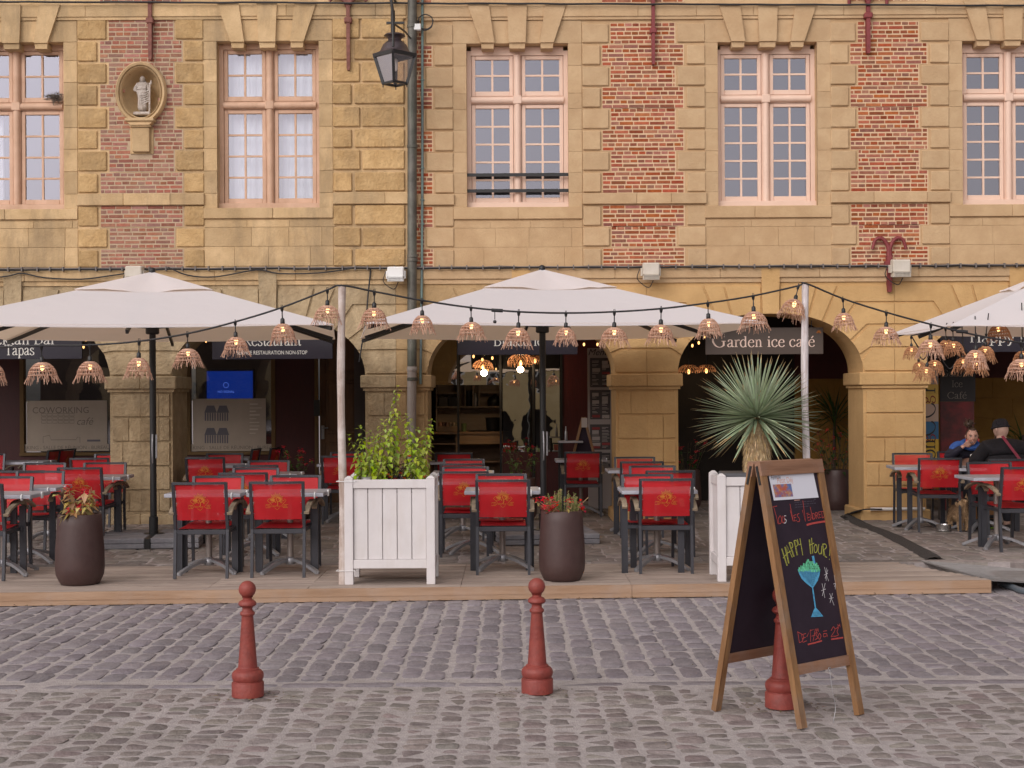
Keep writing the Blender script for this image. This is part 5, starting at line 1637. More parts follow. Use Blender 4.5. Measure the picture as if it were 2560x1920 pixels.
for i, p in enumerate(hooks):
    if i < 8: lb = 'frayed pink raffia lamp on the string, %s to the left of the left wooden post' % ORD[7 - i]
    elif i < 18: lb = 'frayed pink raffia lamp on the string, %s to the right of the left wooden post' % ORD[i - 8]
    else: lb = 'frayed pink raffia lamp on the string, %s to the right of the right wooden post' % ORD[i - 18]
    if i == 17: lb = 'tilted raffia lamp pushed against the left side of the right wooden post'
    v = (i * 7 + 1) % 3
    pr = protos[v]
    if not pr[1]:
        t = pr[0]; pr[1] = True; t['label'] = lb
    else: t = dup(pr[0], p, label=lb, group=LG)
    t.location = p; t.rotation_euler = (R.uniform(-.05, .05), R.uniform(-.04, .04), R.uniform(0, 6.2))
    if i == 17: t.rotation_euler = (.1, .32, 1.0)
    t.scale = (R.uniform(.97, 1.1),) * 3
# cluster under the right parasol
CG = 'raffia lamps clustered under the right parasol'
sh, so, bu = lampmesh(77, 1.0)
lc = thing('raffia_lamp', 'x', 'lamp', (0, 0, 0), group=CG)
part(lc, 'shade', sh, RAFFIA2, world=False); part(lc, 'socket', so, BLACK, world=False, smooth=60); part(lc, 'bulb', bu, BULB, world=False, smooth=180)
CL = [(2278, 874, 15.6, .8, 'brown raffia lamp at the left end of the cluster under the right parasol corner'), (2364, 858, 15.4, .9, 'brown raffia lamp close left of its twin, half behind a pink lamp'),
      (2382, 862, 15.1, .95, 'brown raffia lamp close right of its twin under the right parasol'), (2466, 874, 15.0, .95, 'brown raffia lamp under the word Happy, right of a pink string lamp'),
      (2492, 822, 15.3, 1.1, 'big brown raffia lamp high under the parasol before the Happy sign'), (2294, 911, 15.6, .72, 'small brown raffia lamp hanging lowest at the left of the cluster'),
      (2343, 909, 15.3, .9, 'round brown raffia lamp in front of the dark gap right of the pier'), (2321, 926, 15.0, .95, 'lowest pale brown raffia lamp in front of the pier capital'),
      (2408, 904, 15.2, .95, 'brown raffia lamp tilted left above the word Garden on the banner'), (2440, 908, 15.0, .95, 'brown raffia lamp seen through a pink string lamp'), (2556, 886, 15.2, .9, 'brown raffia lamp half hidden at the right edge of the photo')]
for i, (px_, py_, Y, sc_, lb) in enumerate(CL):
    p = at(px_, py_, Y) + Vector((0, 0, .17 * sc_))
    if i == 0: t = lc; t['label'] = lb
    else: t = dup(lc, p, label=lb, group=CG)
    t.location = p; t.rotation_euler = (R.uniform(-.12, .12), R.uniform(-.15, .15), R.uniform(0, 6)); t.scale = (sc_,) * 3
m = MB()
hk = [at(q[0], q[1], q[2]) + Vector((0, 0, .17 * q[3])) for q in CL]
eave = [Vector((4.45 + k * .2, 15.0 + .15 * k, 2.33)) for k in range(8)]
for i, p in enumerate(hk):
    top = Vector((p.x + R.uniform(-.03, .05), p.y, 2.44 + .43 * max(0, (p.x - 4.41) / 1.62 if p.x > 4.41 else 0)))
    if p.x > 4.41: m.tube([p + Vector((0, 0, .01)), top], .006, 5)
m.tube(spline([hk[0] + Vector((0, 0, .012)), (hk[0] + hk[5]) / 2 + Vector((.05, 0, -.05)), hk[5] + Vector((0, 0, .012)), (hk[5] + hk[7]) / 2 + Vector((0, 0, -.06)), hk[7] + Vector((0, 0, .012))], 5), .007, 5)
a = Vector((4.47, 15.6, 2.40)); m.tube([hk[0] + Vector((0, 0, .01)), a], .007, 5)
m.tube(spline([hk[1], (hk[1] + hk[6]) / 2 + Vector((.05, 0, -.16)), hk[6] + Vector((0, 0, .01)), (hk[6] + hk[8]) / 2 + Vector((0, 0, -.22)), hk[8]], 6), .005, 5)
m.tube(spline([hk[8], (hk[8] + hk[9]) / 2 + Vector((0, 0, -.08)), hk[9], (hk[9] + hk[3]) / 2 + Vector((0, 0, -.06)), hk[3]], 5), .005, 5)
tag(m.build('string_cable', CABLE, smooth=60), 'tangled cables carrying the brown lamps under the right parasol', 'cable')

# ================================================================ planters
def planter(x0, w, d, Y, h, label):
    t = thing('planter_box', label, 'planter', (x0 + w / 2, Y + d / 2, FLOOR), group='white wooden planter boxes')
    x1 = x0 + w; y1 = Y + d
    pw = .075
    zb_, zt_ = FLOOR + .14, FLOOR + h - .035
    for px_, py_ in ((x0, Y), (x1 - pw, Y), (x0, y1 - pw), (x1 - pw, y1 - pw)):
        m = MB(); m.box(px_, px_ + pw, py_, py_ + pw, FLOOR, FLOOR + h - .025, b=.004)
        c = (px_ + pw / 2, py_ + pw / 2)
        z = FLOOR + h - .025
        m.add([(px_, py_, z), (px_ + pw, py_, z), (px_ + pw, py_ + pw, z), (px_, py_ + pw, z), (c[0] - .012, c[1] - .012, z + .022), (c[0] + .012, c[1] - .012, z + .022), (c[0] + .012, c[1] + .012, z + .022), (c[0] - .012, c[1] + .012, z + .022)],
              [(0, 1, 5, 4), (1, 2, 6, 5), (2, 3, 7, 6), (3, 0, 4, 7), (4, 5, 6, 7)])
        part(t, 'leg', m, PLW)
    m = MB()
    rt, rb = zt_ - .075, zb_ + .075
    def side(ax, lo, hi, fixed, sgn):
        def bxx(a, c, z0, z1, q0, q1, b=0):
            f0, f1 = sorted((fixed + sgn * q0, fixed + sgn * q1))
            if ax == 'x': m.box(a, c, f0, f1, z0, z1, b=b)
            else: m.box(f0, f1, a, c, z0, z1, b=b)
        bxx(lo, hi, rt, zt_, -.008, .03, .003); bxx(lo, hi, zb_, rb, -.008, .03, .003)
        n = 5
        for k in range(n):
            a = lo + (hi - lo) * k / n; c = lo + (hi - lo) * (k + 1) / n
            bxx(a + .0025, c - .0025, rb + .001, rt - .001, .012 + R.uniform(-.001, .001), .03, .004)
    side('x', x0 + pw, x1 - pw, Y + .016, 1); side('x', x0 + pw, x1 - pw, y1 - .016, -1)
    side('y', Y + pw, y1 - pw, x0 + .016, 1); side('y', Y + pw, y1 - pw, x1 - .016, -1)
    part(t, 'panels', m, PLW)
    m = MB(); m.box(x0 + .05, x1 - .05, Y + .05, y1 - .05, zt_ - .12, zt_ - .045); part(t, 'soil', m, SOIL)
    return t, zt_ - .045
PX0 = at(861.5, 1400, 12.82).x
pl1, zs1 = planter(PX0, .785, .6, 12.82, .945, 'white wooden planter box with light green plants, beside the left post')
PX2 = gnd(1794, 1454).x
pl2, zs2 = planter(PX2, .785, .58, 12.88, .945, 'white wooden planter box with the yucca, partly behind the chalkboard')
m = MB(); q = Vector((PX2 + .39, 13.17, zs2)); m.box(q.x - .31, q.x + .31, q.y - .22, q.y + .22, zs2 + .001, zs2 + .075, b=.01)
tag(m.build('plastic_trough', M('trough_grey', (.09, .09, .10), rough=.5)), 'grey plastic trough inside the planter under the yucca', 'trough')

def leafmat(name, c1, c2, isl=.3, hue=.02, trans=.35):
    m = M(name, c1, c2, sc=14, rough=.5, isl=isl, hue=hue, spec=.35)
    nt = m.node_tree; N = nt.nodes; P = N['Principled BSDF']
    tr = N.new('ShaderNodeBsdfTranslucent'); src = P.inputs['Base Color'].links[0].from_socket
    lk(nt, src, tr.inputs['Color'])
    mx = N.new('ShaderNodeMixShader'); mx.inputs[0].default_value = trans
    lk(nt, P.outputs[0], mx.inputs[1]); lk(nt, tr.outputs[0], mx.inputs[2]); lk(nt, mx.outputs[0], N['Material Output'].inputs['Surface'])
    return m
LIME = leafmat('leaf_lime', (.34, .48, .05), (.50, .58, .09), isl=.2, hue=.025, trans=.4)
GREEN = leafmat('leaf_green', (.08, .16, .03), (.14, .24, .05))
DGREEN = leafmat('leaf_dark', (.03, .06, .016), (.06, .11, .03))
PURP = leafmat('leaf_purple', (.035, .02, .03), (.06, .035, .05), trans=.15)
OLIVE = leafmat('leaf_olive', (.42, .36, .10), (.55, .36, .18), isl=.35, hue=.05)
HEATH = leafmat('leaf_heather', (.20, .32, .08), (.32, .42, .14), isl=.3, hue=.03)
FLOW = leafmat('petal_red', (.70, .012, .04), (.8, .03, .05), isl=.25, hue=.012)
CORAL = leafmat('petal_coral', (.55, .13, .10), (.62, .2, .16), isl=.25, hue=.02)
STEM = M('stem_dark', (.06, .035, .025), (.10, .07, .03), sc=10)
STEMG = M('stem_pale', (.30, .24, .10), (.35, .2, .12), sc=10)

def stem_plant(name, label, cat, root, stems, lmat, smat, L=(.04, .065), W=.7, gap=.032, group=None, droop=.9, rng=R, nb=2):
    t = thing(name, label, cat, root, group=group)
    lm, sm = MB(), MB()
    for (x, y, h, lx, ly) in stems:
        n = 8
        pts = []
        for k in range(n + 1):
            f = k / n
            pts.append(Vector((x + lx * f ** 1.6 + .012 * math.sin(f * 6 + x * 30), y + ly * f ** 1.6, h * f)))
        sm.tube(pts, [.0045 * (1 - .6 * k / n) for k in range(n + 1)], 5)
        z = .03 + rng.uniform(0, .03)
        a = rng.uniform(0, 6)
        while z < h:
            f = z / h
            i = min(n - 1, int(f * n)); p = pts[i].lerp(pts[i + 1], f * n - i)
            a += PI / 2 + rng.uniform(-.3, .3)
            size = rng.uniform(*L) * (1.05 - .55 * f ** 2)
            for k in range(nb):
                aa = a + 2 * PI * k / nb + rng.uniform(-.3, .3)
                dz = rng.uniform(-.6, .25) + .35 * f
                d = Vector((math.cos(aa), math.sin(aa), dz))
                st = p + d.normalized() * size * .35
                sm.tube([p, st], .0014, 3)
                lm.leaf(st, d - Vector((0, 0, rng.uniform(.2, droop))), Vector((0, 0, 1)), size, size * W, droop=.5)
            z += gap * rng.uniform(.8, 1.25)
        for k in range(3):
            aa = rng.uniform(0, 6); lm.leaf(pts[-1], (math.cos(aa), math.sin(aa), .8), (0, 0, 1), L[0] * .6, L[0] * .25)
    part(t, 'foliage', lm, lmat, world=False); part(t, 'stems', sm, smat, world=False, smooth=60)
    return t
rg = random.Random(5)
base = Vector((PX0 + .39, 13.1, zs1))
def pxs(px): return (px - 974) / 288.0                    # offset from the planter centre
STE = [(pxs(895), .0, .42, pxs(868) - pxs(895), 0), (pxs(905), -.05, .50, -.02, 0), (pxs(918), .05, .45, 0, .02), (pxs(930), -.1, .40, .01, 0), (pxs(938), .05, .55, .03, 0), (pxs(948), -.05, .50, .04, 0), (pxs(958), -.12, .42, .06, 0),
       (pxs(962), 0, .62, .05, 0), (pxs(968), .1, .85, .08, 0), (pxs(978), .06, .58, .03, 0), (pxs(1012), .05, .60, .0, 0), (pxs(1022), .0, .58, -.01, 0), (pxs(1024), -.08, .52, -.0, 0), (pxs(1032), -.1, .48, .05, 0), (pxs(1042), 0, .5, .10, 0), (pxs(1050), .05, .55, .08, 0), (pxs(1052), -.06, .36, .05, 0),
       (pxs(900), -.15, .28, -.02, 0), (pxs(925), -.17, .26, .0, 0), (pxs(945), -.17, .24, .02, 0), (pxs(1040), -.17, .26, .02, 0), (pxs(1025), -.16, .2, -.02, 0), (pxs(912), -.08, .38, -.03, 0), (pxs(935), .1, .42, 0, 0)]
stem_plant('leafy_plant', 'tall lime green leafy plants growing in the left white planter', 'plant', base, STE, LIME, STEM, L=(.055, .09), gap=.030, rng=rg)
PS = [(pxs(990) + rg.uniform(-.09, .09), rg.uniform(-.1, .1), rg.uniform(.12, .22), rg.uniform(-.05, .05), 0) for _ in range(14)]
stem_plant('dark_plant', 'dark purple leaved plant between the lime green stems in the planter', 'plant', base, PS, PURP, STEM, L=(.035, .05), gap=.02, rng=rg)
t = thing('flower_cluster', 'small orange red flowers low between the planter plants', 'flowers', base)
m, m2 = MB(), MB()
for (px_, z) in ((968, .08), (975, .06), (1000, .09), (1008, .05), (1024, .24), (985, .04), (1060, .06)):
    for k in range(9):
        aa, bb = rg.uniform(0, 6), rg.uniform(-.2, 1)
        c = Vector((pxs(px_), -.16, z))
        m.leaf(c, (math.cos(aa), math.sin(aa), bb), (0, 0, 1), .028, .022)
    m2.tube([(pxs(px_), -.15, 0), (pxs(px_), -.155, z)], .002, 4)
part(t, 'petals', m, leafmat('petal_orange', (.55, .06, .02), (.6, .1, .03)), world=False); part(t, 'stems', m2, STEM, world=False)
p = at(918, 1196, 12.93)
m = MB(); m.lathe([(.02, 0), (.045, .004), (.05, .03), (.052, .031), (.046, .028), (.03, .006), (.005, .005)], 20, (p.x, 12.90, zs1 + .035)); 
m.box(p.x - .015, p.x + .015, 12.885, 12.915, zs1 + .01, zs1 + .036)
tag(m.build('ashtray', M('ashtray_metal', (.5, .5, .5), rough=.3, metal=.8), smooth=40), 'small shiny metal ashtray on the rim of the left planter', 'ashtray')

# yucca
yx = at(1892, 1040, 13.17).x; YY = 13.17
t = thing('yucca', 'spiky blue green yucca with a shaggy pale trunk in the right planter', 'yucca', (yx, YY, zs2 + .07))
zc = at(1892, 1040, YY).z - (zs2 + .07)
m = MB()
m.tube([(0, 0, 0), (0, 0, .12), (0, 0, zc * .55), (0, 0, zc * .85), (0, 0, zc)], [.115, .115, .108, .09, .045], 18)
ph = []
for k in range(900):
    a = R.uniform(0, 2 * PI); z = R.uniform(0, zc * .92)
    r = (.112 if z < zc * .5 else .112 - .05 * (z - zc * .5) / (zc * .5))
    b0 = Vector((r * math.cos(a), r * math.sin(a), z))
    d = Vector((math.cos(a) * .30, math.sin(a) * .30, -1))
    m.leaf(b0 + Vector((0, 0, .02)), d, Vector((math.cos(a), math.sin(a), 0)), R.uniform(.035, .075), R.uniform(.008, .014), droop=-.15)
part(t, 'trunk', m, M('yucca_thatch', (.42, .28, .14), (.66, .50, .29), sc=25, rough=.9, isl=.45, hue=.012), world=False)
YB1 = M('yucca_blade', (.27, .34, .21), (.38, .45, .30), sc=3, rough=.45, isl=.22, hue=.025, spec=.4)
YTIP = M('yucca_dry', (.36, .25, .11), (.48, .36, .19), sc=8, rough=.7, isl=.25)
m = MB()
N_ = 290
for k in range(N_):
    f = (k + .5) / N_
    el = math.asin(1 - 1.72 * f)                           # from straight up to hanging down
    az = k * 2.39996 + R.uniform(-.15, .15)
    el += R.uniform(-.06, .06)
    L = R.uniform(.52, .62) * (1.0 if el > -.55 else .95)
    d = Vector((math.cos(el) * math.cos(az), math.cos(el) * math.sin(az), math.sin(el)))
    if el < -.45 and math.sin(az) < -.2 and R.random() < .72: continue
    sd = d.cross(Vector((0, 0, 1)))
    sd = sd.normalized() if sd.length > .05 else Vector((math.cos(az + 1.57), math.sin(az + 1.57), 0))
    up = sd.cross(d).normalized()
    o = Vector((0, 0, zc - .01)) + d * .02
    sag = R.uniform(.0, .06) * math.cos(el)
    W = R.uniform(.011, .0145)
    prev = None
    dry = el < -.75 and R.random() < .45
    for i, (q, w) in enumerate(((0, .7), (.3, 1.0), (.65, .8), (.9, .36), (1.0, .02))):
        c = o + d * (L * q) - up * (sag * q * q * L * 1.5)
        a, b, e = c + sd * W * w, c - sd * W * w, c - up * W * w * .55
        if prev:
            mm = 1 if (dry or i == 4 or (el < -.35 and i == 3 and R.random() < .4)) else 0
            m.add([prev[0], a, e, prev[2]], [(0, 1, 2, 3)], mm); m.add([prev[2], e, b, prev[1]], [(0, 1, 2, 3)], mm)
        prev = (a, b, e)
part(t, 'leaves', m, [YB1, YTIP], world=False)

# ================================================================ pots
def potmesh(h, rt, rm, rb):
    m = MB()
    m.lathe([(rb * .95, 0), (rb, .006), (rb * 1.09, .03), (rm * .97, h * .14), (rm, h * .25), (rm * .985, h * .5), (rt * 1.03, h * .85), (rt, h - .008), (rt - .006, h), (rt - .022, h), (rt - .026, h - .03), (rt - .03, h - .05), (.01, h - .05)], 40)
    return m
def pot(x, Y, h, rt, rm, rb, label, z=FLOOR, mat=POT):
    t = thing('flower_pot', label, 'pot', (x, Y, z), group='tall brown flower pots')
    part(t, 'shell', potmesh(h, rt, rm, rb), mat, world=False, smooth=50)
    m = MB(); m.lathe([(rt - .028, h - .048), (.005, h - .035)], 20, cap=False); part(t, 'soil', m, SOIL, world=False)
    return t
q = gnd(186, 1466); PTL = Vector((q.x, q.y + .17, FLOOR + .57))
pot(q.x, q.y + .17, .615, .187, .212, .165, 'tall brown pot with wilting red begonias on the left of the deck')
q = gnd(1407, 1456); PTM = Vector((q.x, q.y + .17, FLOOR + .57))
pot(q.x, q.y + .17, .615, .182, .205, .16, 'tall brown pot with heather and red flowers in the middle of the deck')
q2 = gnd(1305, 1303); pot(q2.x, q2.y + .15, .55, .18, .2, .15, 'dark brown pot with green leaves inside the third arch behind the middle parasol pole')
PTB = Vector((q2.x, q2.y + .15, FLOOR + .5))
q3 = at(2092, 1279, 20.6); pot(q3.x, 20.6, .56, .18, .2, .15, 'dark brown pot with red flowers beside the left face of the right pier'); PTR = Vector((q3.x, 20.6, FLOOR + .5))
q4 = at(1718, 1279, 20.8); pot(q4.x, 20.8, .56, .18, .2, .15, 'dark brown pot with red flowers in the dark arch left of the yucca'); PTD = Vector((q4.x, 20.8, FLOOR + .5))
q5 = at(742, 1285, 19.6); pot(q5.x, 19.6, .56, .18, .2, .15, 'dark brown pot with red begonias among the chairs of the second arch'); PTE = Vector((q5.x, 19.6, FLOOR + .5))

def flowers(name, label, root, n, hmin, hmax, spread, lmat, fmat, smat, L, nf, rng, lean=1.0, leafn=3, cat='flowers'):
    t = thing(name, label, cat, root)
    lm, fm, sm = MB(), MB(), MB()
    for k in range(n):
        a = rng.uniform(0, 2 * PI); r = spread * math.sqrt(rng.random()) * .55
        h = rng.uniform(hmin, hmax); ln = rng.uniform(.2, 1) * spread * lean
        b = Vector((r * math.cos(a), r * math.sin(a), -.04)); e = Vector((r * math.cos(a) + ln * math.cos(a), r * math.sin(a) + ln * math.sin(a), h))
        mid = b.lerp(e, .5) + Vector((0, 0, .12 * h))
        pts = spline([b, mid, e], 4)
        sm.tube(pts, .003, 4)
        for j in range(leafn):
            q = pts[rng.randint(3, len(pts) - 1)]
            aa = rng.uniform(0, 6); dz = rng.uniform(-.7, .6)
            s = rng.uniform(*L)
            lm.leaf(q, (math.cos(aa), math.sin(aa), dz), (0, 0, 1), s, s * .55, droop=.6)
        if rng.random() < nf:
            for j in range(rng.randint(6, 14)):
                aa = rng.uniform(0, 6)
                c = e + Vector((rng.uniform(-.02, .02), rng.uniform(-.02, .02), rng.uniform(-.025, .015)))
                fm.leaf(c, (math.cos(aa), math.sin(aa), rng.uniform(-.5, .8)), (0, 0, 1), rng.uniform(.024, .038), .028)
    part(t, 'foliage', lm, lmat, world=False); part(t, 'petals', fm, fmat, world=False); part(t, 'stems', sm, smat, world=False)
    return t
rg = random.Random(21)
flowers('begonia', 'wilting begonia with yellowed leaves and red blossoms in the left pot', PTL, 22, .05, .30, .15, OLIVE, FLOW, STEMG, (.07, .115), .6, rg, lean=.8, leafn=5)
t = flowers('flowering_plant', 'mixed heather and small red flowers in the middle pot', PTM, 26, .05, .16, .19, OLIVE, FLOW, STEMG, (.025, .045), .7, rg)
m = MB(); sm = MB()
for k in range(70):
    x, y = rg.uniform(-.13, .12), rg.uniform(-.1, .12); h = rg.uniform(.14, .24) - abs(x) * .5
    e = Vector((x * 1.3, y * 1.2, h)); sm.tube([(x, y, -.03), e], .002, 3)
    for j in range(26):
        f = rg.uniform(.25, 1); q = Vector((x, y, -.03)).lerp(e, f); aa = rg.uniform(0, 6)
        m.leaf(q, (math.cos(aa), math.sin(aa), .9), (0, 0, 1), .018, .009)
part(t, 'heather', m, HEATH, world=False); part(t, 'heather_stems', sm, STEMG, world=False)
m = MB()
for k in range(16):
    c = Vector((rg.uniform(-.17, .17), rg.uniform(-.16, .0), rg.uniform(.02, .1)))
    for j in range(12):
        aa = rg.uniform(0, 6); m.leaf(c, (math.cos(aa), math.sin(aa), rg.uniform(-.3, 1)), (0, 0, 1), .024, .018)
part(t, 'coral_petals', m, CORAL, world=False)
flowers('leafy_plant', 'green begonia with a few pink red blooms behind the middle parasol pole', PTB, 26, .12, .48, .2, GREEN, FLOW, STEM, (.05, .09), .25, rg, cat='plant')
flowers('begonia', 'red begonias trailing beside the left face of the right pier', PTR, 40, .05, .62, .24, DGREEN, FLOW, STEM, (.06, .10), .6, rg)
flowers('begonia', 'dim red begonias in the dark arch left of the yucca', PTD, 24, .1, .5, .2, DGREEN, FLOW, STEM, (.05, .08), .4, rg)
flowers('begonia', 'red begonias between the chairs of the second arch', PTE, 24, .15, .5, .18, GREEN, FLOW, STEM, (.05, .08), .6, rg)
def palm(px, py, Y, h, label, s=1.0):
    p = at(px, py, Y); t = thing('palm', label, 'palm', (p.x, Y, FLOOR)); m, tr = MB(), MB()
    tr.lathe([(.16, 0), (.2, .3), (.19, .31), (.05, .3)], 16); tr.tube([(0, 0, .3), (.02, 0, h)], [.03, .02], 8)
    for k in range(60):
        a = R.uniform(0, 6.28); el = R.uniform(-.5, 1.4); L = R.uniform(.35, .6) * s
        d = Vector((math.cos(a) * math.cos(el), math.sin(a) * math.cos(el), math.sin(el)))
        m.leaf(Vector((.02, 0, h - R.uniform(0, .25))), d, (0, 0, 1), L, .03, droop=.5)
    part(t, 'leaves', m, DGREEN, world=False); part(t, 'trunk', tr, POT, world=False, smooth=50)
palm(2085, 1280, 22.0, 1.35, 'dark palm in a pot in the shade behind the right post', 1.2)
palm(2556, 1290, 21.6, 1.0, 'dark palm in the shade at the right edge behind the seated man')

# ================================================================ bollards
def bollard(label, loc):
    t = thing('bollard', label, 'bollard', loc, group='red cast iron bollards')
    k = .000529
    pr = [(0.02, 0), (172, 0), (177, 4), (177, 150), (172, 160), (160, 164), (158, 172), (164, 180), (173, 205), (176, 235), (170, 262), (150, 285), (133, 292), (128, 296), (128, 306), (120, 312), (107, 318), (105, 330), (64, 880), (66, 890), (78, 900), (82, 915), (78, 930), (66, 940), (58, 950), (56, 975), (60, 985), (84, 998), (98, 1012), (99, 1028), (88, 1050), (66, 1064), (52, 1070), (50, 1086), (55, 1094), (62, 1100)]
    m = MB(); m.lathe([(r * k, z * k) for r, z in pr], 40); part(t, 'shaft', m, BOLL, world=False, smooth=40)
    m = MB(); m.lathe([(95 * k * math.cos(a), (1182 + 95 * math.sin(a)) * k) for a in [-1.1 + 2.67 * i / 14 for i in range(15)]], 32); part(t, 'ball', m, BOLL, world=False, smooth=60)
    return t
q = gnd(613, 1748, 0); b0 = bollard('rust red cast iron bollard with a ball top on the left', (q.x, q.y + .09, 0))
q = gnd(1344, 1739, 0); dup(b0, (q.x, q.y + .09, 0), 1.0, 'rust red cast iron bollard with a ball top in the middle')
q = gnd(1963, 1777, 0); dup(b0, (q.x, q.y + .10, 0), 2.0, 'rust red cast iron bollard standing inside the legs of the chalkboard sign')
m = MB()
for (bx_, by_) in ((613, 1752), (1344, 1742), (1963, 1780)):
    c = gnd(bx_, by_, 0)
    for k in range(46):
        a = R.uniform(0, 6.28); r = R.uniform(.10, .2)
        m.leaf((c.x + r * math.cos(a) * 1.3, c.y + .09 + r * math.sin(a) * .9, .008), (math.cos(a * 3), math.sin(a * 3), .15), (0, 0, 1), R.uniform(.015, .045), R.uniform(.006, .02))
for k in range(150):
    x = R.uniform(-4.4, 4.1); m.leaf((x, deck_front(x) - .04 - abs(R.gauss(0, .05)), .008), (R.uniform(-1, 1), R.uniform(-1, 1), .2), (0, 0, 1), R.uniform(.012, .035), .012)
for k in range(60):
    m.leaf((R.uniform(-3, 3), R.uniform(7.2, 12.3), .006), (R.uniform(-1, 1), R.uniform(-1, 1), .2), (0, 0, 1), R.uniform(.01, .03), .012)
tag(m.build('leaf_litter', M('litter', (.07, .045, .03), (.22, .16, .09), sc=8, isl=.5, hue=.04)), 'dry leaf litter round the bollards and along the deck edge', 'litter', kind='stuff')
# ================================================================ chairs and tables
def backy(x, z):                                          # the back leans away and bows
    return -.215 - .085 * max(0, (z - .44)) / .43 - .035 * (1 - (x / .235) ** 2) * min(1, max(0, (z - .45) / .25))
def make_chair():
    t = thing('cafe_chair', 'x', 'chair', (0, 0, 0), group='red mesh terrace chairs')
    for sx in (-1, 1):
        m = MB(); m.bar((sx * .235, -.255, .0), (sx * .235, -.215, .44), .026, .034, up=(0, 1, 0)); part(t, 'leg', m, FRAME, world=False)
        m = MB(); m.bar((sx * .258, .245, .0), (sx * .258, .235, .635), .058, .032, up=(0, 1, 0)); part(t, 'leg', m, FRAME, world=False)
    m = MB()
    for sx in (-1, 1):
        pts = [(sx * .235, -.215, .44), (sx * .235, backy(.235, .62), .62), (sx * .236, backy(.235, .868), .868)]
        m.bar(pts[0], pts[1], .026, .034, up=(0, 1, 0)); m.bar(pts[1], pts[2], .026, .032, up=(0, 1, 0))
    xs = [-.236 + .472 * k / 10 for k in range(11)]
    for a, b in zip(xs[:-1], xs[1:]):
        m.bar((a, backy(a, .868), .862), (b, backy(b, .868), .862), .03, .022)
    part(t, 'back_frame', m, FRAME, world=False)
    m = MB()
    m.box(-.222, .222, -.232, -.205, .395, .437, b=.004); m.box(-.228, .228, .215, .24, .405, .437, b=.004)
    for sx in (-1, 1): m.box(sx * .226 - .012, sx * .226 + .012, -.205, .215, .405, .437, b=.004); m.box(sx * .235 - .03, sx * .235 + .03, .21, .245, .40, .44, b=.004)
    part(t, 'seat_frame', m, FRAME, world=False)
    m = MB(); n = 8
    vs = [(-.208 + .416 * i / n, -.21 + .455 * j / n, .447 - .020 * math.sin(PI * i / n) * math.sin(PI * min(1, j / n * 1.1)) + .014 * (j / n) ** 2) for j in range(n + 1) for i in range(n + 1)]
    m.add(vs, [(j * 9 + i, j * 9 + i + 1, j * 9 + i + 10, j * 9 + i + 9) for j in range(n) for i in range(n)])
    part(t, 'seat', m, RED, world=False, smooth=180)
    m = MB()
    vs = [(x, backy(x, z) + .004, z) for z in [.525 + .322 * j / n for j in range(n + 1)] for x in [-.216 + .432 * i / n for i in range(n + 1)]]
    m.add(vs, [(j * 9 + i, j * 9 + i + 1, j * 9 + i + 10, j * 9 + i + 9) for j in range(n) for i in range(n)])
    bk = part(t, 'backrest', m, RED, world=False, smooth=180)
    # printed emblem on the rear face
    m = MB()
    P2 = lambda x, z: Vector((x, backy(x, z) + .001, z))
    def line(pts, w, closed=False):
        if closed: pts = list(pts) + [pts[0]]
        n_ = len(pts)
        L_, R_ = [], []
        for i, p in enumerate(pts):
            a, b = pts[max(0, i - 1)], pts[min(n_ - 1, i + 1)]
            dx, dz = b[0] - a[0], b[1] - a[1]; l = math.hypot(dx, dz) or 1
            L_.append(P2(p[0] - dz / l * w / 2, p[1] + dx / l * w / 2)); R_.append(P2(p[0] + dz / l * w / 2, p[1] - dx / l * w / 2))
        m.add(L_ + R_, [(i, i + 1, n_ + i + 1, n_ + i) for i in range(n_ - 1)])
    cz = .70
    w = .0036
    line([(-.085, cz), (-.048, cz - .037)], w); line([(.05, cz - .037), (.085, cz), (.068, cz + .016)], w); line([(-.085, cz), (-.068, cz + .016)], w)
    line([(-.022, cz - .065), (0, cz - .085), (.022, cz - .065)], w)
    line([(-.098, cz - .038), (.1, cz - .036), (.094, cz - .064), (-.104, cz - .066)], w, True)
    for k in range(14):                                   # leaf rays of the emblem
        a = -.45 + (PI + .9) * k / 13
        r0, r1 = .024, .058 + .012 * (k % 2)
        c = (0, cz + .008)
        q = [(c[0] + r0 * math.cos(a - .12), c[1] + r0 * math.sin(a - .12)), (c[0] + r1 * .8 * math.cos(a - .06), c[1] + r1 * .8 * math.sin(a - .06)), (c[0] + r1 * math.cos(a), c[1] + r1 * math.sin(a)), (c[0] + r1 * .75 * math.cos(a + .1), c[1] + r1 * .75 * math.sin(a + .1)), (c[0] + r0 * math.cos(a + .14), c[1] + r0 * math.sin(a + .14))]
        line(q, .0032)
    line(cur2([(.02, cz + .03), (-.005, cz + .02), (.004, cz - .005), (.008, cz - .03), (-.003, cz - .05)]), .007)
    line(cur2([(-.06, cz + .006), (-.03, cz + .016), (-.018, cz + .004), (-.05, cz + .004)]), .007)
    line(cur2([(.018, cz - .004), (.04, cz + .01), (.03, cz + .022), (.012, cz + .012)]), .007)
    line(cur2([(-.04, cz - .018), (-.02, cz - .006), (-.008, cz - .02)]), .006); line(cur2([(.012, cz - .01), (.03, cz - .008), (.04, cz - .024)]), .006)
    vs, fs = font_mesh('Garden Ice Café', .0265, shear=.15)
    m.add([P2(v[0], cz - .058 + v[1]) for v in vs], fs)
    part(bk, 'emblem', m, GOLD, world=False)
    m = MB()
    for sx in (-1, 1):
        for z in (.58, .68, .78): m.ball((sx * .213, backy(.213, z) - .004, z), .0035, n=6, k=4)
    part(t, 'rivets', m, ALU, world=False)
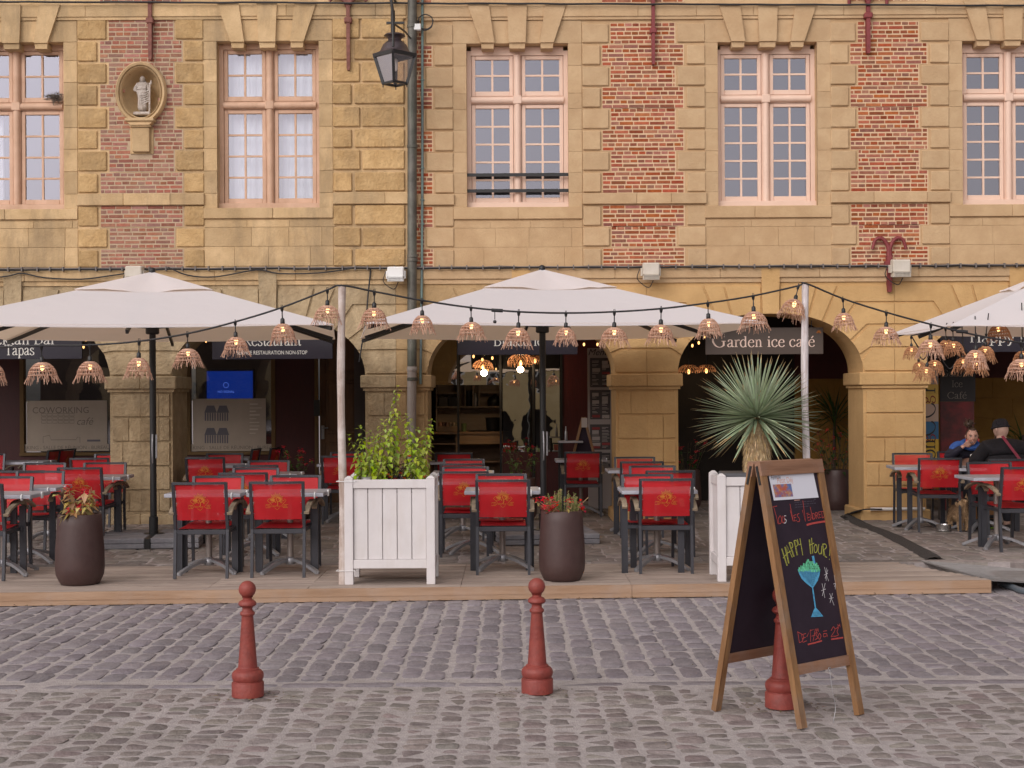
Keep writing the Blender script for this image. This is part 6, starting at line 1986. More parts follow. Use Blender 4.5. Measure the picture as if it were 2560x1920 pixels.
    for sx in (-1, 1):
        m = MB()
        pts = spline([(sx * .262, -.268, .585), (sx * .262, -.17, .628), (sx * .262, .0, .662), (sx * .262, .16, .668), (sx * .262, .27, .645), (sx * .262, .33, .605)], 4)
        for a, b in zip(pts[:-1], pts[1:]): m.bar(a, b + (b - a) * .06, .046, .022)
        part(t, 'armrest', m, ARMW, world=False)
    return t
def make_table():
    t = thing('cafe_table', 'x', 'table', (0, 0, 0), group='grey terrace tables')
    m = MB(); m.box(-.348, .348, -.298, .298, .716, .749, m=1, b=.004); m.box(-.344, .344, -.294, .294, .7492, .7512, m=0)
    part(t, 'tabletop', m, [TTOP, TEDGE], world=False)
    m = MB(); m.tube([(0, 0, .09), (0, 0, .715)], .03, 14); m.lathe([(.03, .70), (.12, .712), (.12, .716)], 14); part(t, 'column', m, ALU2, world=False, smooth=50)
    m = MB(); m.lathe([(.045, .07), (.05, .08), (.05, .125), (.035, .14)], 14); part(t, 'base_hub', m, ALU, world=False, smooth=50)
    for k in range(4):
        a = PI / 4 + k * PI / 2 + .12
        m = MB(); d = Vector((math.cos(a), math.sin(a), 0))
        pts = spline([d * .03 + Vector((0, 0, .115)), d * .16 + Vector((0, 0, .092)), d * .29 + Vector((0, 0, .045)), d * .36 + Vector((0, 0, .012))], 3)
        for p, q in zip(pts[:-1], pts[1:]): m.bar(p, q + (q - p) * .05, .042, .028)
        m.box(d.x * .35 - .02, d.x * .35 + .02, d.y * .35 - .02, d.y * .35 + .02, 0, .03, b=.006)
        part(t, 'foot', m, ALU, world=False)
    m = MB(); m.tube(spline([(.27, -.285, .755), (.27, -.303, .756), (.27, -.318, .735), (.27, -.312, .705), (.27, -.27, .708)], 4), .006, 6); part(t, 'clip', m, WHITE, world=False, smooth=60)
    m = MB(); m.box(.345, .36, .0, .05, .70, .76, b=.004); part(t, 'side_clip', m, WHITE, world=False)
    return t
chair0, table0 = make_chair(), make_table()
used = {'c': 0, 't': 0}
def chair(px, Yb, kind, label, turn=0.0, py=1200):
    p = at(px, py, Yb)
    rz = (0 if kind == 'A' else PI) + turn
    off = Matrix.Rotation(rz, 3, 'Z') @ Vector((0, .29, 0))
    loc = (p.x + off.x, Yb + off.y, FLOOR)
    if not used['c']:
        used['c'] = 1; t = chair0; t.location = loc; t.rotation_euler = (0, 0, rz); t['label'] = label
    else: t = dup(chair0, loc, rz, label)
    return t
def table(px, Yf, label, turn=0.0, sx=1.0):
    p = at(px, 1230, Yf)
    loc = (p.x, Yf + .30, FLOOR)
    if not used['t']:
        used['t'] = 1; t = table0; t.location = loc; t.rotation_euler = (0, 0, turn); t['label'] = label
    else: t = dup(table0, loc, turn, label)
    return t
# left group
chair(-62, 13.2, 'A', 'front chair cut off by the left edge of the photo, only its right arm showing', .02)
chair(20, 14.35, 'F', 'red chair facing the square behind the table at the left edge', -.04)
chair(52, 15.5, 'A', 'chair with its back to the square, second row at the left edge of the photo')
chair(101, 15.35, 'F', 'chair facing the square just left of the left flower pot', .05)
chair(200, 16.1, 'A', 'chair with its printed back right behind the left flower pot', -.05)
chair(112, 17.2, 'F', 'chair facing the square in the third row above the left flower pot')
chair(263, 17.2, 'F', 'chair facing the square directly in front of the left pier', .03)
chair(224, 18.5, 'A', 'chair with its back to the square, at the left side of the left pier')
chair(283, 19.7, 'F', 'far red chair half hidden by the left side of the left pier')
chair(-32, 20.0, 'F', 'far red chair cut by the left edge of the photo under the first arch')
chair(138, 21.3, 'A', 'dim chair standing sideways in front of the leftmost poster, left of its twin', 1.45)
chair(168, 21.6, 'A', 'dim chair standing sideways in front of the leftmost poster, right of its twin', 1.4)
table(-20, 13.45, 'grey table at the left edge of the photo in the front row')
table(48, 14.45, 'grey table behind the first one at the left edge', .03)
table(222, 16.3, 'grey table with a white clip between the left pot and the left pier')
table(100, 16.4, 'grey table in the third row behind the left flower pot')
table(45, 20.1, 'dim grey table deep under the leftmost arch')
# paired chairs by the left parasol pole
chair(499, 13.26, 'A', 'front row chair with printed back right beside the left parasol pole')
chair(692, 13.30, 'A', 'front row chair with printed back left of the left wooden post')
chair(546, 14.25, 'F', 'chair facing the square, across the table from the chair by the parasol pole')
chair(739, 14.28, 'F', 'chair facing the square across the table, next to the left wooden post')
chair(608, 14.85, 'A', 'chair back seen between the two front pairs, left of the wooden post')
chair(640, 15.75, 'F', 'chair facing the square in the second row of the second arch')
chair(640, 16.4, 'A', 'dark framed chair back in the third row of the second arch')
chair(672, 17.5, 'F', 'chair facing the square left of the red begonias in the second arch')
chair(513, 18.5, 'A', 'chair with faded printed back at the right side of the left pier')
chair(562, 19.7, 'F', 'chair facing the square under the pale window poster of the second arch')
chair(852, 18.7, 'A', 'chair with its back to the square, half hidden by the left wooden post')
chair(872, 19.9, 'F', 'far red chair between the left post and the middle pier')
chair(640, 21.4, 'A', 'dim chair standing sideways by the second shop window, left of its twin', 1.5)
chair(690, 21.7, 'A', 'dim chair standing sideways by the second shop window, right of its twin', 1.4)
table(505, 13.5, 'grey table between the paired chairs, beside the left parasol pole')
table(713, 13.52, 'grey table between the paired chairs, beside the left wooden post')
table(622, 15.05, 'grey table in the second row of the second arch')
table(666, 16.7, 'grey table beside the red begonias in the second arch')
table(535, 18.8, 'dim grey table right of the left pier')
table(860, 19.0, 'grey table under the red chair by the wooden door')
table(560, 21.0, 'dim grey table under the second shop window')
# middle group
chair(1257, 13.41, 'A', 'front row chair with printed back between the left planter and the middle pot')
chair(1253, 14.35, 'F', 'chair facing the square hidden behind the front chair by the middle pot')
chair(1160, 14.85, 'A', 'second row chair with printed back right of the left planter')
chair(1164, 15.75, 'F', 'chair facing the square in the column right of the left planter')
chair(1155, 16.5, 'A', 'third row chair back in the column right of the left planter')
chair(1160, 17.6, 'F', 'fourth row chair in the column right of the left planter, facing the square')
chair(1135, 19.5, 'A', 'farthest chair of the column, in front of the bar counter')
table(1255, 13.66, 'grey table at the front chair by the middle pot')
table(1180, 15.1, 'grey table in the second row right of the left planter')
table(1155, 16.75, 'grey table in the third row right of the left planter')
table(1085, 19.4, 'grey table by the bar counter behind the left planter')
# by the middle pier
chair(1458, 19.55, 'A', 'chair with printed back standing alone between the parasol pole and the ochre pier')
table(1455, 19.8, 'narrow grey table behind the lone chair by the ochre pier')
chair(1666, 13.43, 'A', 'front row chair with printed back right of the middle pot')
chair(1618, 14.1, 'F', 'chair facing the square, half hidden by the front chair beside the middle pot')
chair(1676, 14.8, 'A', 'second row chair back in front of the ochre pier')
chair(1631, 15.75, 'F', 'third row chair facing the square in front of the ochre pier')
chair(1605, 16.75, 'A', 'fourth row dark chair back in front of the ochre pier')
chair(1587, 17.9, 'F', 'farthest chair touching the foot of the ochre pier, facing the square')
table(1650, 13.6, 'grey table at the front chair right of the middle pot')
table(1652, 15.0, 'grey table in the second row before the ochre pier')
table(1596, 17.1, 'grey table farthest back before the ochre pier')
# right group
chair(2350, 17.2, 'A', 'chair with printed back beside the steel bowl and the dog', -.1)
chair(2281, 18.55, 'F', 'chair facing the square at the right pier', -.08)
chair(2473, 16.15, 'F', 'chair facing the square just right of the dog', .05)
chair(2562, 15.1, 'A', 'chair with printed back cut off by the right edge of the photo', .05)
chairM = chair(2525, 16.85, 'A', 'chair the man in the dark cap sits on')
chairW = chair(2392, 19.0, 'F', 'chair the woman in the blue hooded jacket sits on')
table(2318, 17.45, 'grey table between the two chairs by the right pier', -.08)
table(2475, 17.15, 'grey table where the man and the woman sit')
table(2515, 15.3, 'grey table at the right edge of the photo', .04)

# ================================================================ chalkboard sign
ABw = {'N': gnd(2014, 1817, 0), 'R': gnd(2166, 1780, 0), 'L': gnd(1774, 1780, 0), 'B': gnd(1922, 1749, 0)}
c = (ABw['N'] + ABw['R'] + ABw['L'] + ABw['B']) / 4
wv = ((ABw['R'] - ABw['N']) + (ABw['B'] - ABw['L'])) / 2; wv.z = 0
W = .535; ang = math.atan2(wv.y, wv.x)
t = thing('chalkboard_sign', 'wooden A-frame chalkboard with chalk drawing of a blue cocktail standing on the cobbles', 'chalkboard', (c.x, c.y, 0), ang)
Hh, half = 1.385, .30
def leafframe(sgn, name):
    # local: x along the ridge, feet at y = sgn*half, top at y ~ 0
    tp = Vector((0, sgn * .022, Hh)); ft = Vector((0, sgn * half, 0))
    dirv = (tp - ft).normalized(); nrm = Vector((1, 0, 0)).cross(dirv) * (1 if sgn < 0 else -1)
    if nrm.y * sgn < 0: nrm = -nrm
    Ln = (tp - ft).length
    P = lambda x, s, o=0: Vector((x, 0, 0)) + ft + dirv * s + nrm * o
    def bar(mb, a, b, w, h, n_): mb.bar(a, b, w, h, up=n_)
    for sx in (-1, 1):
        m = MB(); m.bar(P(sx * (W / 2 - .022), 0), P(sx * (W / 2 - .022), Ln - .075), .046, .034, up=nrm); part(t, 'leg', m, ABW, world=False)
    m = MB(); m.bar(P(-W / 2, Ln - .038), P(W / 2, Ln - .038), .076, .040, up=nrm); part(t, 'top_rail', m, ABW2, world=False)
    m = MB(); m.bar(P(-W / 2 + .046, .30), P(W / 2 - .046, .30), .055, .028, up=nrm); part(t, 'bottom_rail', m, ABW2, world=False)
    m = MB(); m.bar(P(0, .3285, -.002), P(0, Ln - .077, -.002), W - .094, .010, up=nrm); part(t, 'slate', m, SLATE, world=False)
    return P, dirv, nrm, Ln
ABW2 = wood('board_wood_across', (.18, .085, .045), (.30, .155, .09), axis=0, sc=1.2, rough=.55, isl=.15, c3=(.27, .20, .17))
P, dv, nv, Ln = leafframe(-1, 'front')
leafframe(1, 'back')
m = MB(); m.bar((-W / 2 - .003, -.045, Hh - .12), (-W / 2 - .003, -.02, Hh - .02), .004, .014); m.bar((-W / 2 - .003, .045, Hh - .12), (-W / 2 - .003, .02, Hh - .02), .004, .014)
part(t, 'hinge', m, BLACK, world=False)
m = MB(); q = P(.03, .27, .02)
m.tube([q + Vector((.012 * math.cos(k), 0, .012 * math.sin(k))) for k in range(8)], .002, 5)
m.tube(spline([q, q + Vector((.0, -.02, -.12)), q + Vector((.01, -.03, -.2)), Vector((q.x - .02, q.y - .04, .004)), Vector((q.x - .05, q.y - .07, .004))], 5), .0018, 4)
part(t, 'chain', m, ALU, world=False)
# writing on the slate: u from 0..1 across, v metres from the bottom of the slate
CHR = M('chalk_red', (.50, .07, .06), (.36, .05, .045), sc=90, rough=.9); CHW = M('chalk_white', (.72, .70, .72), (.5, .48, .5), sc=90, rough=.9); CHY = M('chalk_yellow', (.44, .44, .08), (.30, .30, .055), sc=90, rough=.9)
CHG = M('chalk_green', (.10, .50, .27), (.16, .60, .36), sc=60, rough=.9, isl=.25); CHB = M('chalk_blue', (.06, .28, .52), (.10, .42, .66), sc=60, rough=.9)
SO = P(-(W / 2 - .05), .33, .0045); SW = W - .10; SLH = Ln - .08 - .33
TMW = Matrix.Translation(t.location) @ Matrix.Rotation(ang, 4, 'Z')
TMI = TMW.inverted()
def on_slate(px, py):
    ray = at(px, py, 10.0) - Vector((0, 0, HC)); o = Vector((0, 0, HC))
    n_ = TMW.to_3x3() @ nv; k_ = ((TMW @ SO) - o).dot(n_) / ray.dot(n_)
    l = TMI @ (o + ray * k_) - SO
    return (l.x, l.dot(dv))
Z1 = lambda x, y: on_slate(1720 + x / 2.304, 1120 + y / 2.304)     # positions read off two enlargements of the board
Z2 = lambda x, y: on_slate(1780 + x / 5.925, 1140 + y / 5.925)
def wr(mb, Zf, strokes, w=.005, o=0.0):
    for i, st in enumerate(strokes):
        cv = st[0] == 'c'
        q = [Zf(*p) for p in (st[1:] if cv else st)]
        if cv: q = cur2(q, 4)
        pen(mb, q, w, w * .8, SO, Vector((1, 0, 0)), dv, 0, nv, o + .00004 * i)
m = MB()
wr(m, Z2, [((885, 758), (965, 740)), ((912, 750), (950, 880), (982, 1012)), ('c', (1010, 880), (985, 930), (995, 1000), (1022, 990), (1030, 930), (1010, 880)), ('c', (1042, 885), (1040, 960), (1055, 992), (1072, 960), (1066, 885)),
    ((1155, 710), (1205, 968), (1228, 955)), ((1158, 800), (1200, 960)), ((1245, 868), (1210, 880), (1225, 965), (1256, 950)), ((1215, 918), (1246, 908)), ('c', (1292, 850), (1264, 868), (1272, 900), (1297, 930), (1292, 968), (1262, 972)),
    ((1338, 800), (1385, 972), (1345, 660)), ((1398, 852), (1428, 846)), ((1452, 862), (1410, 872), (1425, 958), (1460, 944)), ((1415, 912), (1448, 904)), ((1462, 950), (1455, 868), (1490, 942), (1455, 755)), ('c', (1488, 850), (1500, 938), (1528, 905), (1515, 858), (1488, 848)),
    ((1534, 838), (1546, 932)), ('c', (1530, 838), (1562, 846), (1560, 876), (1542, 884)), ((1550, 882), (1582, 926)), ((1614, 822), (1578, 832), (1590, 918), (1620, 908)), ((1584, 872), (1606, 866)), ('c', (1622, 822), (1636, 916), (1664, 880), (1652, 828), (1620, 820)), ((1668, 815), (1680, 902)),
    ('c', (1700, 812), (1672, 830), (1684, 856), (1706, 880), (1690, 916))], .0042)
wr(m, Z2, [((1402, 1022), (1480, 1000), (1560, 985), (1640, 972), (1712, 968))], .013)
wr(m, Z1, [((632, 1058), (642, 1122)), ('c', (630, 1058), (664, 1080), (660, 1110), (642, 1122)), ((680, 1068), (654, 1076), (662, 1120), (684, 1110)), ((658, 1098), (678, 1090)), ((684, 1088), (706, 1044), (706, 1116)), ((704, 1052), (734, 1042), (720, 1114)), ((712, 1084), (736, 1076)),
    ((738, 1040), (740, 1060)), ((748, 1038), (750, 1058)), ((738, 1051), (750, 1047)), ('c', (726, 1072), (744, 1062), (740, 1080), (748, 1092), (730, 1106)), ('c', (757, 1066), (766, 1082), (758, 1102), (749, 1086), (757, 1066)),
    ((778, 1056), (800, 1052)), ('c', (798, 1070), (782, 1070), (782, 1088), (798, 1082)), ((798, 1068), (803, 1086)), ('c', (824, 1052), (838, 1030), (846, 1050), (824, 1086), (836, 1084), (852, 1084)), ('c', (848, 1042), (866, 1034), (858, 1058), (866, 1076), (844, 1086)), ((862, 1014), (865, 1035)), ((873, 1012), (876, 1033)), ((863, 1025), (875, 1022))], .0042)
wr(m, Z1, [((690, 1132), (730, 1122), (772, 1110)), ((825, 1102), (860, 1097), (894, 1092))], .010)
part(t, 'red_chalk', m, CHR, world=False)
m = MB()
wr(m, Z2, [('c', (1098, 885), (1070, 890), (1072, 925), (1100, 952), (1090, 990), (1064, 992))], .0045)
wr(m, Z1, [((786, 686), (797, 730), (810, 766)), ((797, 690), (796, 765)), ((784, 732), (806, 722)), ((806, 700), (790, 752)), ((842, 732), (850, 778), (866, 822)), ((853, 736), (848, 815)), ((838, 784), (860, 772)), ((858, 748), (844, 800)), ((772, 780), (781, 822), (788, 864)), ((790, 778), (774, 852)), ((768, 822), (794, 812)),
    ((816, 838), (825, 866), (842, 906)), ((832, 836), (818, 892)), ((812, 868), (838, 862))], .0030)
part(t, 'white_chalk', m, CHW, world=False)
m = MB()
wr(m, Z2, [((1030, 1372), (1070, 1500), (1110, 1626)), ((1078, 1345), (1135, 1592)), ((1052, 1512), (1118, 1440)), ((1128, 1528), (1106, 1318), (1190, 1502)), ((1112, 1442), (1165, 1410)), ((1140, 1285), (1210, 1492)), ('c', (1138, 1282), (1182, 1288), (1196, 1345), (1162, 1372)),
    ((1214, 1258), (1260, 1472)), ('c', (1212, 1252), (1252, 1256), (1268, 1318), (1230, 1348)), ((1262, 1230), (1286, 1318), (1320, 1300)), ((1302, 1218), (1345, 1470)),
    ((1438, 1238), (1460, 1452)), ((1474, 1212), (1492, 1444)), ((1440, 1325), (1512, 1290)), ('c', (1532, 1308), (1510, 1360), (1524, 1432), (1556, 1405), (1552, 1332), (1532, 1308)), ('c', (1582, 1308), (1572, 1400), (1594, 1452), (1620, 1420), (1628, 1330)), ((1626, 1330), (1622, 1455)),
    ((1642, 1310), (1652, 1478)), ('c', (1634, 1306), (1682, 1308), (1692, 1356), (1650, 1392)), ((1656, 1390), (1674, 1492), (1702, 1500)), ((1756, 1275), (1738, 1482)), ((1734, 1524), (1742, 1536))], .0056)
wr(m, Z2, [((1038, 1372), (1118, 1624)), ((1088, 1345), (1144, 1590)), ((1150, 1285), (1220, 1492)), ((1224, 1258), (1270, 1470)), ((1446, 1238), (1468, 1450))], .0028, .0012)
part(t, 'yellow_chalk', m, CHY, world=False)
def fill(mb, Zf, pts, o=0.0):
    mb.add([SO + Vector((1, 0, 0)) * a_ + dv * b_ + nv * o for a_, b_ in (Zf(*p) for p in pts)], [tuple(range(len(pts)))])
m = MB()
fill(m, Z1, [(632, 700), (640, 724), (654, 752), (680, 778), (704, 797), (716, 806), (722, 803), (734, 785), (748, 762), (758, 730), (762, 700)])
wr(m, Z1, [((717, 800), (724, 850), (734, 922))], .011, .0004)
fill(m, Z1, [(733, 916), (722, 938), (709, 974), (779, 970), (756, 940)], .0002)
fill(m, Z1, [(711, 624), (724, 620), (733, 664), (722, 668)], .0020)
part(t, 'blue_chalk', m, CHB, world=False)
m = MB()
for k in range(14):
    y = 712 + k * 6.0; f = k / 13; xl_ = 640 + 66 * f ** 1.2; xr_ = 758 - 32 * f
    wr(m, Z1, [((xl_ + R.uniform(0, 8), y), ((xl_ + xr_) / 2, y + 4), (xr_ - R.uniform(0, 10), y - 1))], .0016, .0006)
for k in range(5): wr(m, Z1, [((716 + k * 2, 946 + k * 5), (760 + k * 2, 944 + k * 5))], .0012, .0006)
part(t, 'dark_hatching', m, SLATE, world=False)
m = MB()
for j, (y, x0_, x1_) in enumerate(((712, 634, 760), (701, 636, 756), (690, 646, 752), (679, 660, 742), (668, 676, 722), (657, 682, 694))):
    n_ = max(2, int((x1_ - x0_) / 9))
    for k in range(n_):
        x = x0_ + (x1_ - x0_) * (k + .5) / n_ + R.uniform(-2, 2); yy = y + R.uniform(-3, 3)
        wr(m, Z1, [((x, yy), (x + .5, yy - 8), (x + 1, yy - 15))], .0105, .0010 + .0003 * j + .00004 * k)
part(t, 'green_chalk', m, CHG, world=False)
def chalk(mb, pts, w=.006, o=0.0):
    pen(mb, [(a * SW, b * SLH) for a, b in pts], w, w, SO, Vector((1, 0, 0)), dv, 0, nv, o)
# taped menu sheet
SP = lambda a, b, o=.0: SO + Vector((1, 0, 0)) * (a * SW) + dv * (b * SLH) + nv * o
m = MB(); cn = [(a_ / SW, b_ / SLH) for a_, b_ in (Z2(915, 660), Z2(1575, 615), Z2(1490, 222), Z2(830, 256))]
m.add([SP(a, b, .001) for a, b in cn] + [SP(a, b, .0025) for a, b in cn], [(4, 5, 6, 7), (0, 4, 7, 3), (1, 5, 6, 2), (0, 1, 5, 4), (3, 2, 6, 7)])
sh = part(t, 'menu_sheet', m, M('paper_white', (.70, .70, .78), rough=.4), world=False)
m = MB()
def tx(s_, size, a, b, shear=0.0, sx=1.0):
    vs, fs = font_mesh(s_, size, shear, 'LEFT'); o = SP(a, b, .0032)
    m.add([o + Vector((1, 0, 0)) * (v[0] * sx) + dv * v[1] for v in vs], fs)
q_ = Z2(868, 352); tx('Formule', .034, q_[0] / SW, q_[1] / SLH, .25, .72)
for (a, b, w_) in ((.47, .955, .30), (.47, .922, .34), (.47, .908, .24), (.47, .885, .42), (.47, .871, .40), (.47, .850, .40), (.47, .837, .42), (.47, .824, .28)):
    n_ = 0
    x = a
    while x < a + w_:
        l = R.uniform(.02, .06); chalk(m, [(x, b), (min(x + l, a + w_), b)], .0045, -.0012); x += l + .012
for b in (.945, .900, .862): chalk(m, [(.47, b), (.92, b)], .0012, -.0012)
for b in (.972, .935, .897, .858): chalk(m, [(.86, b), (.90, b)], .005, -.0012)
part(sh, 'print', m, M('ink_dark', (.05, .04, .06), rough=.6), world=False)
m = MB(); q_ = Z2(962, 405); tx('Petit Déj', .044, q_[0] / SW, q_[1] / SLH, .0, .85)
for b in (.975, .938, .900, .862): chalk(m, [(.47, b), (.58, b)], .0035, -.0011)
part(sh, 'heading', m, M('ink_peach', (.68, .38, .30), rough=.6), world=False)
m = MB(); q = [(a_ / SW, b_ / SLH) for a_, b_ in (Z2(932, 615), Z2(1198, 600), Z2(1165, 410), Z2(893, 425))]
m.add([SP(a, b, .0031) for a, b in q], [(0, 1, 2, 3)])
part(sh, 'picture', m, M('picture_mix', (.45, .10, .05), (.10, .16, .38), sc=22, rough=.5, ramp=(.42, .58), stain=(.62, .42, .12), stsc=(40, 40, 40), stamt=.9), world=False)

# ================================================================ people, dog and small things
def skinned(nod, edg, rootn, sub=2):
    names = list(nod)
    me = bpy.data.meshes.new('t'); me.from_pydata([nod[k][0] for k in names], [(names.index(a), names.index(b)) for a, b in edg], [])
    o = bpy.data.objects.new('t', me); COL.objects.link(o)
    md = o.modifiers.new('s', 'SKIN'); md.use_smooth_shade = True
    for i, k in enumerate(names):
        r = nod[k][1]; r = (r, r) if not isinstance(r, tuple) else r
        me.skin_vertices[0].data[i].radius = r
        me.skin_vertices[0].data[i].use_root = (k == rootn)
    sb = o.modifiers.new('u', 'SUBSURF'); sb.levels = sub; sb.render_levels = sub
    e = bpy.data.meshes.new_from_object(o.evaluated_get(bpy.context.evaluated_depsgraph_get()))
    mb = MB(); mb.add([tuple(v.co) for v in e.vertices], [tuple(p.vertices) for p in e.polygons])
    bpy.data.objects.remove(o); bpy.data.meshes.remove(me); bpy.data.meshes.remove(e)
    return mb

def head(mb, c, rot, s=1.0, m=(0, 1, 2, 3)):
    """head facing -Y before rot; materials: skin, eye white, iris/brow, lips"""
    n, k = 36, 26
    g = lambda d2, w: math.exp(-d2 / (w * w))
    vs = []
    def sh(x, y, z):
        X, Y_, Z = x * .073, y * .092, z * .112
        if z < 0: X *= 1 - .28 * (-z) ** 1.4; Y_ *= 1 - .10 * (-z) ** 2
        if z > 0: X *= 1 + .04 * z
        if y < 0:
            Y_ -= .020 * g((X / .011) ** 2 + ((Z + .012) / .020) ** 2, 1)            # nose
            Y_ -= .007 * g((X / .008) ** 2 + ((Z - .012) / .03) ** 2, 1)
            for sx in (-1, 1): Y_ += .008 * g(((X - sx * .031) / .017) ** 2 + ((Z - .014) / .013) ** 2, 1)
            Y_ -= .006 * g((X / .022) ** 2 + ((Z + .052) / .012) ** 2, 1)             # mouth
            Y_ -= .008 * g((X / .02) ** 2 + ((Z + .088) / .016) ** 2, 1)              # chin
            Y_ -= .004 * g((X / .05) ** 2 + ((Z - .032) / .01) ** 2, 1)               # brow
        return Vector((X, Y_, Z))
    T = lambda v: Vector(c) + rot @ (Vector(v) * s)
    vs.append(T(sh(0, 0, -1)))
    for i in range(1, k):
        t_ = -PI / 2 + PI * i / k
        for j in range(n):
            a = 2 * PI * j / n
            vs.append(T(sh(math.cos(t_) * math.cos(a), math.cos(t_) * math.sin(a), math.sin(t_))))
    vs.append(T(sh(0, 0, 1)))
    fs = []
    for j in range(n):
        fs.append((0, 1 + (j + 1) % n, 1 + j)); fs.append((len(vs) - 1, len(vs) - 1 - n + j, len(vs) - 1 - n + (j + 1) % n))
    for i in range(k - 2):
        for j in range(n): fs.append((1 + i * n + j, 1 + i * n + (j + 1) % n, 1 + (i + 1) * n + (j + 1) % n, 1 + (i + 1) * n + j))
    mb.add(vs, fs, m[0])
    q = MB()
    for sx in (-1, 1):
        q.ball((sx * .031, -.0735, .014), .0125, .011, .0075, m=m[1]); q.ball((sx * .031, -.0825, .014), .0062, .003, .0062, m=m[2])
        q.tube([(sx * .014, -.089, .0285), (sx * .032, -.0885, .0345), (sx * .048, -.078, .030)], .0028, 6, m=m[2])
        q.tube([(sx * .019, -.0835, .0195), (sx * .031, -.0855, .0225), (sx * .044, -.077, .0195)], .0018, 6, m=m[2])
        q.ball((sx * .073, .006, .0), .008, .018, .03, m=m[0]); q.ball((sx * .078, .010, .006), .007, .014, .020, m=m[0])
    q.ball((0, -.0905, -.0505), .021, .006, .0045, m=m[3]); q.ball((0, -.090, -.0575), .017, .006, .0045, m=m[3])
    mb.merge(q, Matrix.Translation(Vector(c)) @ rot.to_4x4() @ Matrix.Scale(s, 4))

def hand(mb, w, d, nrm, curl=.6, s=1.0, side=1, m=0):
    """palm from wrist w along d, palm side nrm, four fingers and a thumb that leaves the side"""
    w, d, nrm = Vector(w), Vector(d).normalized(), Vector(nrm)
    sd = d.cross(nrm).normalized(); nrm = sd.cross(d).normalized()
    pts = [w, w + d * .03 * s, w + d * .07 * s, w + d * .088 * s]
    for k in range(4):
        o = sd * ((k - 1.5) * .019 * s)
        mb.tube([w + o * .4, w + d * .04 * s + o * .85, w + d * .085 * s + o], [.012 * s, .0125 * s, .0105 * s], 8, m=m)
        p = w + d * .085 * s + o
        L = (.030, .034, .032, .025)[k] * s
        a = curl * .7; cur = d.copy()
        q = [p]
        for j in range(3):
            cur = Matrix.Rotation(-a, 3, sd) @ cur
            p = p + cur * L * (1 - .2 * j); q.append(p); a = curl * (1 + .1 * k)
        mb.tube(q, [.0095 * s, .0085 * s, .0078 * s, .006 * s], 8, m=m)
    b = w + d * .025 * s + sd * (-side * .030 * s)
    e = b + (d * .6 - sd * side * .55 + nrm * .45).normalized() * .034 * s; f = e + (d * .9 + nrm * .35).normalized() * .028 * s
    mb.tube([w + d * .012 * s - sd * side * .018 * s, b, e, f], [.012 * s, .012 * s, .0095 * s, .0075 * s], 8, m=m)

EYEW = M('eye_white', (.6, .58, .56), rough=.3); DARKHAIR = M('hair_brown', (.035, .018, .010), (.075, .04, .022), sc=40, rough=.5, map_=(1, 1, 5)); LIPS = M('lips', (.42, .14, .12), rough=.5)
NAVY = M('cloth_navy', (.006, .005, .016), (.012, .010, .026), sc=8, rough=.75, bump=.3); BLUE = M('cloth_blue', (.02, .07, .28), (.035, .11, .36), sc=8, rough=.7, bump=.3); COAT = M('cloth_black', (.006, .005, .008), (.012, .010, .014), sc=8, rough=.85, bump=.3)
JEANS = M('cloth_trousers', (.008, .008, .012), (.016, .016, .024), sc=10, rough=.9); SHOE = M('shoe_dark', (.01, .009, .009), rough=.6)

def slim(nod):
    f = {'hip': .75, 'waist': .7, 'chest': .7, 'collar': .62, 'sr': .7, 'sl': .7, 'er': .75, 'el': .75, 'tr': .8, 'tl': .8, 'kr': .8, 'kl': .8}
    return {k: (p, tuple(v * f.get(k, 1) for v in (r if isinstance(r, tuple) else (r, r)))) for k, (p, r) in nod.items()}
# --- the woman
WO = Vector((at(2430, 1091, 18.45).x, 18.60, FLOOR))
t = thing('person', 'woman with a brown topknot in a blue hooded jacket eating with a spoon', 'person', WO)
hc = at(2430, 1092, 18.42) - WO
nod = {'hip': ((0, .10, .53), (.15, .11)), 'waist': ((0, .10, .66), (.13, .10)), 'chest': ((0, .02, .84), (.15, .11)), 'collar': ((0, -.03, .945), (.10, .075)), 'neck': ((hc.x * .8, hc.y * .5, 1.0), (.046, .046)), 'skull': ((hc.x, hc.y + .015, hc.z - .04), (.05, .05)),
       'sr': ((-.15, -.01, .925), .055), 'er': ((-.30, -.10, .80), .042), 'wr': ((-.11, -.225, .975), .026),
       'sl': ((.15, .0, .925), .055), 'el': ((.27, -.14, .76), .042), 'wl': ((.13, -.36, .80), .027),
       'tr': ((-.10, .06, .51), .085), 'kr': ((-.11, -.33, .50), .06), 'ar': ((-.11, -.36, .09), .04), 'fr': ((-.12, -.50, .035), .034),
       'tl': ((.10, .06, .51), .085), 'kl': ((.11, -.33, .50), .06), 'al': ((.11, -.30, .09), .04), 'fl': ((.12, -.44, .035), .034)}
edg = [('hip', 'waist'), ('waist', 'chest'), ('chest', 'collar'), ('collar', 'neck'), ('neck', 'skull'), ('collar', 'sr'), ('sr', 'er'), ('er', 'wr'), ('collar', 'sl'), ('sl', 'el'), ('el', 'wl'),
       ('hip', 'tr'), ('tr', 'kr'), ('kr', 'ar'), ('ar', 'fr'), ('hip', 'tl'), ('tl', 'kl'), ('kl', 'al'), ('al', 'fl')]
body = skinned(slim(nod), edg, 'hip')
rotw = Matrix.Rotation(-.10, 3, 'Z') @ Matrix.Rotation(.10, 3, 'X')
head(body, hc, rotw, .98)
hand(body, (-.115, -.222, .97), Vector((.10, -.02, .06)), Vector((.2, .9, .2)), .75, .95, side=1)
hand(body, (.13, -.36, .80), Vector((-.3, -1, .0)), Vector((0, 0, -1)), .4, .95, side=-1)
part(t, 'body', body, [SKIN, EYEW, DARKHAIR, LIPS], smooth=180, world=False)
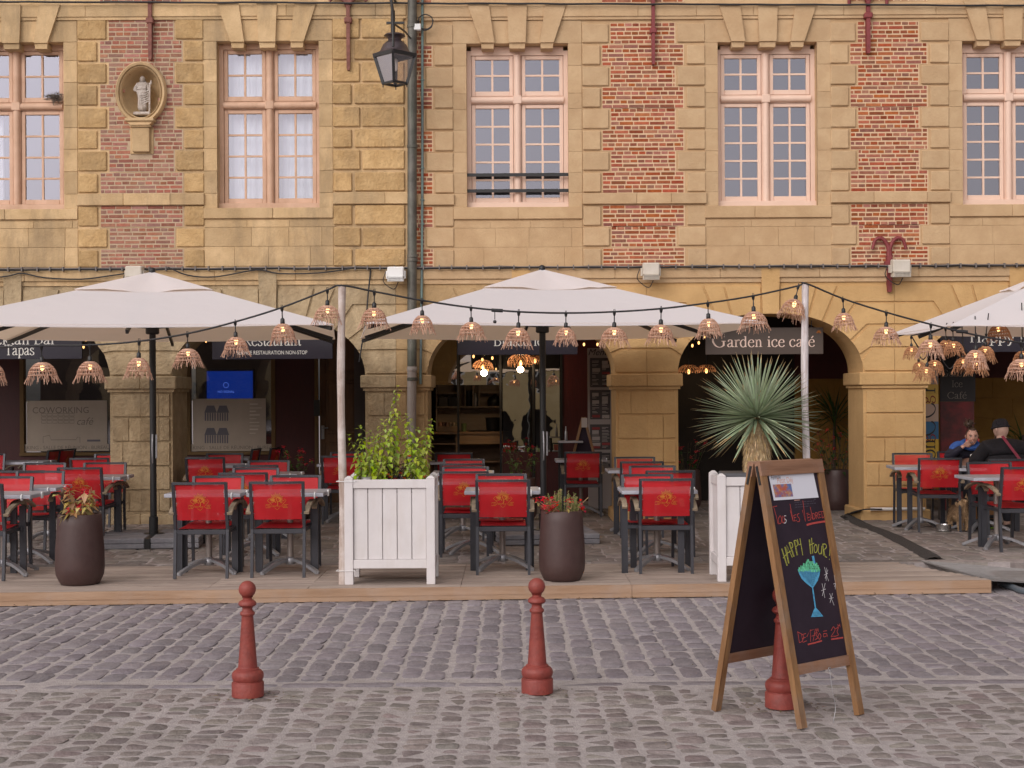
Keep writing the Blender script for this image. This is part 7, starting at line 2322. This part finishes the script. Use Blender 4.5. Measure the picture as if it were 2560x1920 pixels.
def sub(keys, grow, extra=None):
    nn = {k: (nod[k][0], tuple(v + grow for v in (nod[k][1] if isinstance(nod[k][1], tuple) else (nod[k][1], nod[k][1])))) for k in keys}
    if extra: nn.update(extra)
    return nn, [e for e in edg if e[0] in keys and e[1] in keys]
n2, e2 = sub(['hip', 'waist', 'chest', 'collar', 'sr', 'er', 'wr', 'sl', 'el', 'wl'], .022)
n2['er'] = (nod['er'][0], (.068, .068)); n2['el'] = (nod['el'][0], (.068, .068)); n2['sr'] = (nod['sr'][0], (.085, .085)); n2['sl'] = (nod['sl'][0], (.085, .085)); n2['wr'] = ((-.135, -.21, .955), (.04, .04))
part(t, 'jacket', skinned(n2, e2, 'hip'), NAVY, smooth=180, world=False)
n2, e2 = sub(['hip', 'tr', 'kr', 'ar', 'tl', 'kl', 'al'], .012)
part(t, 'trousers', skinned(n2, e2, 'hip'), JEANS, smooth=180, world=False)
for k in ('r', 'l'):
    q, p = Vector(nod['f' + k][0]), Vector(nod['a' + k][0]); m = MB(); m.ball(q + Vector((0, .05, .0)), .048, .12, .042); part(t, 'shoe', m, SHOE, smooth=180, world=False)
m = MB()                                                   # blue hood round the neck and yoke on the shoulder
m.tube([(hc.x * .7 + .088 * math.cos(a), hc.y * .45 + .080 * math.sin(a) - .005, .975 + .035 * math.sin(a)) for a in [k * PI / 10 for k in range(21)]], .040, 10)
part(t, 'hood', m, BLUE, smooth=180, world=False)
yk, ye = {'a': ((-.07, -.03, .985), (.07, .06)), 'b': ((-.17, -.03, .955), (.072, .07)), 'c': ((-.245, -.07, .885), (.062, .06))}, [('a', 'b'), ('b', 'c')]
part(t, 'yoke', skinned(yk, ye, 'a'), BLUE, smooth=180, world=False)
m = MB()
hr = lambda v: Vector(hc) + rotw @ (Vector(v) * .98)
n, k = 28, 16
vs = []; idx = {}
for i in range(k + 1):
    t_ = -.45 + (PI / 2 + .45) * i / k
    for j in range(n):
        a = 2 * PI * j / n
        x, y, z = math.cos(t_) * math.cos(a), math.cos(t_) * math.sin(a), math.sin(t_)
        if y < 0 and z < .62 + .25 * (1 - abs(y)): z = .62 + (z - .62) * .02 if y < -.35 else z
        r_ = 1.075 + R.uniform(-.012, .012)
        yy = y if not (y < -.35 and z < .66) else y * .6
        vs.append(hr((x * .073 * r_, yy * .092 * r_ + .003, z * .112 * r_ + .004)))
m.add(vs, [(i * n + j, i * n + (j + 1) % n, (i + 1) * n + (j + 1) % n, (i + 1) * n + j) for i in range(k) for j in range(n)])
bc = hr((-.035, .03, .155))
m.ball(bc, .045, .045, .05, n=12, k=8, jit=.12)
for q in range(60):
    a, b = R.uniform(0, 6.28), R.uniform(-1, 1.3); d = Vector((math.cos(a) * math.cos(b), math.sin(a) * math.cos(b), math.sin(b)))
    s1 = d.orthogonal().normalized() * R.uniform(-.03, .03)
    m.tube(spline([bc + d * .03, bc + d * .055 + s1, bc + d * R.uniform(.04, .075) + s1 * 2], 3), .004, 4)
part(t, 'hair', m, DARKHAIR, smooth=180, world=False)
m = MB(); m.ball(hr((.078, -.005, -.04)), .012, .016, .022); m.ball(hr((-.074, -.03, -.05)), .008, .014, .02); part(t, 'earphones', m, M('earphone_coral', (.75, .10, .09), rough=.5), smooth=180, world=False)
sp0 = Vector((-.055, -.235, 1.0)); sp1 = hr((-.004, -.105, -.052))
sp = MB(); sp.tube([WO + sp0 - (sp1 - sp0) * .3, WO + sp1], .0035, 6); sp.ball(WO + sp1, .012, .014, .006)
tag(sp.build('spoon', ALU, smooth=180), "metal spoon the woman holds to her mouth", 'spoon')

# --- the man
MO = Vector((at(2512, 1100, 17.1).x, 17.08, FLOOR))
t = thing('person', 'man from behind in black coat and dark knitted cap with red bag strap', 'person', MO)
hc = at(2502, 1074, 17.22) - MO
nod = {'hip': ((0, 0, .53), (.17, .12)), 'waist': ((0, .0, .68), (.16, .12)), 'chest': ((0, .06, .90), (.18, .125)), 'collar': ((hc.x * .5, .10, 1.03), (.11, .09)), 'neck': ((hc.x * .8, .12, 1.09), (.055, .055)), 'skull': ((hc.x, hc.y, hc.z - .04), (.055, .055)),
       'sl': ((-.19, .08, .99), .065), 'el': ((-.31, .22, .80), .05), 'wl': ((-.14, .42, .80), .03),
       'sr': ((.19, .08, .99), .065), 'er': ((.30, .24, .80), .05), 'wr': ((.12, .42, .80), .03),
       'tl': ((-.11, .03, .51), .09), 'kl': ((-.14, .42, .51), .065), 'al': ((-.14, .42, .09), .042), 'fl': ((-.15, .55, .035), .036),
       'tr': ((.11, .03, .51), .09), 'kr': ((.14, .42, .51), .065), 'ar': ((.14, .36, .09), .042), 'fr': ((.15, .49, .035), .036)}
edg = [('hip', 'waist'), ('waist', 'chest'), ('chest', 'collar'), ('collar', 'neck'), ('neck', 'skull'), ('collar', 'sr'), ('sr', 'er'), ('er', 'wr'), ('collar', 'sl'), ('sl', 'el'), ('el', 'wl'),
       ('hip', 'tr'), ('tr', 'kr'), ('kr', 'ar'), ('ar', 'fr'), ('hip', 'tl'), ('tl', 'kl'), ('kl', 'al'), ('al', 'fl')]
body = skinned(slim(nod), edg, 'hip')
rotm = Matrix.Rotation(PI + .45, 3, 'Z') @ Matrix.Rotation(.12, 3, 'X')
head(body, hc, rotm, 1.04)
hand(body, (-.14, .42, .80), Vector((.5, .9, 0)), Vector((0, 0, -1)), .45, 1.05, side=1); hand(body, (.12, .42, .80), Vector((-.4, .9, 0)), Vector((0, 0, -1)), .45, 1.05, side=-1)
part(t, 'body', body, [SKIN2, EYEW, DARKHAIR, LIPS], smooth=180, world=False)
n2, e2 = sub(['hip', 'waist', 'chest', 'collar', 'sr', 'er', 'wr', 'sl', 'el', 'wl'], .03)
n2['nk'] = ((hc.x * .6, .10, 1.105), (.082, .075)); e2 = e2 + [('collar', 'nk')]
for kk in ('er', 'el'): n2[kk] = (nod[kk][0], (.078, .078))
for kk in ('sr', 'sl'): n2[kk] = (nod[kk][0], (.10, .10))
part(t, 'coat', skinned(n2, e2, 'hip'), COAT, smooth=180, world=False)
n2, e2 = sub(['hip', 'tr', 'kr', 'ar', 'tl', 'kl', 'al'], .014)
part(t, 'trousers', skinned(n2, e2, 'hip'), JEANS, smooth=180, world=False)
for k in ('r', 'l'):
    q = Vector(nod['f' + k][0]); m = MB(); m.ball(q + Vector((0, -.05, .005)), .052, .135, .045); part(t, 'shoe', m, SHOE, smooth=180, world=False)
m = MB(); hr = lambda v: Vector(hc) + rotm @ (Vector(v) * 1.04)
n, k = 28, 12
vs = []
for i in range(k + 1):
    t_ = .16 + (PI / 2 - .16) * i / k
    for j in range(n):
        a = 2 * PI * j / n
        x, y, z = math.cos(t_) ** .55 * math.cos(a), math.cos(t_) ** .55 * math.sin(a), math.sin(t_)
        vs.append(hr((x * .084, y * .104 - .004, z * .118 + .005 + (.012 if y > 0 else -.004) * math.cos(t_))))
m.add(vs, [(i * n + j, i * n + (j + 1) % n, (i + 1) * n + (j + 1) % n, (i + 1) * n + j) for i in range(k) for j in range(n)])
m.tube([hr((.085 * math.cos(2 * PI * j / 24), .104 * math.sin(2 * PI * j / 24) - .004, .026 + .006 * math.sin(2 * PI * j / 24))) for j in range(25)], .011, 8)
part(t, 'cap', m, M('knit_dark', (.010, .009, .013), (.032, .028, .036), sc=55, rough=.95, bump=.8, bsc=90), smooth=60, world=False)
m = MB()
for q in range(160):
    a = R.uniform(-1.2, 1.2); z = R.uniform(-.105, -.05); b0 = hr((.062 * math.sin(a), -.082 * math.cos(a), z)); m.leaf(b0, rotm @ Vector((math.sin(a) * .4, -.4 * math.cos(a), -1)), (0, 0, 1), .03, .008)
part(t, 'beard', m, M('beard_brown', (.07, .035, .018), (.12, .065, .03), sc=30, isl=.3), world=False)
m = MB()
pts = spline([(-.03, .02, 1.125), (-.005, -.055, 1.06), (.06, -.088, .96), (.14, -.105, .84), (.20, -.11, .70), (.21, -.08, .6)], 5)
wv_ = Vector((.9, 0, .45)).normalized()
vs = []
for p in pts: vs += [p - wv_ * .016, p + wv_ * .016, p + wv_ * .016 + Vector((0, -.004, 0)), p - wv_ * .016 + Vector((0, -.004, 0))]
m.add(vs, [(4 * i + a, 4 * i + (a + 1) % 4, 4 * i + 4 + (a + 1) % 4, 4 * i + 4 + a) for i in range(len(pts) - 1) for a in range(4)])
m2 = m
STRAP = M('strap_red', (.22, .025, .05), rough=.7)
bag = thing('shoulder_bag', 'red strapped shoulder bag slung across the seated man', 'bag', MO + Vector((.27, .02, .45)))
mm = MB(); mm.merge(m2, Matrix.Translation(MO)); part(bag, 'strap', mm, STRAP)
mm = MB(); mm.box(MO.x + .21, MO.x + .29, MO.y - .12, MO.y + .12, FLOOR + .47, FLOOR + .66, b=.02); part(bag, 'pouch', mm, STRAP)

# --- glass, bowl, dog, bag
g0 = at(2434, 1150, 17.42); gz = FLOOR + .7512
t = thing('latte_glass', 'tall glass of milky coffee on the table in front of the woman', 'glass', (g0.x, 17.42, gz))
m = MB(); m.lathe([(.026, .004), (.028, .02), (.036, .09), (.0375, .1)], 18); part(t, 'coffee', m, M('latte', (.48, .30, .18), rough=.5), world=False, smooth=50)
m = MB(); m.lathe([(.0375, .101), (.040, .13), (.034, .148), (.012, .155)], 18); part(t, 'foam', m, WHITE, world=False, smooth=60)
m = MB(); m.lathe([(.03, 0), (.032, .004), (.042, .135)], 18, cap=False); part(t, 'glass', m, glass('drink_glass', .03), world=False, smooth=60)
g0 = gnd(2365, 1329)
m = MB(); m.lathe([(.085, 0), (.09, .006), (.085, .06), (.09, .075), (.084, .076), (.072, .03), (.01, .028)], 28, (g0.x, g0.y + .09, FLOOR)); tag(m.build('water_bowl', M('steel_bowl', (.5, .48, .47), rough=.25, metal=.9), smooth=40), 'stainless steel dog bowl on the pavement in front of the dog', 'bowl')
DOG = Vector((gnd(2411, 1330).x, gnd(2411, 1330).y + .10, FLOOR))
t = thing('dog', 'small scruffy tan terrier standing with its head turned left', 'dog', DOG, .12)
dn = {'chest': ((0, -.02, .225), (.075, .085)), 'belly': ((.03, .16, .22), (.07, .07)), 'rump': ((.05, .30, .225), (.065, .075)), 'neck': ((-.01, -.06, .30), (.05, .055)), 'head': ((-.02, -.085, .355), (.052, .055)), 'muz': ((-.075, -.125, .355), (.030, .028)), 'nose': ((-.105, -.145, .357), .018),
      'flh': ((-.045, -.04, .17), .036), 'fll': ((-.042, -.05, .085), .024), 'flp': ((-.042, -.065, .015), .022), 'frh': ((.05, -.03, .17), .036), 'frl': ((.048, -.035, .085), .024), 'frp': ((.046, -.052, .015), .022),
      'blh': ((.005, .28, .17), .045), 'blk': ((.0, .33, .10), .024), 'blp': ((.0, .30, .015), .022), 'brh': ((.09, .29, .17), .045), 'brk': ((.095, .34, .10), .024), 'brp': ((.095, .31, .015), .022), 'tail': ((.05, .36, .27), .022), 'tailt': ((.05, .40, .37), .012)}
de = [('chest', 'belly'), ('belly', 'rump'), ('chest', 'neck'), ('neck', 'head'), ('head', 'muz'), ('muz', 'nose'), ('chest', 'flh'), ('flh', 'fll'), ('fll', 'flp'), ('chest', 'frh'), ('frh', 'frl'), ('frl', 'frp'),
      ('rump', 'blh'), ('blh', 'blk'), ('blk', 'blp'), ('rump', 'brh'), ('brh', 'brk'), ('brk', 'brp'), ('rump', 'tail'), ('tail', 'tailt')]
db = skinned(dn, de, 'chest')
for sx, p in ((-1, (-.045, -.065, .405)), (1, (.028, -.06, .405))):
    db.add([(p[0] - .02, p[1] - .01, p[2] - .01), (p[0] + .022, p[1] + .0, p[2] - .01), (p[0] + .008 * sx, p[1] + .006, p[2] + .05), (p[0], p[1] + .03, p[2] - .005)], [(0, 1, 2), (1, 3, 2), (3, 0, 2)])
FUR = M('fur_tan', (.26, .155, .08), (.42, .28, .16), sc=30, rough=.95)
DKN = M('dog_dark', (.012, .009, .008), rough=.4)
db.ball((-.118, -.155, .360), .013, .012, .011, m=1); db.ball((-.052, -.128, .378), .008, .007, .008, m=1); db.ball((-.012, -.138, .378), .008, .007, .008, m=1)
part(t, 'body', db, [FUR, DKN], smooth=180, world=False)
m = MB()
for f in list(db.f):
    for rep in range(2):
        p = sum((Vector(db.v[i]) for i in f), Vector()) / len(f)
        a, b, c3 = (Vector(db.v[f[i]]) for i in (0, 1, 2)); nrm = (b - a).cross(c3 - a)
        if nrm.length < 1e-9: continue
        nrm.normalize()
        if p.z < .03 or (p - Vector((-.118, -.155, .36))).length < .02: continue
        d = nrm * .6 + Vector((0, .25, -.8)) + Vector((R.uniform(-.4, .4), R.uniform(-.4, .4), R.uniform(-.3, .3)))
        m.leaf(p, d, nrm, R.uniform(.022, .05) * (1.2 if p.z > .12 else .7), .007)
part(t, 'fur', m, M('fur_tuft', (.30, .18, .09), (.50, .34, .20), sc=30, rough=.95, isl=.3), world=False)
g0 = gnd(2478, 1318)
t = thing('backpack', 'brown and black bag with a white chequered trim under the right table', 'bag', (g0.x, g0.y + .2, FLOOR))
m = MB(); m.box(-.13, .14, -.09, .12, .03, .27, b=.03); part(t, 'body', m, M('bag_tan', (.30, .15, .06), (.36, .19, .08), sc=6, rough=.8), world=False)
m = MB(); m.box(-.14, .15, -.10, .13, .0, .10, b=.02); m.box(-.06, .07, -.115, -.09, .10, .14, b=.008); part(t, 'base', m, SHOE, world=False)
m = MB()
for k in range(5): m.box(-.125 + k * .05, -.10 + k * .05, -.096, -.0905, .215 + .02 * (k % 2), .235 + .02 * (k % 2))
part(t, 'trim', m, WHITE, world=False)
m = MB(); m.tube(spline([gnd(2432, 1320, FLOOR + .008), gnd(2450, 1322, FLOOR + .008), gnd(2480, 1320, FLOOR + .008), gnd(2505, 1318, FLOOR + .008)], 5), .009, 6); tag(m.build('leash', M('leash_lime', (.25, .48, .03), rough=.5), smooth=60), 'lime green dog leash lying on the pavement by the bag', 'leash')

# --- the statue
ST = Vector((NX - .01, FY + .075, NZ - NRZ + .055))
t = thing('statue', 'small pale stone statue of a robed figure with a staff in the oval niche', 'statue', ST)
STONE = M('statue_stone', (.42, .36, .31), (.60, .54, .49), sc=22, rough=.9, bump=.5, bsc=60, stain=(.20, .155, .12), stsc=(14, 14, 14), stamt=.6)
k = .5
sn = {'base': ((0, 0, .03), (.105, .075)), 'knee': ((.005, 0, .16), (.10, .075)), 'hip': ((.0, 0, .27), (.09, .07)), 'waist': ((-.005, 0, .33), (.072, .06)), 'chest': ((-.005, 0, .40), (.075, .058)), 'neck': ((0, -.005, .455), (.032, .032)), 'head': ((.0, -.010, .492), (.026, .03)),
      'sl': ((-.07, 0, .42), .035), 'el': ((-.105, -.03, .335), .03), 'hl': ((-.03, -.075, .34), .022), 'sr': ((.068, 0, .42), .035), 'er': ((.10, -.02, .33), .03), 'hr': ((.105, -.07, .37), .018)}
se = [('base', 'knee'), ('knee', 'hip'), ('hip', 'waist'), ('waist', 'chest'), ('chest', 'neck'), ('neck', 'head'), ('chest', 'sl'), ('sl', 'el'), ('el', 'hl'), ('chest', 'sr'), ('sr', 'er'), ('er', 'hr')]
m = skinned(sn, se, 'hip', 3)
m.v = [(x * (1 + .07 * math.sin(math.atan2(y, x) * 11 + z * 18) * (1 if z < .3 else .3)), y * (1 + .10 * math.sin(math.atan2(y, x) * 9 + z * 25) * (1 if z < .3 else .3)), z) for x, y, z in m.v]
m.ball((0, .0, .498), .038, .040, .046, n=16, k=10, jit=.03); m.ball((0, -.032, .49), .014, .018, .024)
for q in range(6): m.tube(spline([(-.09 + q * .012, -.06 + .004 * q, .36 - q * .03), (0, -.085, .30 - q * .035), (.09, -.055, .33 - q * .03)], 5), .010, 6)
m.v = [(a * .92, b * .8, c_ * .92) for a, b, c_ in m.v]
part(t, 'figure', m, STONE, smooth=60, world=False)
m = MB(); m.box(-.11, .11, -.075, .075, -.012, .03, b=.012); part(t, 'plinth', m, STONE, world=False)
m = MB(); m.tube([(.10, -.05, .03), (.105, -.062, .34), (.112, -.066, .40)], [.012, .014, .011], 8); m.ball((.125, -.066, .405), .012, .012, .03); part(t, 'staff', m, STONE, smooth=60, world=False)

# ================================================================ camera and light
cam = bpy.data.cameras.new('camera'); co = bpy.data.objects.new('camera', cam); COL.objects.link(co)
cam.sensor_width = 36; cam.lens = 36 * FPX / 2560; cam.shift_y = 21 / 2560; cam.clip_end = 1000
co.matrix_world = Matrix.Translation((0, 0, HC)) @ Matrix.Rotation(PI / 2, 4, 'X') @ Matrix.Rotation(-ROLL, 4, 'Z')
SC.camera = co
EL, AZ = math.radians(27), math.radians(212)              # compass style: the sun stands behind the camera, a little to the left
w = bpy.data.worlds.new('World'); SC.world = w; w.use_nodes = True
nt = w.node_tree; bg = nt.nodes['Background']
sky = nt.nodes.new('ShaderNodeTexSky'); sky.sky_type = 'NISHITA'; sky.sun_disc = False
sky.sun_elevation = EL; sky.sun_rotation = AZ; sky.dust_density = 4.0; sky.air_density = 1.2; sky.ozone_density = 1.0
bw = nt.nodes.new('ShaderNodeRGBToBW'); lk(nt, sky.outputs[0], bw.inputs[0])
tn = nt.nodes.new('ShaderNodeMix'); tn.data_type = 'RGBA'; tn.blend_type = 'MULTIPLY'; tn.inputs['Factor'].default_value = 1.0
lk(nt, bw.outputs[0], tn.inputs[6]); tn.inputs[7].default_value = (1.0, .955, 1.0, 1)
mx = nt.nodes.new('ShaderNodeMix'); mx.data_type = 'RGBA'; mx.inputs['Factor'].default_value = .82   # cloud cover greys the sky
lk(nt, sky.outputs[0], mx.inputs[6]); lk(nt, tn.outputs[2], mx.inputs[7]); lk(nt, mx.outputs[2], bg.inputs['Color'])
bg.inputs['Strength'].default_value = .075
sl = bpy.data.lights.new('sun', 'SUN'); sl.energy = 1.5; sl.angle = math.radians(130); sl.color = (1.0, .94, .885)
so = bpy.data.objects.new('sun', sl); COL.objects.link(so)
sd = Vector((math.sin(AZ) * math.cos(EL), math.cos(AZ) * math.cos(EL), math.sin(EL)))   # towards the sun
so.rotation_euler = (-sd).to_track_quat('-Z', 'Y').to_euler()
for k, (px_, py_, e_) in enumerate(((1207, 919, 5), (1302, 910, 6), (1722, 931, 1), (1766, 929, 1))):   # the lit pendant lamps
    ll = bpy.data.lights.new('pendant_light', 'POINT'); ll.energy = e_; ll.color = (1.0, .72, .42); ll.shadow_soft_size = .05
    lo_ = bpy.data.objects.new('pendant_light', ll); COL.objects.link(lo_); lo_.location = at(px_, py_, YB - .5) + Vector((0, 0, -.05))
SC.view_settings.view_transform = 'Standard'; SC.view_settings.look = 'None'; SC.view_settings.exposure = 0.70; SC.view_settings.gamma = 1.0
SC.render.film_transparent = False
cy = SC.cycles
cy.use_denoising = True
try: cy.denoiser = 'OPENIMAGEDENOISE'
except Exception: pass
cy.max_bounces = 8; cy.diffuse_bounces = 4; cy.glossy_bounces = 4; cy.transmission_bounces = 6; cy.transparent_max_bounces = 12
cy.sample_clamp_indirect = 4.0
